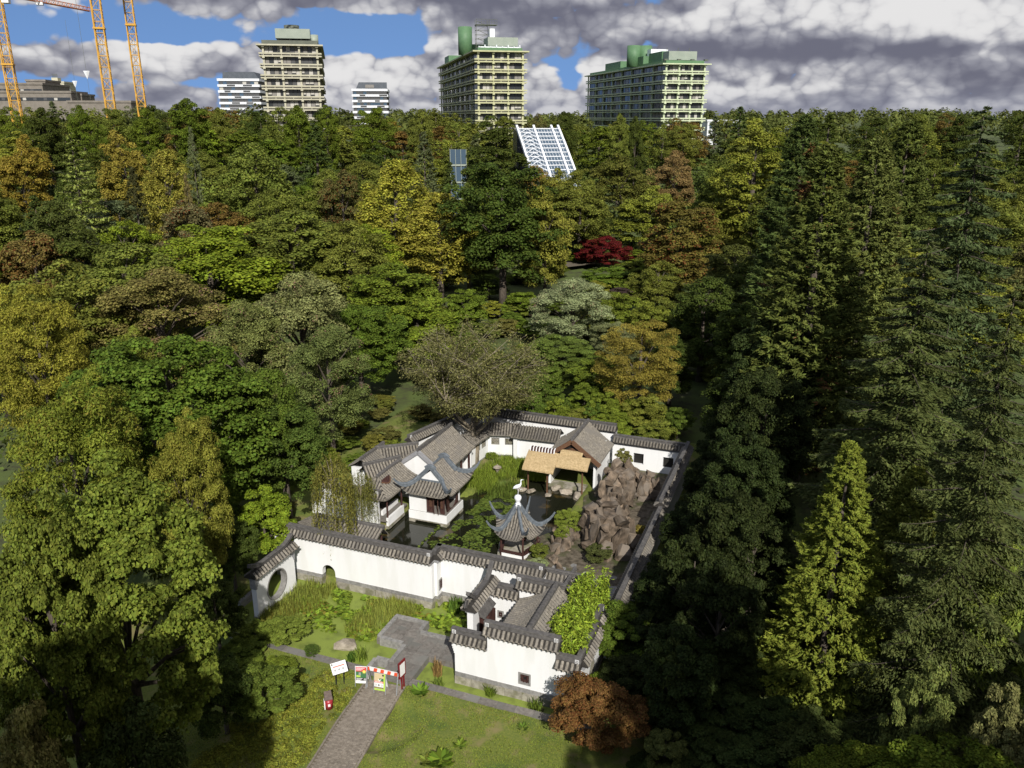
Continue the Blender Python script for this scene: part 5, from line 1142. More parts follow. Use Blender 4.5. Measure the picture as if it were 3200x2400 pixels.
sheet('rear_pool_water', [(-4.6, 2.0), (.2, 2.0), (.2, 7.0), (-4.2, 7.0)], .012, MT['duckweed_thin'])
sheet('garden_pond_water', [(-14, 7.2), (1.6, 7.2), (1.6, 29), (-14, 29)], .0, MT['pond'])
# ------------------------------------------------------------------ stone terrace, bridge and kerbs
tr = bpy.data.objects.new('stone_terrace', None); link(tr); tr.location = gw(0, 0); tr.rotation_euler = (0, 0, TH); tr['kind'] = 'structure'
SL = {}
def slabs(par, a0, a1, b0, b1, zt, s=.8, mat='paving', name='paving_slab'):
    na = max(1, round((a1-a0)/s)); nb = max(1, round((b1-b0)/s)); pa = (a1-a0)/na; pb = (b1-b0)/nb
    for i in range(na):
        for j in range(nb):
            key = (round(pa, 3), round(pb, 3), mat)
            if key not in SL: SL[key] = MB().box(.006, pa-.006, .006, pb-.006, -.85, 0).mesh(name, MT[mat])
            inst(name, SL[key], par, (a0+pa*i, b0+pb*j, zt+random.uniform(-.008, .008)))
slabs(tr, -5.85, -3.75, 1.3, 3.75, .40); slabs(tr, -3.75, -.1, .85, 2.75, .402); slabs(tr, -4.0, -2.15, -1.85, .85, .40)
def kerb(par, a0, b0, a1, b1, w=.26, zt=.54, L=.8, mat='stone_grey'):
    d = Vector((a1-a0, b1-b0, 0)); n = max(1, round(d.length/L)); p = d.length/n; ang = math.atan2(d.y, d.x); key = ('k', round(p, 3), w, mat)
    if key not in SL: SL[key] = MB().box(.005, p-.005, -w/2, w/2, -.95, 0).mesh('kerb_stone', MT[mat])
    for k in range(n): inst('kerb_stone', SL[key], par, (a0+d.x*k/n, b0+d.y*k/n, zt+random.uniform(-.012, .012)), (0, 0, ang+random.uniform(-.012, .012)))
for q in ((-5.75, 1.45, -5.75, 3.7), (-5.85, 3.68, -3.6, 3.68), (-3.72, 3.55, -3.72, 2.9), (-3.6, 2.70, -.35, 2.70), (-5.6, 1.36, -4.1, 1.36), (-3.93, 1.25, -3.93, -.35), (-4.05, -.42, -4.85, -.42), (-4.85, -.5, -4.85, -1.25)): kerb(tr, *q)
kb = bpy.data.objects.new('pond_kerb', None); link(kb); kb.location = gw(0, 0); kb.rotation_euler = (0, 0, TH); kb['kind'] = 'structure'
kerb(kb, -15.8, -1.5, -5.0, -1.5, .46, .44, 1.05, 'paving'); kerb(kb, -2.1, -1.5, 8.2, -1.5, .46, .44, 1.05, 'paving'); kerb(kb, -5.0, -1.55, -2.1, -1.62, .4, .41, 1.0, 'paving')
# ------------------------------------------------------------------ brick path
def brick_path():
    P = [Vector((-6.95, 37.75, 0)), Vector((-7.35, 36.4, 0)), Vector((-8.0, 34.2, 0)), Vector((-8.62, 31.6, 0)), Vector((-9.6, 28.2, 0)), Vector((-11.2, 24.8, 0))]
    seg = [(P[i+1]-P[i]).length for i in range(5)]; tot = sum(seg)
    def pos(s):
        i = 0
        while i < 4 and s > seg[i]: s -= seg[i]; i += 1
        def cr(k): return P[max(0, min(5, k))]
        t = s/seg[i]; a, b, c, d = cr(i-1), cr(i), cr(i+1), cr(i+2)
        p = .5*((2*b) + (c-a)*t + (2*a-5*b+4*c-d)*t*t + (3*b-a-3*c+d)*t**3); q = .5*((c-a) + 2*(2*a-5*b+4*c-d)*t + 3*(3*b-a-3*c+d)*t*t); return p, q.normalized()
    rt = bpy.data.objects.new('brick_path', None); link(rt); rt['kind'] = 'structure'
    n = int(tot/.5); V = []
    for k in range(n+1):
        p, d = pos(tot*k/n*.999); s = Vector((-d.y, d.x, 0)); V += [p+s*1.08+Vector((0,0,.385)), p-s*1.08+Vector((0,0,.385))]
    m = MB(); m.add(V + [v-Vector((0,0,.5)) for v in V], [(2*k, 2*k+1, 2*k+3, 2*k+2) for k in range(n)] + [(2*k, 2*k+2, len(V)+2*k+2, len(V)+2*k) for k in range(n)] + [(2*k+3, 2*k+1, len(V)+2*k+1, len(V)+2*k+3) for k in range(n)]); m.build('path_bed', MT['joint'], rt)
    bl, bw = .205, .103; me = MB().box(-bl/2+.004, bl/2-.004, -bw/2+.004, bw/2-.004, -.05, 0).mesh('paver', MT['brick']); rest = MB(); cnt = 0; s = .05; row = 0; items = []
    while s < tot-.1:
        p, d = pos(s); sd = Vector((d.y, -d.x, 0)); x = -1.02 + (bl/2 if row % 2 else 0)
        while x < 1.02:
            q = p + sd*x; items.append((q.y, q, math.atan2(sd.y, sd.x))); x += bl
        s += bw; row += 1
    vis = sorted([i for i in items if i[0] > 31.2], key=lambda i: i[0]); ids = set(id(i) for i in vis[:290])
    for it in items:
        q = it[1]; z = .408 + random.uniform(-.006, .006) + .012*mnoise.noise((q.x*1.5, q.y*1.5, 2))
        if id(it) in ids: inst('paver', me, rt, (q.x, q.y, z), (random.uniform(-.02, .02), random.uniform(-.02, .02), it[2]+random.uniform(-.02, .02)))
        else:
            c, s_ = math.cos(it[2]), math.sin(it[2]); X, Y_ = bl/2-.004, bw/2-.004; cn = [(q.x+c*a-s_*b, q.y+s_*a+c*b) for a, b in ((-X,-Y_),(X,-Y_),(X,Y_),(-X,Y_))]
            rest.add([(*v, z) for v in cn] + [(*v, z-.05) for v in cn], [(0,1,2,3),(0,4,5,1),(1,5,6,2),(2,6,7,3),(3,7,4,0)])
    rest.build('further_pavers', MT['brick'], rt, kind='stuff')
    for sgn in (-1, 1):                                                # edging stones
        k = 0; s = 0.0
        e = MB()
        while s < tot-.3:
            p, d = pos(s+.15); sd = Vector((d.y, -d.x, 0)); q = p + sd*sgn*1.12; e.bar(q-d*.145+Vector((0,0,.37)), q+d*.145+Vector((0,0,.37)), .1, .12); s += .30
        e.build('edging', MT['brick'], rt, kind='stuff')
MT['joint'] = noisy('sandy_joint', (.10,.085,.06), (.16,.135,.10), 9, .95, .2)
brick_path()
# ------------------------------------------------------------------ rocks
def rock_mesh(seed, n=26, sx=1, sy=1, sz=1, mat='rock'):
    rng = np.random.default_rng(seed); d = sph(rng, n); r = rng.uniform(.72, 1.0, n); p = d*r[:, None]; p = np.sign(p)*np.abs(p)**.95*np.array([sx, sy, sz])*.5
    bm = bmesh.new(); [bm.verts.new(v) for v in p]; res = bmesh.ops.convex_hull(bm, input=bm.verts); bmesh.ops.delete(bm, geom=[g for g in res['geom_interior'] if isinstance(g, bmesh.types.BMVert)], context='VERTS')
    bmesh.ops.dissolve_limit(bm, angle_limit=R(9), verts=bm.verts, edges=bm.edges); bmesh.ops.bevel(bm, geom=list(bm.edges), offset=.012, segments=1, affect='EDGES', clamp_overlap=True)
    bmesh.ops.triangulate(bm, faces=list(bm.faces)); bmesh.ops.subdivide_edges(bm, edges=[e for e in bm.edges if e.calc_length() > .16], cuts=2, use_grid_fill=True); bm.normal_update()
    for v in bm.verts:
        q = v.co*3.1 + Vector((seed, 0, 0)); v.co += v.normal*(.03*mnoise.noise(q) + .05*abs(mnoise.noise(q*2.3)) - .02) + Vector((0, 0, .03*math.floor(3*mnoise.noise(q*.8))/3))
    bmesh.ops.triangulate(bm, faces=[f for f in bm.faces if len(f.verts) > 3])
    me = bpy.data.meshes.new('rock'); bm.to_mesh(me); bm.free(); me.materials.append(MT[mat]); return me
ROCKS = [rock_mesh(100+i, 10+i % 4, *[(1.0,.9,1.15),(1.1,.8,.8),(.85,.8,1.35),(1.2,1,.7),(.9,.9,1.0),(1.0,.75,1.2)][i % 6]) for i in range(12)]
PALER = [rock_mesh(200+i, 22, 1.2, .9, .75, 'rock_pale') for i in range(5)]
MT['soil_stone'] = noisy('stony_soil', (.05,.040,.026), (.15,.125,.09), 3.0, .95, .8, bscale=14, c3=(.055,.065,.02), s3=.7)
rk = gthing('rockery', 'tall brown rockery of stacked boulders on the right of the pond', 'rockery', 0, 0)
def mound(ca, cb, ra, rb, H, step, size, seed, top_flat=.72, name='rock'):
    rng = random.Random(seed); lay = 0; z = .15
    while z < H:
        f = z/H; k = (1 - (f**3)*.62); per = 2*math.pi*(ra+rb)/2*k; n = max(3, int(per/(size*.80))); ph = rng.random()*6
        for i in range(n):
            a = 2*math.pi*i/n + ph + rng.uniform(-.12, .12); w = 1 + .22*math.sin(2*a+seed) + .14*math.sin(5*a+seed*2+lay*.6); s = size*rng.uniform(.75, 1.3)
            x = ca + math.cos(a)*ra*k*w; y = cb + math.sin(a)*rb*k*w
            inst(name, rng.choice(ROCKS), rk, (x, y, z+rng.uniform(-.1, .15)), (rng.uniform(-.25, .25), rng.uniform(-.25, .25), rng.uniform(0, 6.3)), (s, s*rng.uniform(.8, 1.1), s*rng.uniform(.85, 1.35)))
        if f > .55:
            m_ = max(2, int(ra*rb*k*k*3.14/(size*size*.8)))
            for i in range(m_):
                a = rng.uniform(0, 6.3); q = math.sqrt(rng.random())*k*.75; s = size*rng.uniform(.8, 1.25); inst(name, rng.choice(ROCKS), rk, (ca+math.cos(a)*ra*q, cb+math.sin(a)*rb*q, z), (rng.uniform(-.3, .3), rng.uniform(-.3, .3), rng.uniform(0, 6.3)), (s, s, s))
        z += step; lay += 1
    MB().lathe([(1, 0), (.95, .3), (.75, .75), (.4, .92)], 12).xf(Matrix.Translation((ca, cb, 0)) @ Matrix.Diagonal((ra*.9, rb*.9, H, 1))).build('rock_core', MT['rock'], rk)
mound(4.0, 17.4, 1.75, 2.2, 3.1, .80, 1.65, 3); mound(3.0, 25.2, 1.45, 2.5, 2.9, .78, 1.45, 5); mound(3.3, 21.3, 1.0, 1.5, 2.0, .75, 1.25, 6); mound(1.0, 16.3, .75, 1.6, 1.1, .6, 1.0, 8); mound(4.9, 26.6, .9, 1.2, 2.1, .75, 1.3, 9)
for a, b, z, s in ((1.9, 12.6, .5, 1.15), (1.2, 13.6, .55, 1.0), (.1, 13.0, .35, .7), (-.6, 12.3, .3, .6), (.5, 18.6, .2, .8), (-.1, 17.2, .15, .6), (.9, 19.5, .2, .7)):
    inst('rock', random.choice(ROCKS), rk, (a, b, z), (0, .2, random.uniform(0, 6)), (s, s, s*.9))
for i, (a, b, s, lab) in enumerate(((-5.2, 24.3, .95, 'pale flat boulder under the left post of the thatched lean-to'), (-4.3, 24.2, .9, 'pale boulder in the pond beside the left thatch post'), (-2.7, 24.0, .85, 'low pale boulder carrying the middle thatch post'), (-1.4, 25.2, 1.25, 'pale boulder in the shade below the thatch'), (-2.5, 25.6, 1.1, 'pale rounded boulder behind the middle thatch post'),
                                    (-.3, 24.6, 1.4, 'large orange-tinted pale boulder below the right thatch post'), (.3, 25.5, 1.2, 'pale upright boulder beside the right thatch post'), (-9.6, 8.6, .7, 'small pale boulder at the corner of the inner gallery roof'))):
    o = inst('boulder', PALER[i % 5], None, gw(a, b, .12), (0, .1, TH+i), (s, s*.9, s*.75)); tag(o, lab, 'boulder')
bo = inst('pond_boulder', rock_mesh(301, 30, 1.45, .95, .85, 'rock_pale'), None, gw(-7.3, .35, .20), (0, .15, R(10)), (1.25, 1.1, 1.0)); tag(bo, 'two-toned mossy boulder lying in the duckweed', 'boulder')
bed = MB(); bedp = [(-.6, 12.0), (7.2, 12.0), (7.2, 30.9), (1.4, 30.9), (1.2, 27.0), (.3, 24.2), (1.0, 21.5), (.1, 19.6), (-.3, 17.5), (-.9, 16.6)]
bed.prism(bedp, -.4, .41); bo_ = bed.build('rockery_bed', MT['soil_stone']); bo_.location = gw(0, 0); bo_.rotation_euler = (0, 0, TH); bo_['kind'] = 'structure'
# flagstones between pavilion and rockery
fs = bpy.data.objects.new('flagstone_path', None); link(fs); fs.location = gw(0, 0); fs.rotation_euler = (0, 0, TH); fs['kind'] = 'structure'
rng = random.Random(4); MB().box(1.2, 7.2, 5.6, 13.9, -.3, .38).build('path_bed', MT['stone_pale'], fs)
for i in range(10):
    for j in range(14):
        a = 1.5 + .58*i + rng.uniform(-.1, .1); b = 5.9 + .58*j + rng.uniform(-.1, .1); n = rng.randint(5, 7); r = .30
        MB().prism([(a+math.cos(6.283*k/n+i)*r*rng.uniform(.8, 1.05), b+math.sin(6.283*k/n+i)*r*rng.uniform(.8, 1.05)) for k in range(n)], .36, .40+rng.uniform(0, .012)).build('flagstone', MT['stone_grey'], fs)
# ------------------------------------------------------------------ plants of the ponds and garden
def blades(name, label, cat, spots, n, h, color, seed, kind=None, spread=.3, w=.03, lean=.35, parent=None, group=None):
    """grass-like blades: each one bent twice"""
    rng = np.random.default_rng(seed); V = []; Fq = []; A = []
    for (x, y, z) in spots:
        for i in range(n):
            a = rng.uniform(0, 6.28); r = spread*math.sqrt(rng.random()); px, py = x+math.cos(a)*r, y+math.sin(a)*r; hh = h*rng.uniform(.55, 1.15); la = rng.uniform(0, 6.28); le = lean*hh*rng.random(); dx, dy = math.cos(la)*le, math.sin(la)*le; sx, sy = -math.sin(la)*w/2, math.cos(la)*w/2; o = len(V)
            V += [(px-sx, py-sy, z), (px+sx, py+sy, z), (px+sx+dx*.4, py+sy+dy*.4, z+hh*.6), (px-sx+dx*.4, py-sy+dy*.4, z+hh*.6), (px+dx+sx*.2, py+dy+sy*.2, z+hh), (px+dx-sx*.2, py+dy-sy*.2, z+hh)]; Fq += [(o, o+1, o+2, o+3), (o+3, o+2, o+4, o+5)]; q = rng.random(); A += [q, q]
    me = quick_mesh(name, np.array(V), np.array(Fq), MT['leaf_gold'] if kind == 'mixed' else MT['leaf'], np.array(A)); o = bpy.data.objects.new(name, me); link(o, parent); o.color = (*color, 1); tag(o, label, cat, group, 'stuff' if kind in ('stuff', 'mixed') else None); return o
def pads(name, label, regions, n, r, color, seed, z0=.03, zj=.05, mat='leaf_gold', tilt=.25):
    rng = np.random.default_rng(seed); V = []; F = []; A = []; done = 0; k6 = 6
    while done < n:
        a0, a1, b0, b1 = regions[rng.integers(len(regions))]; a = rng.uniform(a0, a1); b = rng.uniform(b0, b1)
        if mnoise.noise((a*.8, b*.8, seed)) < -.12: continue
        rr = r*rng.uniform(.6, 1.25); z = z0 + rng.random()**2*zj; tx, ty = rng.normal()*tilt, rng.normal()*tilt; o = len(V); p = gw(a, b)
        for k in range(k6):
            t = 6.283*k/k6+rng.uniform(-.2, .2); x, y = math.cos(t)*rr, math.sin(t)*rr; V.append((p.x+x, p.y+y, z+tx*x+ty*y))
        F.append(tuple(range(o, o+k6))); A.append(rng.random()); done += 1
    me = quick_mesh(name, np.array(V), np.array(F), MT[mat], np.array(A)); o = bpy.data.objects.new(name, me); link(o); o.color = (*color, 1); tag(o, label, 'water plants', None, 'stuff')
pads('lily_pads', 'dense round lily leaves on the outer pond in front of the long wall', [(-12.2, -6.2, 1.2, 5.4), (-13, -9, 3.0, 5.2), (-4.2, -.4, 3.9, 6.6), (-6.5, -4.0, 4.2, 5.6)], 3600, .12, (.10,.145,.016), 3, .05, .22)
pads('lily_pads', 'floating lily leaves on the inner pond beside the pavilion', [(-9.0, -3.6, 9.2, 16.5), (-8.2, -4.0, 15, 19.5), (-11, -7, 9, 12), (-7.6, -4.6, 19, 22.5)], 4600, .105, (.058,.082,.015), 4, .02, .03, 'leaf', .05)
pads('water_weed', 'brown-orange water weed near the inner gallery', [(-10.6, -6.6, 8.4, 11.2)], 1500, .06, (.15,.095,.016), 5, .012, .04, 'leaf', .3)
g = np.random.default_rng(9)
def spots(regs, n, zf): return [(*gw(g.uniform(r[0], r[1]), g.uniform(r[2], r[3]))[:2], zf) for r in [regs[g.integers(len(regs))] for _ in range(n)]]
blades('reeds', 'tall olive reeds standing in the outer pond', 'reeds', spots([(-13.8, -11.2, 2.6, 5.6), (-8.3, -6.1, 1.6, 5.4), (-7.2, -5.0, 3.8, 5.6), (-13.9, -12, .4, 3)], 330, 0), 26, .55, (.135,.155,.030), 11, 'mixed', .34, .022)
blades('waterside_grass', 'long grass on the bank between back gallery and pond', 'grass', spots([(-9.8, -5.0, 25.2, 29.6), (-10, -7.4, 22.5, 26), (-5.2, -3.9, 26, 29)], 520, .33), 26, .42, (.115,.155,.020), 12, 'stuff', .36, .02)
blades('reeds', 'reeds along the edge of the inner pond below the bank', 'reeds', spots([(-8.8, -5.2, 22.4, 25.4)], 130, .0), 24, .6, (.075,.105,.018), 13, 'stuff', .3, .02)
def grass_clump(label, a, b, h, col, n=120, z=0.0, seed=1, spread=.3, w=.035, lean=.6):
    p = gw(a, b); o = blades('grass_clump', label, 'plant', [(0, 0, 0)], n, h, col, seed, None, spread, w, lean); o.location = (p.x, p.y, z)
grass_clump('green iris clump growing from the duckweed', -5.9, -.35, .75, (.095,.135,.020), 90, 0, 21, .35, .045); grass_clump('dense leafy water plant beside the iris clump', -6.4, -.55, .45, (.045,.085,.012), 160, 0, 22, .28, .05)
grass_clump('dry straw-brown rush clump in the ditch by the bridge', -1.2, .0, .85, (.19,.125,.045), 170, 0, 23, .26, .03, .35); grass_clump('tussock of sedge against the base of the court wall', 2.2, -.45, .5, (.085,.125,.016), 150, 0, 24, .28, .03, .9)
grass_clump('second sedge tussock near the court corner', 4.9, -.7, .5, (.075,.110,.016), 150, 0, 25, .3, .03, .9); grass_clump('small sedge tussock by the kerb at the court end', 6.2, -.9, .45, (.075,.105,.016), 120, 0, 26, .26, .03, .9)
grass_clump('sedge tussock at the ditch kerb near the bridge', -.7, -.95, .5, (.07,.10,.016), 120, 0, 27, .3, .03, .9); grass_clump('dark green rush tuft in the corner of the kinked wall', -2.9, 6.2, .8, (.055,.095,.014), 260, 0, 28, .5, .04, .5)
# lawn: short turf blades
def turf():
    rg = np.random.default_rng(31); V = []; F = []; A = []; k = 0; C = 0
    while C < 62000:
        a = rg.uniform(-13.5, 8.2); b = rg.uniform(-11, -1.75); p = gw(a, b)
        if abs(p.x - (-8.1 + (p.y-34.2)*.27)) < 1.2: continue
        if mnoise.noise((p.x*.9, p.y*.9, 7)) < -.30: continue
        z = garden_z(a, b); h = rg.uniform(.025, .07); t = rg.uniform(0, 6.28); w = .012; dx, dy = math.cos(t)*h*.6, math.sin(t)*h*.6; o = len(V)
        V += [(p.x-dy*.25-w, p.y+dx*.25, z-.01), (p.x+dy*.25+w, p.y-dx*.25, z-.01), (p.x+dx, p.y+dy, z+h)]; F.append((o, o+1, o+2)); A.append(rg.random()); C += 1
    me = quick_mesh('lawn_grass', np.array(V), np.array(F), MT['leaf_gold'], np.array(A)); o = bpy.data.objects.new('lawn_grass', me); link(o); o.color = (.098, .125, .018, 1); tag(o, 'short lawn grass beside the brick path', 'grass', None, 'stuff')
turf()
def rosette(label, wx, wy, r, col, n=16, seed=1, cat='plant'):
    rg = np.random.default_rng(seed); z = .38; c = []; nn = []; t = []
    for i in range(n):
        a = rg.uniform(0, 6.28); e = rg.uniform(.15, .9); d = np.array([math.cos(a)*math.cos(e), math.sin(a)*math.cos(e), math.sin(e)]); c.append(d*r*rg.uniform(.35, .75)); t.append(d); nn.append(np.array([-d[0]*.6, -d[1]*.6, 1.0]))
    me = leaves_mesh('leafy_plant', np.array(c), np.array(nn), np.array(t), r*.75, r*.34, MT['leaf'], rg); o = bpy.data.objects.new('leafy_plant', me); link(o); o.location = (wx, wy, z); o.color = (*col, 1); tag(o, label, cat)
rosette('broad-leaved weed standing alone on the lawn', *at(850+1625*.3617, 1950+1050*.3617, .4)[:2], .42, (.09,.135,.016), 26, 1); rosette('large leafy plant at the lower edge of the lawn', *at(850+1460*.3617, 1950+1200*.3617, .4)[:2], .75, (.085,.13,.014), 70, 2); rosette('second leafy plant beside the large one on the lawn', *at(850+1330*.3617, 1950+1190*.3617, .4)[:2], .45, (.10,.12,.02), 30, 5)
rosette('leafy plant at the foot of the red sign post', *at(850+1280*.3617, 1950+590*.3617, .4)[:2], .6, (.07,.12,.014), 60, 3); rosette('weed at the right end of the lawn', *at(850+2170*.3617, 1950+900*.3617, .4)[:2], .35, (.06,.10,.014), 20, 4)
# shrubs (things with crown and stems)
def bush(label, a, b, h, r, col, proto='leafy_near', name='bush', z=.3, cat='shrub', group=None):
    p = gw(a, b); return place_tree(proto, p.x, p.y, h, r, col, name, label, group, cat, z=z)
bush('sunlit leafy bush leaning over the pond kerb', -10.9, -.7, 1.7, 1.25, (.10,.135,.022), z=.1); bush('leafy bush at the left end of the pond kerb', -12.3, -1.6, 1.5, 1.2, (.07,.105,.016), z=.2); bush('second sunlit leafy bush, over the duckweed', -11.3, .5, 1.0, .9, (.095,.13,.022), z=.0)
bush('rounded laurel bush left of the info panel', -9.3, -3.6, 1.0, 1.25, (.075,.115,.014)); bush('laurel bush beside the red litter bin', -10.7, -4.6, 1.1, 1.3, (.065,.10,.014)); bush('laurel bush at the shade edge left of the path', -11.9, -3.2, 1.2, 1.4, (.055,.09,.014)); bush('small dark feathery shrub over the pond kerb', -8.55, -1.5, .9, .45, (.04,.075,.014), 'feathery_near')
def ground_cover():
    rg = np.random.default_rng(61); cc = []
    while len(cc) < 420:
        y = rg.uniform(30.0, 38.7); x = -8.1 + (y-34.2)*.27 - 1.3 - rg.uniform(0, 5.2); a, b = gl(x, y)
        if b > -1.95 or math.hypot(x+9.57, y-35.5) < .5 or math.hypot(x+9.44, y-37.7) < .4: continue
        if mnoise.noise((x*.7, y*.7, 5)) < -.25: continue
        cc.append((x, y, .36 + .10*rg.random()))
    cc = np.array(cc); c, n, t, rnd = clump_leaves(rg, cc, rg.uniform(.16, .34, len(cc)), 70, .6, .7, .5); L_ = .10*rg.uniform(.6, 1.3, len(c))
    me = leaves_mesh('ground_cover', c, n, t, L_, L_*.6, MT['leaf_gold'], rg, rnd); o = bpy.data.objects.new('ground_cover', me); link(o); o.color = (.125, .140, .020, 1); tag(o, 'low yellow-green ground cover left of the brick path', 'ground cover', None, 'stuff')
ground_cover()
bush('juniper shrub with bright feathery sprays on the rockery', .9, 18.3, 1.9, 1.25, (.125,.175,.026), 'feathery_near', 'juniper', z=.3); bush('small juniper tuft below the larger one', 1.0, 16.2, 1.2, .6, (.105,.155,.022), 'feathery_near', 'juniper', z=.6)
bush('clipped olive bush beside the pavilion', .15, 13.6, 1.25, .75, (.085,.105,.018), 'shrub_tree_near'); bush('pale variegated bush behind the front wall', .5, 12.0, .85, .95, (.17,.20,.085), 'shrub_tree_near'); bush('orange-tipped shrub at the right foot of the rockery', 6.3, 18.6, 1.4, .7, (.16,.14,.03), 'russet_near')
bush('trailing dark shrub on the front of the rockery', 4.2, 14.6, 1.5, 1.0, (.05,.06,.018), 'shrub_tree_near'); bush('mossy cushion on the back of the rockery', 2.6, 28.2, 3.3, .8, (.12,.12,.035), 'shrub_tree_near'); bush('fern-like shrub by the back gallery', -9.8, 28.8, .8, .6, (.09,.15,.018), 'feathery_near'); bush('green tuft between passage roof and front wall', 3.5, 6.4, 3.0, .55, (.06,.12,.012))
bush('small green plant by the pond in front of the pavilion', -4.5, 12.2, .5, .5, (.09,.12,.02)); bush('leafy bush at the outer foot of the court wall', 8.0, .8, 1.5, 1.0, (.075,.12,.014)); bush('grass bamboo tuft at the court corner', 7.35, -.2, 1.8, .45, (.115,.155,.020), 'feathery_near')
for i, (a, b, h) in enumerate(((8.6, 8.5, 2.6), (8.8, 13, 2.4), (8.5, 5.5, 2.8))): bush('dark leafy shrub outside the right-hand perimeter wall', a, b, h, 1.1, (.05,.085,.012), group='shrubs outside the perimeter wall')
# bamboo thicket
def bamboo():
    rg = np.random.default_rng(77); rt = gthing('bamboo', 'bright yellow-green bamboo thicket overtopping the court side wall', 'bamboo', 0, 0, .3); st = MB(); C, T, Nn = [], [], []
    for i in range(80):
        a = rg.uniform(6.25, 6.75) if rg.random() < .5 else rg.uniform(5.2, 6.7); b = rg.uniform(.5, 6.4); h = rg.uniform(3.0, 4.3); la = rg.uniform(0, 6.28); le = rg.uniform(.2, .6); q = np.array([a+math.cos(la)*le*.5, b+math.sin(la)*le, h]); st.tube([(a, b, 0), (a, b, h*.6), tuple(q)], [.02, .016, .006], 5, False)
        for j in range(38):
            f = rg.uniform(.45, 1.03); p = np.array([a, b, h*f]) + (q-np.array([a, b, h]))*max(0, (f-.6)/.4); d = sph(rg, 1)[0]; d[2] *= .4; k = 9; c = p + d*rg.uniform(.1, .42) + rg.normal(size=(k, 3))*.10; C.append(c); T.append(np.tile(d, (k, 1)) + rg.normal(size=(k, 3))*.5 + np.array([0, 0, -.5])); Nn.append(rg.normal(size=(k, 3))*.6 + np.array([0, 0, .9]))
    c = np.concatenate(C); L_ = .27*rg.uniform(.7, 1.3, len(c)); me = leaves_mesh('bamboo_foliage', c, np.concatenate(Nn), np.concatenate(T), L_, L_*.27, MT['leaf'], rg); o = bpy.data.objects.new('foliage', me); link(o, rt); o.color = (.150, .205, .022, 1); st.build('canes', MT['bark_pale'], rt)
bamboo()
# ------------------------------------------------------------------ stone lantern
ln = gthing('stone_lantern', 'small pale stone lantern on the grassy bank', 'lantern', -8.0, 25.9, .35)
MB().lathe([(.20, 0), (.16, .08), (.10, .14), (.10, .34), (.18, .40), (.20, .44)], 8).build('pedestal', MT['rock_pale'], ln); m = MB(); [m.box(x-.03, x+.03, y-.03, y+.03, .44, .64) for x in (-.11, .11) for y in (-.11, .11)]; m.box(-.05, .05, -.05, .05, .44, .64); m.build('fire_box', MT['rock_pale'], ln)
MB().lathe([(.36, .62), (.38, .67), (.30, .74), (.12, .83), (.05, .86), (.07, .9), (.03, .94)], 8).build('cap', MT['rock_pale'], ln)
# ------------------------------------------------------------------ signs, barrier, bin
def flat(name, c, rough=.5):
    m, nt, b = nmat(name); b.inputs['Base Color'].default_value = (*c, 1); b.inputs['Roughness'].default_value = rough; return m
MT['p_white'] = flat('poster_white', (.74,.74,.73)); MT['p_red'] = flat('poster_red', (.52,.04,.05)); MT['p_black'] = flat('poster_black', (.015,.015,.016)); MT['p_yellow'] = flat('poster_yellow', (.75,.62,.12)); MT['p_green'] = flat('poster_green', (.05,.15,.06)); MT['p_lime'] = flat('poster_lime', (.38,.55,.08)); MT['p_cream'] = flat('poster_cream', (.55,.45,.27)); MT['p_pink'] = flat('poster_coral', (.60,.14,.10)); MT['p_orange'] = flat('barrier_red', (.68,.085,.03)); MT['steel'] = noisy('galvanised_steel', (.33,.34,.35), (.42,.43,.44), 8, .45, 0, metallic=.4); MT['sign_red'] = flat('sign_red', (.17,.010,.014), .4); MT['bin_red'] = flat('bin_red', (.30,.022,.03), .4); MT['bin_lid'] = noisy('bin_lid', (.10,.075,.065), (.16,.12,.10), 8, .5, 0); MT['p_grey'] = flat('poster_grey', (.35,.35,.34))
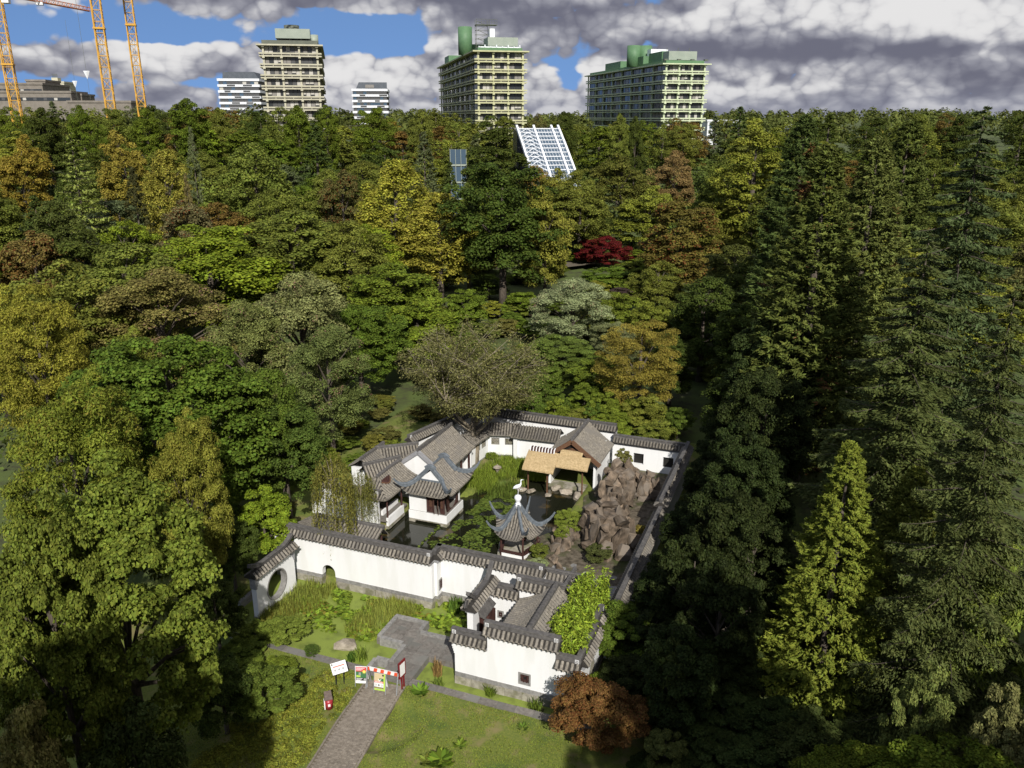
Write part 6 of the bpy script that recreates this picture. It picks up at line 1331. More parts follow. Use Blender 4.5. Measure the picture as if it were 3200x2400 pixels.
def aframe(label, u, v, rz, design):
    p = at(u, v, .41); rt = thing('a_board', label, 'sign', p, R(rz)); W, H = .66, 1.18; tilt = .13
    def leg(s, y0): MB().bar((s*W/2, y0, 0), (s*W/2, 0, H), .035).build('leg', MT['steel'], rt)
    for s in (-1, 1): leg(s, -.20); leg(s, .28)
    bd = bpy.data.objects.new('board', MB().box(-W/2, W/2, -.012, .012, .20, H).mesh('board', MT['p_white'])); link(bd, rt); bd.location = (0, -.20, 0); bd.rotation_euler = (-math.atan2(.20, H), 0, 0)
    rb = bpy.data.objects.new('rear_board', MB().box(-W/2, W/2, -.012, .012, .20, H).mesh('rear_board', MT['p_white'])); link(rb, rt); rb.location = (0, .28, 0); rb.rotation_euler = (math.atan2(.28, H), 0, 0)
    def pr(x0, x1, z0, z1, mt, d=1): MB().box(-W/2+x0*W, -W/2+x1*W, -.014-.002*d, -.012, .20+z0*(H-.2), .20+z1*(H-.2)).build('print', MT[mt], bd)
    if design == 0:
        pr(.06, .94, .70, .96, 'p_red'); pr(.06, .94, .33, .70, 'p_green'); pr(.06, .94, .16, .33, 'p_black')
        for z in (.90, .84, .78): pr(.10, .80-(.9-z)*2.2, z-.012, z+.016, 'p_white', 2)
        for z in (.29, .235, .18): pr(.10, .62-(.29-z)*1.5, z-.012, z+.012, 'p_white', 2)
        st = MB(); n = 12; V = [(0, -.02, 0)] + [((.26 if k % 2 == 0 else .13)*.5*math.cos(6.283*k/24), -.02, (.26 if k % 2 == 0 else .13)*.5*math.sin(6.283*k/24)) for k in range(24)]; st.add(V, [(0, k+1, (k+1) % 24+1) for k in range(24)]); st.xf(Matrix.Translation((.17, 0, .88))).build('flower_print', MT['p_yellow'], bd)
        pr(.10, .45, .36, .48, 'p_lime', 2); pr(.30, .48, .46, .64, 'steel', 2); pr(.72, .90, .18, .30, 'p_grey', 2)
    else:
        pr(.0, .82, .55, 1.0, 'p_cream'); pr(.82, 1.0, 0, 1.0, 'p_lime'); pr(0, .82, .0, .10, 'p_lime'); pr(.0, .82, .44, .55, 'p_pink'); pr(.0, .82, .11, .20, 'p_black'); pr(.70, .84, .86, .96, 'p_black', 2); pr(.45, .82, .55, .72, 'p_green', 2)
        for z in (.52, .48): pr(.06, .74, z-.01, z+.008, 'p_white', 2)
        pr(.05, .76, .145, .165, 'p_yellow', 2)
        for x in (.08, .34, .60): pr(x, x+.16, .26, .37, 'p_grey', 2); pr(x+.04, x+.12, .29, .34, 'p_black' if x == .34 else 'p_white', 3)
        st = MB(); st.add([(-.12,-.02,.85),(-.02,-.02,.72),(.10,-.02,.86),(.06,-.02,.86),(-.02,-.02,.79),(-.08,-.02,.86)], [(0,1,4,5),(1,2,3,4)]); st.build('motif_print', MT['p_white'], bd)
aframe('A-board poster with red header and yellow flower at the end of the brick path', 1132, 2138, -4, 0); aframe('A-board poster with pale photo and lime green side stripe at the barrier', 1191, 2161, -14, 1)
bp0 = at(1152, 2140, .41); bp1 = at(1247, 2162, .41); dv = bp1-bp0; Lb = dv.length
br = thing('barrier', 'red and white striped barrier plank on steel trestles closing the path', 'barrier', bp0, math.atan2(dv.y, dv.x))
MB().box(0, Lb, -.02, .02, .98, 1.22).build('plank', MT['p_white'], br)
n = 9
for k in range(n+1):
    x = Lb*k/n - .05; 
    if k % 2 == 0: MB().add([(max(0, x), -.026, .985), (min(Lb, max(.02, x+Lb/n)), -.026, .985), (min(Lb, max(0, x+Lb/n+.06 if k else Lb/n*.6)), -.026, 1.215), (max(0, x+.06), -.026, 1.215)], [(0,1,2,3)]).build('red_stripe', MT['p_orange'], br)
for x in (0, Lb):
    MB().bar((x, 0, 1.25), (x, -.30, .0), .05).build('leg', MT['steel'], br); MB().bar((x, 0, 1.25), (x, .32, .0), .05).build('leg', MT['steel'], br)
MB().tube([(Lb, 0, 1.2), (Lb, 0, 1.36)], .04, 8).build('lamp_socket', MT['black_metal'], br)
p = at(1259, 2150, .41); sg = thing('sign_post', 'dark red sign post with a white notice board beside the barrier', 'sign', p, R(62))
MB().box(-.30, .30, -.03, .03, .75, 1.75).build('board_frame', MT['sign_red'], sg); MB().box(-.22, .22, -.04, -.03, .86, 1.6).build('notice', MT['p_white'], sg)
for x in (-.12, .08): MB().box(x, x+.09, -.025, .025, -.1, .76).build('post', MT['sign_red'], sg)
p = at(1063, 2136, .41); ip = thing('info_panel', 'slanted white information panel on two black posts', 'sign', p, R(28))
for x in (-.22, .22): MB().bar((x, 0, -.1), (x, 0, .98), .05).build('post', MT['black_metal'], ip)
pn = bpy.data.objects.new('panel', MB().box(-.42, .42, -.32, .32, -.02, .02).mesh('panel', MT['p_white'])); link(pn, ip); pn.location = (0, -.02, 1.05); pn.rotation_euler = (R(38), 0, 0)
MB().box(-.32, .32, .06, .12, .02, .023).build('print', MT['p_pink'], pn); [MB().box(-.3+.22*k, -.18+.22*k, -.16, -.04, .02, .023).build('print', MT['p_grey'], pn) for k in range(3)]; MB().box(-.38, -.30, .2, .28, .02, .023).build('print', MT['p_black'], pn)
p = at(1029, 2221, .40); lb_ = thing('litter_bin', 'red litter bin with brown-grey hood beside the brick path', 'bin', p, R(20))
MB().box(-.045, .045, .17, .25, -.1, 1.0).build('post', MT['steel'], lb_); bm_ = MB(); bm_.lathe([(.19, .18), (.215, .5), (.22, .74)], 16); bm_.build('body', MT['bin_red'], lb_, True); MB().add([(-.06,-.222,.42),(.06,-.222,.42),(.06,-.224,.58),(-.06,-.224,.58)], [(0,1,2,3)]).build('pictogram', MT['p_white'], lb_); MB().box(-.24, -.19, -.1, .1, .2, .74).build('side_rail', MT['p_white'], lb_)
MB().add([(-.2,-.2,.80),(.2,-.2,.80),(.2,.22,.98),(-.2,.22,.98),(-.2,-.2,.86),(.2,-.2,.86),(.18,.22,1.08),(-.18,.22,1.08)], [(3,2,1,0),(4,5,6,7),(0,1,5,4),(1,2,6,5),(2,3,7,6),(3,0,4,7)]).build('hood', MT['bin_lid'], lb_); MB().box(-.2, -.17, .0, .2, .7, .9).build('hood_bracket', MT['bin_lid'], lb_); MB().box(.17, .2, .0, .2, .7, .9).build('hood_bracket', MT['bin_lid'], lb_)
# small grey path in the far clearing
m = MB(); m.add([at(1440*1.0, 968, 1.2), at(1650, 962, 1.25), at(1690, 985, 1.2), at(1460, 992, 1.15)], [(0,1,2,3)]); o = m.build('clearing_path', MT['paving']); o['kind'] = 'structure'
m = MB(); m.add([at(1735, 806, 3.2), at(1830, 800, 3.3), at(1880, 822, 3.1), at(1770, 835, 3.0)], [(0,1,2,3)]); o = m.build('clearing_path', MT['joint']); o['kind'] = 'structure'
# ------------------------------------------------------------------ trees named one by one from the photograph
T = tp
# left foreground and left slope
T(205, 965, 430, 'maple_near', (.082,.116,.017), 'maple_tree', 'large yellow-green maple tree with broad leaves beside the dark brick path', Y=30)
T(50, 1030, 300, 'maple_near', (.070,.105,.016), 'maple_tree', 'second maple tree crowding the large yellow-green maple, olive crown', Y=27)
T(378, 880, 190, 'chestnut_near', (.105,.118,.018), 'chestnut_tree', 'chestnut tree with orange-tipped narrow leaves above the yellow-green maple', Y=44)
T(120, 800, 330, 'chestnut_near', (.075,.108,.014), 'chestnut_tree', 'green chestnut tree with narrow leaves behind the maples', Y=42)
T(350, 690, 430, 'lime_near', (.050,.092,.012), 'lime_tree', 'broad deep green lime tree, widest crown of the left slope', Y=52)
T(600, 840, 240, 'lime_near', (.040,.075,.014), 'lime_tree', 'dark green lime tree overhanging the garden behind the moon gate wall', Y=56)
T(545, 770, 190, 'lime_near', (.046,.084,.012), 'lime_tree', 'green lime tree between the broad lime and the pink-flecked beech', Y=56)
T(562, 1055, 140, 'leafy_near', (.080,.138,.012), 'leafy_tree', 'small bright green tree against the left end of the white wall', Y=50)
T(55, 600, 220, 'chestnut_near', (.15,.150,.020), 'chestnut_tree', 'yellow-green chestnut tree on the left slope with pale lit crown', Y=66)
T(240, 700, 200, 'chestnut_near', (.085,.115,.016), 'chestnut_tree', 'mid green chestnut tree in front of the fine olive beech', Y=56)
T(330, 565, 310, 'beech_near', (.098,.092,.026), 'beech_tree', 'fine-leaved olive brown beech on the left slope', Y=80)
T(640, 580, 260, 'beech_near', (.130,.135,.048), 'beech_tree', 'pale green beech flecked with pink leaves left of the garden', Y=78)
T(520, 640, 200, 'beech_near', (.095,.105,.030), 'beech_tree', 'smaller pink-flecked beech beside the pale green one', Y=74)
T(700, 690, 190, 'beech_near', (.075,.100,.028), 'beech_tree', 'grey-green beech overhanging the meadow behind the left halls', Y=68)
T(440, 480, 340, 'broad_e', 'bright', 'broad_tree', 'bright green flat-crowned tree in the middle of the left wood', Y=106)
T(620, 445, 270, 'broad_b', 'olive', 'broad_tree', 'olive tree behind the bright green flat-crowned tree', Y=116)
T(760, 470, 200, 'broad_c', (.088,.105,.018), 'broad_tree', 'green tree in front of the tall yellow tree', Y=112)
T(850, 560, 240, 'broad_b', (.068,.104,.012), 'broad_tree', 'rich green tree below the tall yellow tree', Y=100)
T(900, 640, 200, 'leafy_near', (.075,.115,.012), 'leafy_tree', 'rich green low tree at the clearing edge', Y=92)
T(770, 640, 220, 'lime_near', (.052,.092,.012), 'lime_tree', 'green lime tree above the left-hand halls', Y=84)
T(850, 320, 190, 'weeping_mid', (.205,.200,.026), 'yellow_tree', 'tall golden yellow tree with hanging sprays, left of the dark tree', Y=138)
T(945, 395, 190, 'weeping_mid', (.185,.180,.026), 'yellow_tree', 'second golden yellow tree touching the big dark green tree', Y=130)
T(1072, 245, 170, 'broad_d', 'dark', 'conical_tree', 'tall dark green conical tree beside the glasshouse roof', Y=165)
T(1085, 335, 240, 'broad_e', (.030,.058,.010), 'broad_tree', 'big dark green tree with its trunk showing at the clearing', Y=128)
T(1010, 420, 110, 'broad_b', (.048,.072,.014), 'broad_tree', 'dark green tree tucked beside the golden yellow trees', Y=134)
T(1180, 400, 130, 'broad_a', 'gold', 'broad_tree', 'thin golden green tree right of the big dark green tree', Y=128)
T(1255, 385, 160, 'broad_c', 'olive', 'broad_tree', 'olive tree below the glasshouse roof', Y=160)
T(1270, 460, 130, 'broad_b', 'dark', 'broad_tree', 'dark green tree behind the red maple', Y=176)
T(1345, 330, 150, 'broad_a', (.078,.082,.016), 'broad_tree', 'brownish olive tree right of the glasshouse', Y=190)
T(1395, 400, 150, 'broad_a', 'ygreen', 'broad_tree', 'yellowish tree beside the russet oak', Y=165)
T(1460, 320, 110, 'broad_c', (.13,.095,.035), 'russet_tree', 'salmon orange tree below the long green tower', Y=200)
T(1478, 420, 195, 'russet_mid', (.088,.074,.016), 'russet_oak', 'tall red-brown oak above the clearing on the right', Y=128)
T(1570, 330, 150, 'broad_c', 'olive', 'broad_tree', 'olive tree between the russet oak and the yellow-green poplar', Y=170)
T(1555, 430, 150, 'broad_e', (.085,.095,.016), 'broad_tree', 'green and yellow tree right of the russet oak', Y=150)
T(1640, 250, 190, 'broad_d', (.125,.128,.018), 'poplar_tree', 'tall yellow-green poplar standing above the right wood', Y=150)
T(1600, 520, 170, 'broad_b', (.052,.066,.014), 'broad_tree', 'dark olive tree at the edge of the conifer shade', Y=110)
T(1680, 380, 150, 'broad_b', (.075,.088,.014), 'broad_tree', 'olive green tree between the poplar and the giant conifers', Y=130)
T(1302, 508, 130, 'russet_near', (.085,.010,.009), 'red_maple_tree', 'dark red Japanese style maple at the clearing', Y=156)
T(1320, 575, 110, 'leafy_near', (.06,.11,.014), 'leafy_shrub', 'bright green shrub in front of the red maple', Y=142, cat='shrub')
T(1240, 600, 200, 'beech_near', (.155,.180,.085), 'variegated_tree', 'pale cream and pink variegated tree behind the willow', Y=104)
T(1330, 690, 120, 'beech_near', (.10,.12,.05), 'variegated_tree', 'smaller pale green tree beside the golden one', Y=98)
T(1215, 720, 150, 'lime_near', (.07,.115,.022), 'lime_tree', 'fresh green tree between willow and variegated tree', Y=92)
T(1390, 668, 200, 'feathery_near', (.145,.122,.022), 'golden_tree', 'golden olive rounded tree behind the far garden wall', Y=78)
T(1290, 770, 150, 'leafy_near', (.068,.112,.014), 'leafy_tree', 'fresh green low tree against the far wall', Y=84)
T(1180, 790, 110, 'leafy_near', (.07,.11,.016), 'leafy_tree', 'low green tree behind the far wall by the willow', Y=86)
T(1465, 700, 130, 'lime_near', (.040,.055,.012), 'lime_tree', 'dim olive tree right of the golden rounded tree', Y=94)
T(940, 690, 70, 'russet_near', (.21,.12,.025), 'orange_shrub', 'small orange-leaved shrub at the clearing edge', Y=104, cat='shrub')
T(1020, 690, 350, 'willow', 'twig', 'willow_tree', 'open grey-brown willow with bare boughs inside the garden wall', Y=68)
T(712, 962, 92, 'weeping_small', (.105,.105,.022), 'weeping_tree', 'slender weeping tree trailing its shoots over the white wall', Y=49.8)
T(775, 1010, 70, 'weeping_small', (.095,.10,.022), 'weeping_tree', 'thin weeping tree beside the left gallery roof', Y=54.5)
T(1425, 560, 130, 'broad_c', 'olive', 'broad_tree', 'olive tree filling the gap below the russet oak', Y=119)
T(1345, 628, 110, 'leafy_near', (.07,.11,.014), 'leafy_tree', 'bushy green tree between variegated tree and russet oak', Y=110)
T(1500, 630, 140, 'broad_e', (.068,.088,.015), 'broad_tree', 'dull green tree at the right rim of the clearing', Y=106)
T(1410, 650, 110, 'leafy_near', (.085,.115,.016), 'leafy_tree', 'fresh green bushy tree behind the golden rounded tree', Y=103)
T(1000, 625, 110, 'leafy_near', (.06,.10,.012), 'leafy_tree', 'deep green bushy tree under the golden yellow trees', Y=116)
T(1130, 628, 90, 'leafy_near', (.075,.12,.014), 'leafy_tree', 'fresh green bushy tree under the big dark tree', Y=122)
T(1055, 600, 80, 'leafy_near', (.045,.075,.012), 'leafy_tree', 'dark bushy tree screening the trunk of the big dark tree', Y=133)
T(1190, 560, 90, 'leafy_near', (.055,.09,.012), 'leafy_tree', 'green bushy tree left of the red maple', Y=150)
T(1375, 560, 90, 'leafy_near', (.06,.095,.012), 'leafy_tree', 'green bushy tree right of the red maple', Y=146)
# left middle ground
T(30, 290, 130, 'broad_a', 'orange', 'broad_tree', 'orange-brown tree at the left edge of the hillside wood', Y=170)
T(150, 285, 190, 'cedar_mid', (.115,.150,.034), 'pale_conifer', 'soft light green conifer with layered boughs on the left hillside', Y=140)
T(258, 280, 115, 'broad_a', (.165,.13,.022), 'broad_tree', 'amber tree on the left hillside', Y=175)
T(345, 300, 125, 'weeping_mid', (.155,.145,.024), 'larch_tree', 'mustard yellow tree with drooping sprays on the left hillside', Y=150)
T(410, 275, 60, 'conifer_mid', 'grey', 'cedar_tree', 'narrow blue-grey conifer beside the mustard tree', Y=165)
T(545, 300, 230, 'broad_c', 'olive', 'broad_tree', 'large olive tree left of the dark pines', Y=150)
T(680, 270, 140, 'conifer_mid', 'pine', 'pine_tree', 'dark green pine on the hillside below the left tower', Y=180)
T(735, 360, 120, 'russet_mid', 'brown', 'broad_tree', 'dark brown tree left of the tall yellow tree', Y=150)
T(283, 360, 100, 'conifer_mid', (.040,.042,.014), 'dark_tree', 'very dark brown-green yew on the left slope', Y=126)
T(400, 375, 50, 'conifer_mid', (.11,.095,.035), 'cypress_tree', 'slim tan cypress beside the yew', Y=130)
T(400, 425, 170, 'russet_mid', (.10,.088,.036), 'withered_tree', 'withered grey-brown tree among green ones on the left slope', Y=122)
T(60, 490, 190, 'russet_mid', (.10,.080,.022), 'russet_tree', 'rust-tinged tree at the left edge of the slope', Y=100)
T(190, 490, 130, 'conifer_mid', (.055,.075,.034), 'cedar_tree', 'grey-green cedar below the light green conifer', Y=108)
T(120, 420, 150, 'broad_b', (.045,.062,.014), 'broad_tree', 'shadowy green tree under the light green conifer', Y=118)
T(990, 300, 90, 'broad_b', 'olive', 'broad_tree', 'olive tree below the middle tower', Y=205)
T(915, 285, 90, 'conifer_mid', 'grey', 'cedar_tree', 'pale blue-grey cedar below the middle tower', Y=190)
T(1218, 362, 110, 'broad_a', 'gold', 'broad_tree', 'golden green tree covering the foot of the glasshouse', Y=172)
T(1248, 356, 90, 'broad_e', 'olive', 'broad_tree', 'olive tree at the right foot of the glasshouse', Y=180)
T(1188, 374, 100, 'broad_b', 'gold', 'broad_tree', 'golden olive tree before the middle of the glasshouse', Y=164)
T(1150, 352, 100, 'broad_c', (.15,.105,.022), 'broad_tree', 'amber-tipped tree in front of the glasshouse frame', Y=168)
T(972, 350, 70, 'conifer_mid', 'pine', 'pine_tree', 'dark pine in front of the lower glasshouse', Y=170)
SHADE_ROW = ((9.6, 4.5, 4.5, 1.7), (9.9, 8, 5.5, 1.9), (10.0, 11.5, 5.0, 1.9), (10.2, 15, 6.5, 2.1), (10.4, 19, 6, 2.0), (10.4, 23, 7, 2.2), (10.6, 27, 7, 2.2), (10.5, 31, 7.5, 2.3), (9.4, 1.0, 3.5, 1.5), (11.8, 6, 10, 2.2), (12.4, 13, 11, 2.4), (12.8, 21, 12, 2.6), (13.6, 3, 11, 2.4), (13.4, 9.5, 12, 2.5), (13.8, 17, 13, 2.6), (12.2, -.5, 8, 2.1))  # added row; near-black leaf colour stands in for shade beside the lane
for i, (a, b, h, r) in enumerate(SHADE_ROW):
    p = gw(a, b); place_tree('shrub_tree_near', p.x, p.y, h*.8, r, (.015,.026,.007), 'shade_fill_tree', ORD[sorted(range(len(SHADE_ROW)), key=lambda k: SHADE_ROW[k][1]).index(i)] + ' added shade-dark tree beside the lane, counted from the court corner along the garden wall', 'added shade-dark trees between garden wall and lane')
for i, (u, v, w, c, lab) in enumerate(((405, 204, 100, 'green', 'rounded tree standing above the crest right of the cranes'), (330, 222, 80, 'dark', 'dark tree on the crest between the cranes and rounded tree'), (460, 225, 70, 'olive', 'olive tree on the crest left of the white banded block'), (700, 218, 70, 'green', 'green tree overlapping the corner of the cream tower'), (600, 226, 90, 'olive', 'olive tree in front of the cream tower'), (800, 224, 90, 'green', 'green tree in front of the small banded block'),
    (905, 228, 70, 'olive', 'olive tree on the crest left of the middle tower'), (1165, 240, 50, 'brown', 'thin brown tree between the middle tower and the glasshouse'), (1222, 233, 60, 'dark', 'dark tree on the crest above the glasshouse'), (1340, 238, 55, 'olive', 'pointed olive tree before the long green tower'), (1375, 246, 50, 'dark', 'dark narrow tree before the long green tower'), (1480, 260, 80, 'olive', 'olive tree at the foot of the long green tower'),
    (90, 225, 90, 'dark', 'dark tree on the crest left of the middle crane'), (170, 222, 80, 'green', 'green tree on the crest behind the middle crane'), (1985, 236, 100, 'olive', 'wide olive crest tree showing over the giant conifers'), (2080, 240, 90, 'dark', 'dark tree on the crest beside the huge spruce'), (20, 226, 90, 'green', 'green tree on the crest before the concrete blocks'), (240, 227, 90, 'olive', 'olive tree hiding the foot of the middle crane'), (310, 226, 80, 'green', 'green tree hiding the foot of the slimmer crane'), (640, 222, 100, 'green', 'green tree hiding the foot of the cream tower'), (560, 232, 80, 'dark', 'dark tree between the white banded block and cream tower'))):
    T(u, v, w, ('broad_b', 'broad_c', 'broad_e')[i % 3], c, 'crest_tree', lab, Y=(225, 240, 255)[i % 3])
# right: giant conifers, spruces, thujas
T(1790, 318, 300, 'sequoia', (.058,.082,.018), 'giant_conifer', 'giant conifer with two rusty patches near its top, foremost of the tall row', Y=66)
T(1742, 252, 210, 'sequoia', (.045,.070,.018), 'giant_conifer', 'giant conifer whose tip pokes above the row beside the poplar', Y=88)
T(1900, 300, 240, 'sequoia', (.062,.088,.022), 'giant_conifer', 'giant conifer with a withered brown side shoot', Y=76)
T(1968, 262, 200, 'sequoia', (.060,.080,.018), 'giant_conifer', 'olive giant conifer behind the spruces', Y=98)
T(2130, 225, 480, 'spruce_near', (.044,.072,.026), 'spruce_tree', 'huge blue-green spruce with long layered boughs', Y=52)
T(2010, 500, 520, 'spruce_near', (.050,.070,.020), 'spruce_tree', 'spruce with sweeping dead-twigged boughs in front of the huge spruce', Y=44)
T(2200, 600, 420, 'spruce_near', (.046,.068,.020), 'spruce_tree', 'spruce at the right edge with a grey dead bough', Y=33)
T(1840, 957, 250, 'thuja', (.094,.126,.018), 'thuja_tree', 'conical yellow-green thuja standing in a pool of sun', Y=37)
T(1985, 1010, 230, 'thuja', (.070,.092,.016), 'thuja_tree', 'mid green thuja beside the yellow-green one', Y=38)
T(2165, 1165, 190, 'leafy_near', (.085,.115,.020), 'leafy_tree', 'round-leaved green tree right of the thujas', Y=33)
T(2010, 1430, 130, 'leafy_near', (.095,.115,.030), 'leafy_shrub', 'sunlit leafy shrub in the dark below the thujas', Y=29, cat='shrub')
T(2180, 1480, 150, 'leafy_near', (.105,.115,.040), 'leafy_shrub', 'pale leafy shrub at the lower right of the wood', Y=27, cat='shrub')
T(492, 1120, 130, 'lime_near', (.040,.062,.012), 'lime_tree', 'dark low tree left of the moon gate wall', Y=47)
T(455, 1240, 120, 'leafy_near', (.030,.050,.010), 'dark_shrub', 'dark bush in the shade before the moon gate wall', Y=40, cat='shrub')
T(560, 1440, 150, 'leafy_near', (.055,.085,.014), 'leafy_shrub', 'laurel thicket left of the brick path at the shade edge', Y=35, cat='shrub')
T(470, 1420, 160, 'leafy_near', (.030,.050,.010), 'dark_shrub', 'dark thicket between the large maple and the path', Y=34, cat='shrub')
# round the entrance
T(1345, 1310, 150, 'leafy_near', (.048,.088,.012), 'leafy_tree', 'green young tree against the outer side of the entrance court', Y=39.5)
T(1452, 1375, 120, 'shrub_tree_near', (.062,.080,.022), 'shrub_tree', 'tall thin shrub standing alone in the dark lane', Y=34)
T(1440, 1580, 110, 'shrub_tree_near', (.062,.080,.022), 'shrub_tree', 'low olive shrub behind the russet maple', Y=31)
T(1290, 1478, 235, 'russet_near', (.105,.058,.018), 'russet_maple', 'russet brown maple bush at the corner of the entrance wall', Y=33)
T(40, 1500, 170, 'leafy_near', (.16,.145,.045), 'pale_shrub', 'pale straw-coloured bush under the maples', Y=24, cat='shrub')
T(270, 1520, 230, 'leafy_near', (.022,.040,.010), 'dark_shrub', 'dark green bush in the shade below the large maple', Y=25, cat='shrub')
# trees just outside the picture whose shade falls into it (behind and beside the camera)
for x, y, h, r, p in ((15.2, 6, 33, 5.2, 'lime_near'), (13.5, -4, 34, 5.5, 'lime_near'), (21.5, 6, 24, 5.0, 'lime_near'), (19.5, -3, 29, 5.5, 'lime_near'), (27, 18, 19, 5.5, 'lime_near'), (30, 8, 24, 6, 'lime_near'), (33, 28, 18, 5.5, 'lime_near'), (22, 19, 13, 4.0, 'lime_near'), (17.5, 24, 7, 4.0, 'lime_near'), (14, 27, 5, 3.0, 'lime_near'),
                      (-8.8, 2, 30, 3.8, 'lime_near'), (-12.8, 8, 27, 4.6, 'lime_near'), (-17.5, 3, 30, 5, 'lime_near'), (-13, -7, 34, 5, 'lime_near'), (-21, 12, 21, 5, 'lime_near')):
    place_tree(p, x, y, h, r, 'green', 'broad_tree', 'large green tree out on the slope behind the viewpoint', 'trees behind the viewpoint')
def lane():
    m = MB(); pts = [(13.0, 41), (13.6, 46), (16.8, 58), (21, 72), (25, 88)]; V = []
    for x, y in pts: V += [(x-1.2, y, .47), (x+1.2, y, .47)]
    m.add(V, [(2*i, 2*i+1, 2*i+3, 2*i+2) for i in range(len(pts)-1)]); o = m.build('lane', MT['asphalt']); o['kind'] = 'structure'
MT['asphalt'] = noisy('asphalt', (.04,.04,.042), (.06,.06,.062), 6, .9, .2)
lane()
for x, y, h, r, lab in ((13.6, 41, 10.5, 2.8, 'added shade-dark tree in the lane left of the yellow-green thuja'), (15.2, 47.5, 12, 3.0, 'second added shade-dark tree along the lane, nearer the garden corner'), (18.5, 56, 15, 3.6, 'tall added shade-dark tree along the lane below the giant conifers'), (22.5, 66, 17, 4.2, 'tallest added shade-dark tree at the foot of the giant conifers')):
    place_tree('lime_near', x, y, h*.9, r, (.018,.030,.008), 'dark_tree', lab)  # extra lane trees, shade put into their near-black leaf colour
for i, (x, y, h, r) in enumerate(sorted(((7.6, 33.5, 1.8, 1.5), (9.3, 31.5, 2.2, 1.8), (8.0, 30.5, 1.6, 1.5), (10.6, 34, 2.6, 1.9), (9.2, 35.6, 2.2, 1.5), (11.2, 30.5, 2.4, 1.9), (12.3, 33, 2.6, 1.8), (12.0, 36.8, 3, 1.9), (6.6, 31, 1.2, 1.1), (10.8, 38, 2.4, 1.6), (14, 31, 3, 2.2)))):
    place_tree('leafy_near', x, y, h, r, (.022,.038,.010), 'dark_shrub', ORD[i] + ' added shade-dark bush in the shaded corner, counted outwards from the russet maple', 'added shade-dark bushes right of the russet maple', 'shrub')  # bushes added over lit lawn, leaves coloured near-black to read as shade
# lane edge to the right of the garden wall
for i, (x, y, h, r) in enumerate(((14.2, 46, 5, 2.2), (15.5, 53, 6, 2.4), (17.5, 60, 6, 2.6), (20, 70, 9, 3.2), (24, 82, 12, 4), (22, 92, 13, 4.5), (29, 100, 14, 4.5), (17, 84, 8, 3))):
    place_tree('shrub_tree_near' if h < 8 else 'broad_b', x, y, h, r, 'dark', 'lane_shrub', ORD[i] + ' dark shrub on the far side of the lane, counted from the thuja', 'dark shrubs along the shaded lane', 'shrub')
# understorey behind the garden (meadow and shrubs on the left rear)
for i in range(46):
    a = random.uniform(-27, -15.5); b = random.uniform(12, 40); x, y, _ = gw(a, b)
    if a > -19.5 and b < 22: continue
    cw, cc_ = random.choice([('green', (.075,.11,.014)), ('olive', (.10,.105,.020)), ('brownish', (.09,.085,.022)), ('deep green', (.06,.10,.014))]); hh = random.uniform(.9, 2.4)
    place_tree('leafy_near', x, y, hh, random.uniform(.9, 1.7), cc_, 'meadow_shrub', '%s %s shrub in the meadow %s' % ('small' if hh < 1.6 else 'tall', cw, 'close to the zig-zag corridor' if a > -19 and b < 28 else 'along the slanting left rear wall' if b > 28 and a > -20 else 'well away from the left halls' if a < -23 else 'left of the corridor'), 'meadow shrubs behind the left halls', 'shrub')
for i in range(16):
    a = -12 + 18*(i+random.random()*.6)/16; b = random.uniform(34.5, 42); x, y, _ = gw(a, b)
    place_tree('leafy_near', x, y, random.uniform(2.0, 4.5), random.uniform(1.4, 2.4), random.choice([(.075,.115,.014), (.05,.09,.014), (.10,.12,.02)]), 'wall_shrub', ORD[i] + ' leafy shrub behind the far garden wall, counted from its left rear corner', 'shrubs behind the far garden wall', 'shrub')
for i, (u, v, w, c) in enumerate(((1010, 665, 60, (.16,.17,.02)), (1060, 650, 60, (.13,.15,.02)), (1110, 655, 60, (.09,.13,.02)), (985, 690, 60, (.05,.10,.012)), (1150, 690, 70, (.06,.11,.012)), (1000, 720, 80, (.06,.11,.012)), (1160, 640, 50, (.08,.07,.03)), (1345, 620, 60, (.05,.035,.03)), (1060, 690, 60, (.055,.09,.016)))):
    T(u, v, w, 'leafy_near', c, 'clearing_shrub', '%s by the pale clearing path' % ('golden yellow-green shrub', 'yellow-green mounded shrub', 'fresh green shrub', 'deep green low shrub', 'bright green spreading shrub', 'glossy green shrub', 'brown-leaved shrub', 'maroon-leaved shrub', 'dull green shrub')[i], Y=at(u*Q, (v+26)*Q, 1.5).y, group='shrubs around the clearing', cat='shrub')

for i in range(60):
    x = random.uniform(-16, 27); y = random.uniform(90, 168)
    if -5 < x < 4 and 118 < y < 140: continue
    cw, cc_ = random.choice([('fresh green', (.09,.13,.016)), ('yellow-green', (.13,.145,.02)), ('deep green', (.06,.10,.014)), ('olive', (.10,.10,.025))]); hh = random.uniform(1.2, 3.4)
    wh_ = 'below the golden yellow trees' if x < -6 else 'beside the big dark green tree' if x < 6 else 'near the red maple' if x < 17 else 'below the russet oak'
    place_tree('leafy_near', x, y, hh, random.uniform(1.8, 3.4), cc_, 'clearing_shrub', '%s %s shrub %s the clearing %s' % ('low' if hh < 2.2 else 'bushy', cw, 'before' if y < 118 else 'in' if y < 142 else 'behind', wh_), 'shrubs around the clearing', 'shrub')
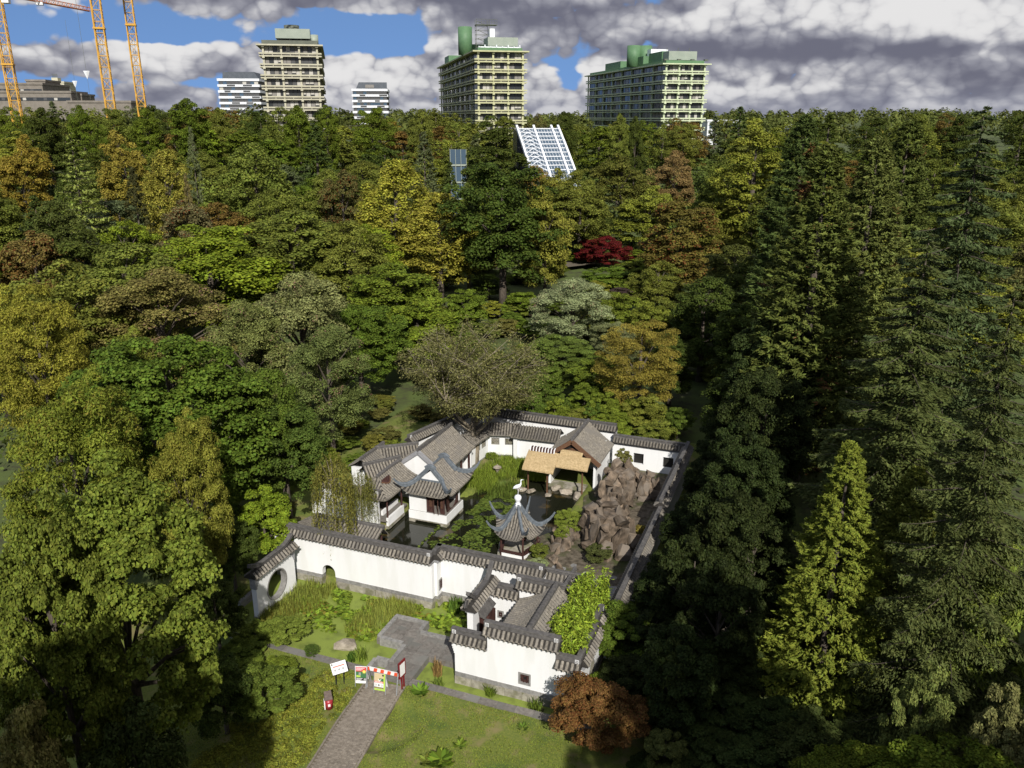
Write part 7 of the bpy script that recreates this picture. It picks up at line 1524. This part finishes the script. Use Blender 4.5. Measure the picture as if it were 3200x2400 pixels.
# ------------------------------------------------------------------ the rest of the wooded hillside
def in_view(x, y, pad=1.08): return abs(x) < .655*y*pad + 6
def blocked(x, y):
    a, b = gl(x, y)
    if -19 < a < 10.5 and -8 < b < 35: return True
    if y < 58 and -8 < x < 12: return True
    if 7 < a < 16 and b < 60: return True                            # lane
    if -30 < x < 34 and y < 112: return True
    if -12 < x < 14 and 90 < y < 150: return True                    # clearing
    if 0 < x < 42 and 112 < y < 174: return True
    if 8 < x < 48 and 170 < y < 262: return True                     # view onto the glasshouse
    if -26 < x < -12 and 170 < y < 205: return True
    return False
pts = []; tries = 0
while len(pts) < 198 and tries < 60000:
    tries += 1; y = 72 + 290*random.random()**.75; x = random.uniform(-.72, .72)*y
    if blocked(x, y): continue
    s = 8.0 + 9.5*(y-72)/290
    if any((x-p[0])**2 + (y-p[1])**2 < s*s for p in pts): continue
    if any((x-t[0])**2 + (y-t[1])**2 < (s*.42 + .45*t[2])**2 for t in TREES if t[2] > 2.5): continue
    pts.append((x, y))
WORDS = dict(olive='olive', green='green', dark='dark green', bright='fresh green', ygreen='yellow-green', orange='amber', brown='brown', grey='grey-green', russet='russet', gold='golden', pine='dark pine-green')
for x, y in pts:
    right = x > 22; c = random.choices(['olive', 'green', 'dark', 'bright', 'ygreen', 'orange', 'brown', 'grey', 'gold', 'russet'], [36, 24, 18, 4, 8, 2, 3, 4, 4, 2] if not right else [32, 18, 24, 1, 10, 1, 2, 2, 4, 2])[0]
    h = random.uniform(13.5, 18.5); 
    if y > 150: h = random.uniform(13, 19)
    r = random.uniform(5.2, 7.4)*(1 + .15*(y > 200)); con = random.random() < (.05 if not right else .14)
    if y < 110: pr = 'conifer_mid' if con else random.choice(['broad_a', 'broad_b', 'broad_c', 'broad_e'])
    elif y < 215: pr = 'conifer_mid' if con else random.choice(['broad_a', 'broad_b', 'broad_c', 'broad_d', 'broad_e'])
    else: pr = 'conifer_far' if con else random.choice(['far_a', 'far_b', 'far_c'])
    if con: c = random.choice(['dark', 'pine', 'grey', 'olive']); r *= .75; h *= 1.05
    az = math.degrees(math.atan2(x, y)); row = 'on the crest' if y > 265 else 'high on the slope' if y > 190 else 'midway up the slope' if y > 130 else 'low on the slope'
    mark = next(t for lim, t in ((-24, 'below the yellow cranes'), (-17.5, 'below the gap beside the cranes'), (-15, 'below the white banded block'), (-11.5, 'below the cream tower'), (-7, 'below the small banded block'), (-3.6, 'left of the middle tower'), (1.5, 'below the middle tower'), (6, 'by the glasshouse'), (9, 'left of the long green tower'), (13.5, 'below the long green tower'), (18, 'by the yellow-green poplar'), (24, 'behind the giant conifers'), (99, 'behind the huge spruce')) if az < lim)
    kind = 'conifer' if con else 'tree'; size = 'tall' if h > 17 else 'low' if h < 14.6 else ''; wd = 'broad' if r > 6.1 else 'slim' if r < 5.0 else ''
    lab = ' '.join(w_ for w_ in (size, wd, WORDS[c], kind, row, mark) if w_)
    place_tree(pr, x, y, h, r, c, 'conifer_tree' if con else 'broadleaf_tree', lab, 'trees of the wooded hillside')
# undergrowth filling the floor of the wood
def undergrowth():
    rng = np.random.default_rng(15); C, Nn, Tt, Rn = [], [], [], []; k = 0
    while k < 2600:
        y = 62 + 290*rng.random()**.8; x = rng.uniform(-.74, .74)*y; a, b = gl(x, y)
        if -19 < a < 13 and b < 36: continue
        if blocked(x, y) and not (y > 165 and x > 0): continue
        z = terr(x, y); r = rng.uniform(1.6, 3.2); h = rng.uniform(1.5, 5.0); n = 60; d = sph(rng, n); d[:, 2] = np.abs(d[:, 2]); C.append(d*np.array([r, r, h])*(.75+.3*rng.random((n, 1))) + np.array([x, y, z])); Nn.append(d + rng.normal(size=(n, 3))*.5 + np.array([0, 0, .5])); Tt.append(rng.normal(size=(n, 3))); Rn.append(np.clip(.4*rng.random(n) + .6*rng.random(), 0, 1)); k += 1
    c = np.concatenate(C); L_ = (.34 + c[:, 1]*.0024)*rng.uniform(.7, 1.3, len(c)); me = leaves_mesh('undergrowth', c, np.concatenate(Nn), np.concatenate(Tt), L_, L_*.75, MT['leaf'], rng, np.concatenate(Rn)); o = bpy.data.objects.new('undergrowth', me); link(o); o.color = (.050, .068, .014, 1); tag(o, 'undergrowth covering the floor of the wood', 'undergrowth', None, 'stuff')
undergrowth()
# distant wood that reads as one mass
def distant_wood():
    rng = np.random.default_rng(5); C, Nn, Tt, Rn, Ls = [], [], [], [], []
    spots = []
    while len(spots) < 520:
        y = rng.uniform(335, 1100)**1.0; x = rng.uniform(-.74, .74)*y
        if y < 470 and -115 < x < 120 and y > 372: continue
        spots.append((x, y))
    for x, y in spots:
        z = terr(x, y); h = rng.uniform(11, 16) + (3 if x > 150 else 0); r = rng.uniform(5, 8); k = 360 if y < 500 else 190
        d = sph(rng, k); d[:, 2] = np.abs(d[:, 2])*1.1-.1; rr = wobble(d, .14, rng)*(0.8+.25*rng.random(k))
        c = d*rr[:, None]*np.array([r, r, h*.6]) + np.array([x, y, z+h*.4]); C.append(c); Nn.append(d + rng.normal(size=(k, 3))*.5 + np.array([0, 0, .4])); Tt.append(rng.normal(size=(k, 3)))
        Rn.append(np.clip(.35*rng.random(k) + .65*rng.random(), 0, 1)); Ls.append(np.full(k, 1.35 if y < 500 else 2.0)*rng.uniform(.7, 1.3, k))
    L_ = np.concatenate(Ls); me = leaves_mesh('distant_wood', np.concatenate(C), np.concatenate(Nn), np.concatenate(Tt), L_, L_*.8, MT['leaf'], rng, np.concatenate(Rn))
    o = bpy.data.objects.new('distant_wood', me); link(o); o.color = (.062, .074, .018, 1); tag(o, 'far-off wooded ridge along the horizon', 'woodland', None, 'stuff')
distant_wood()
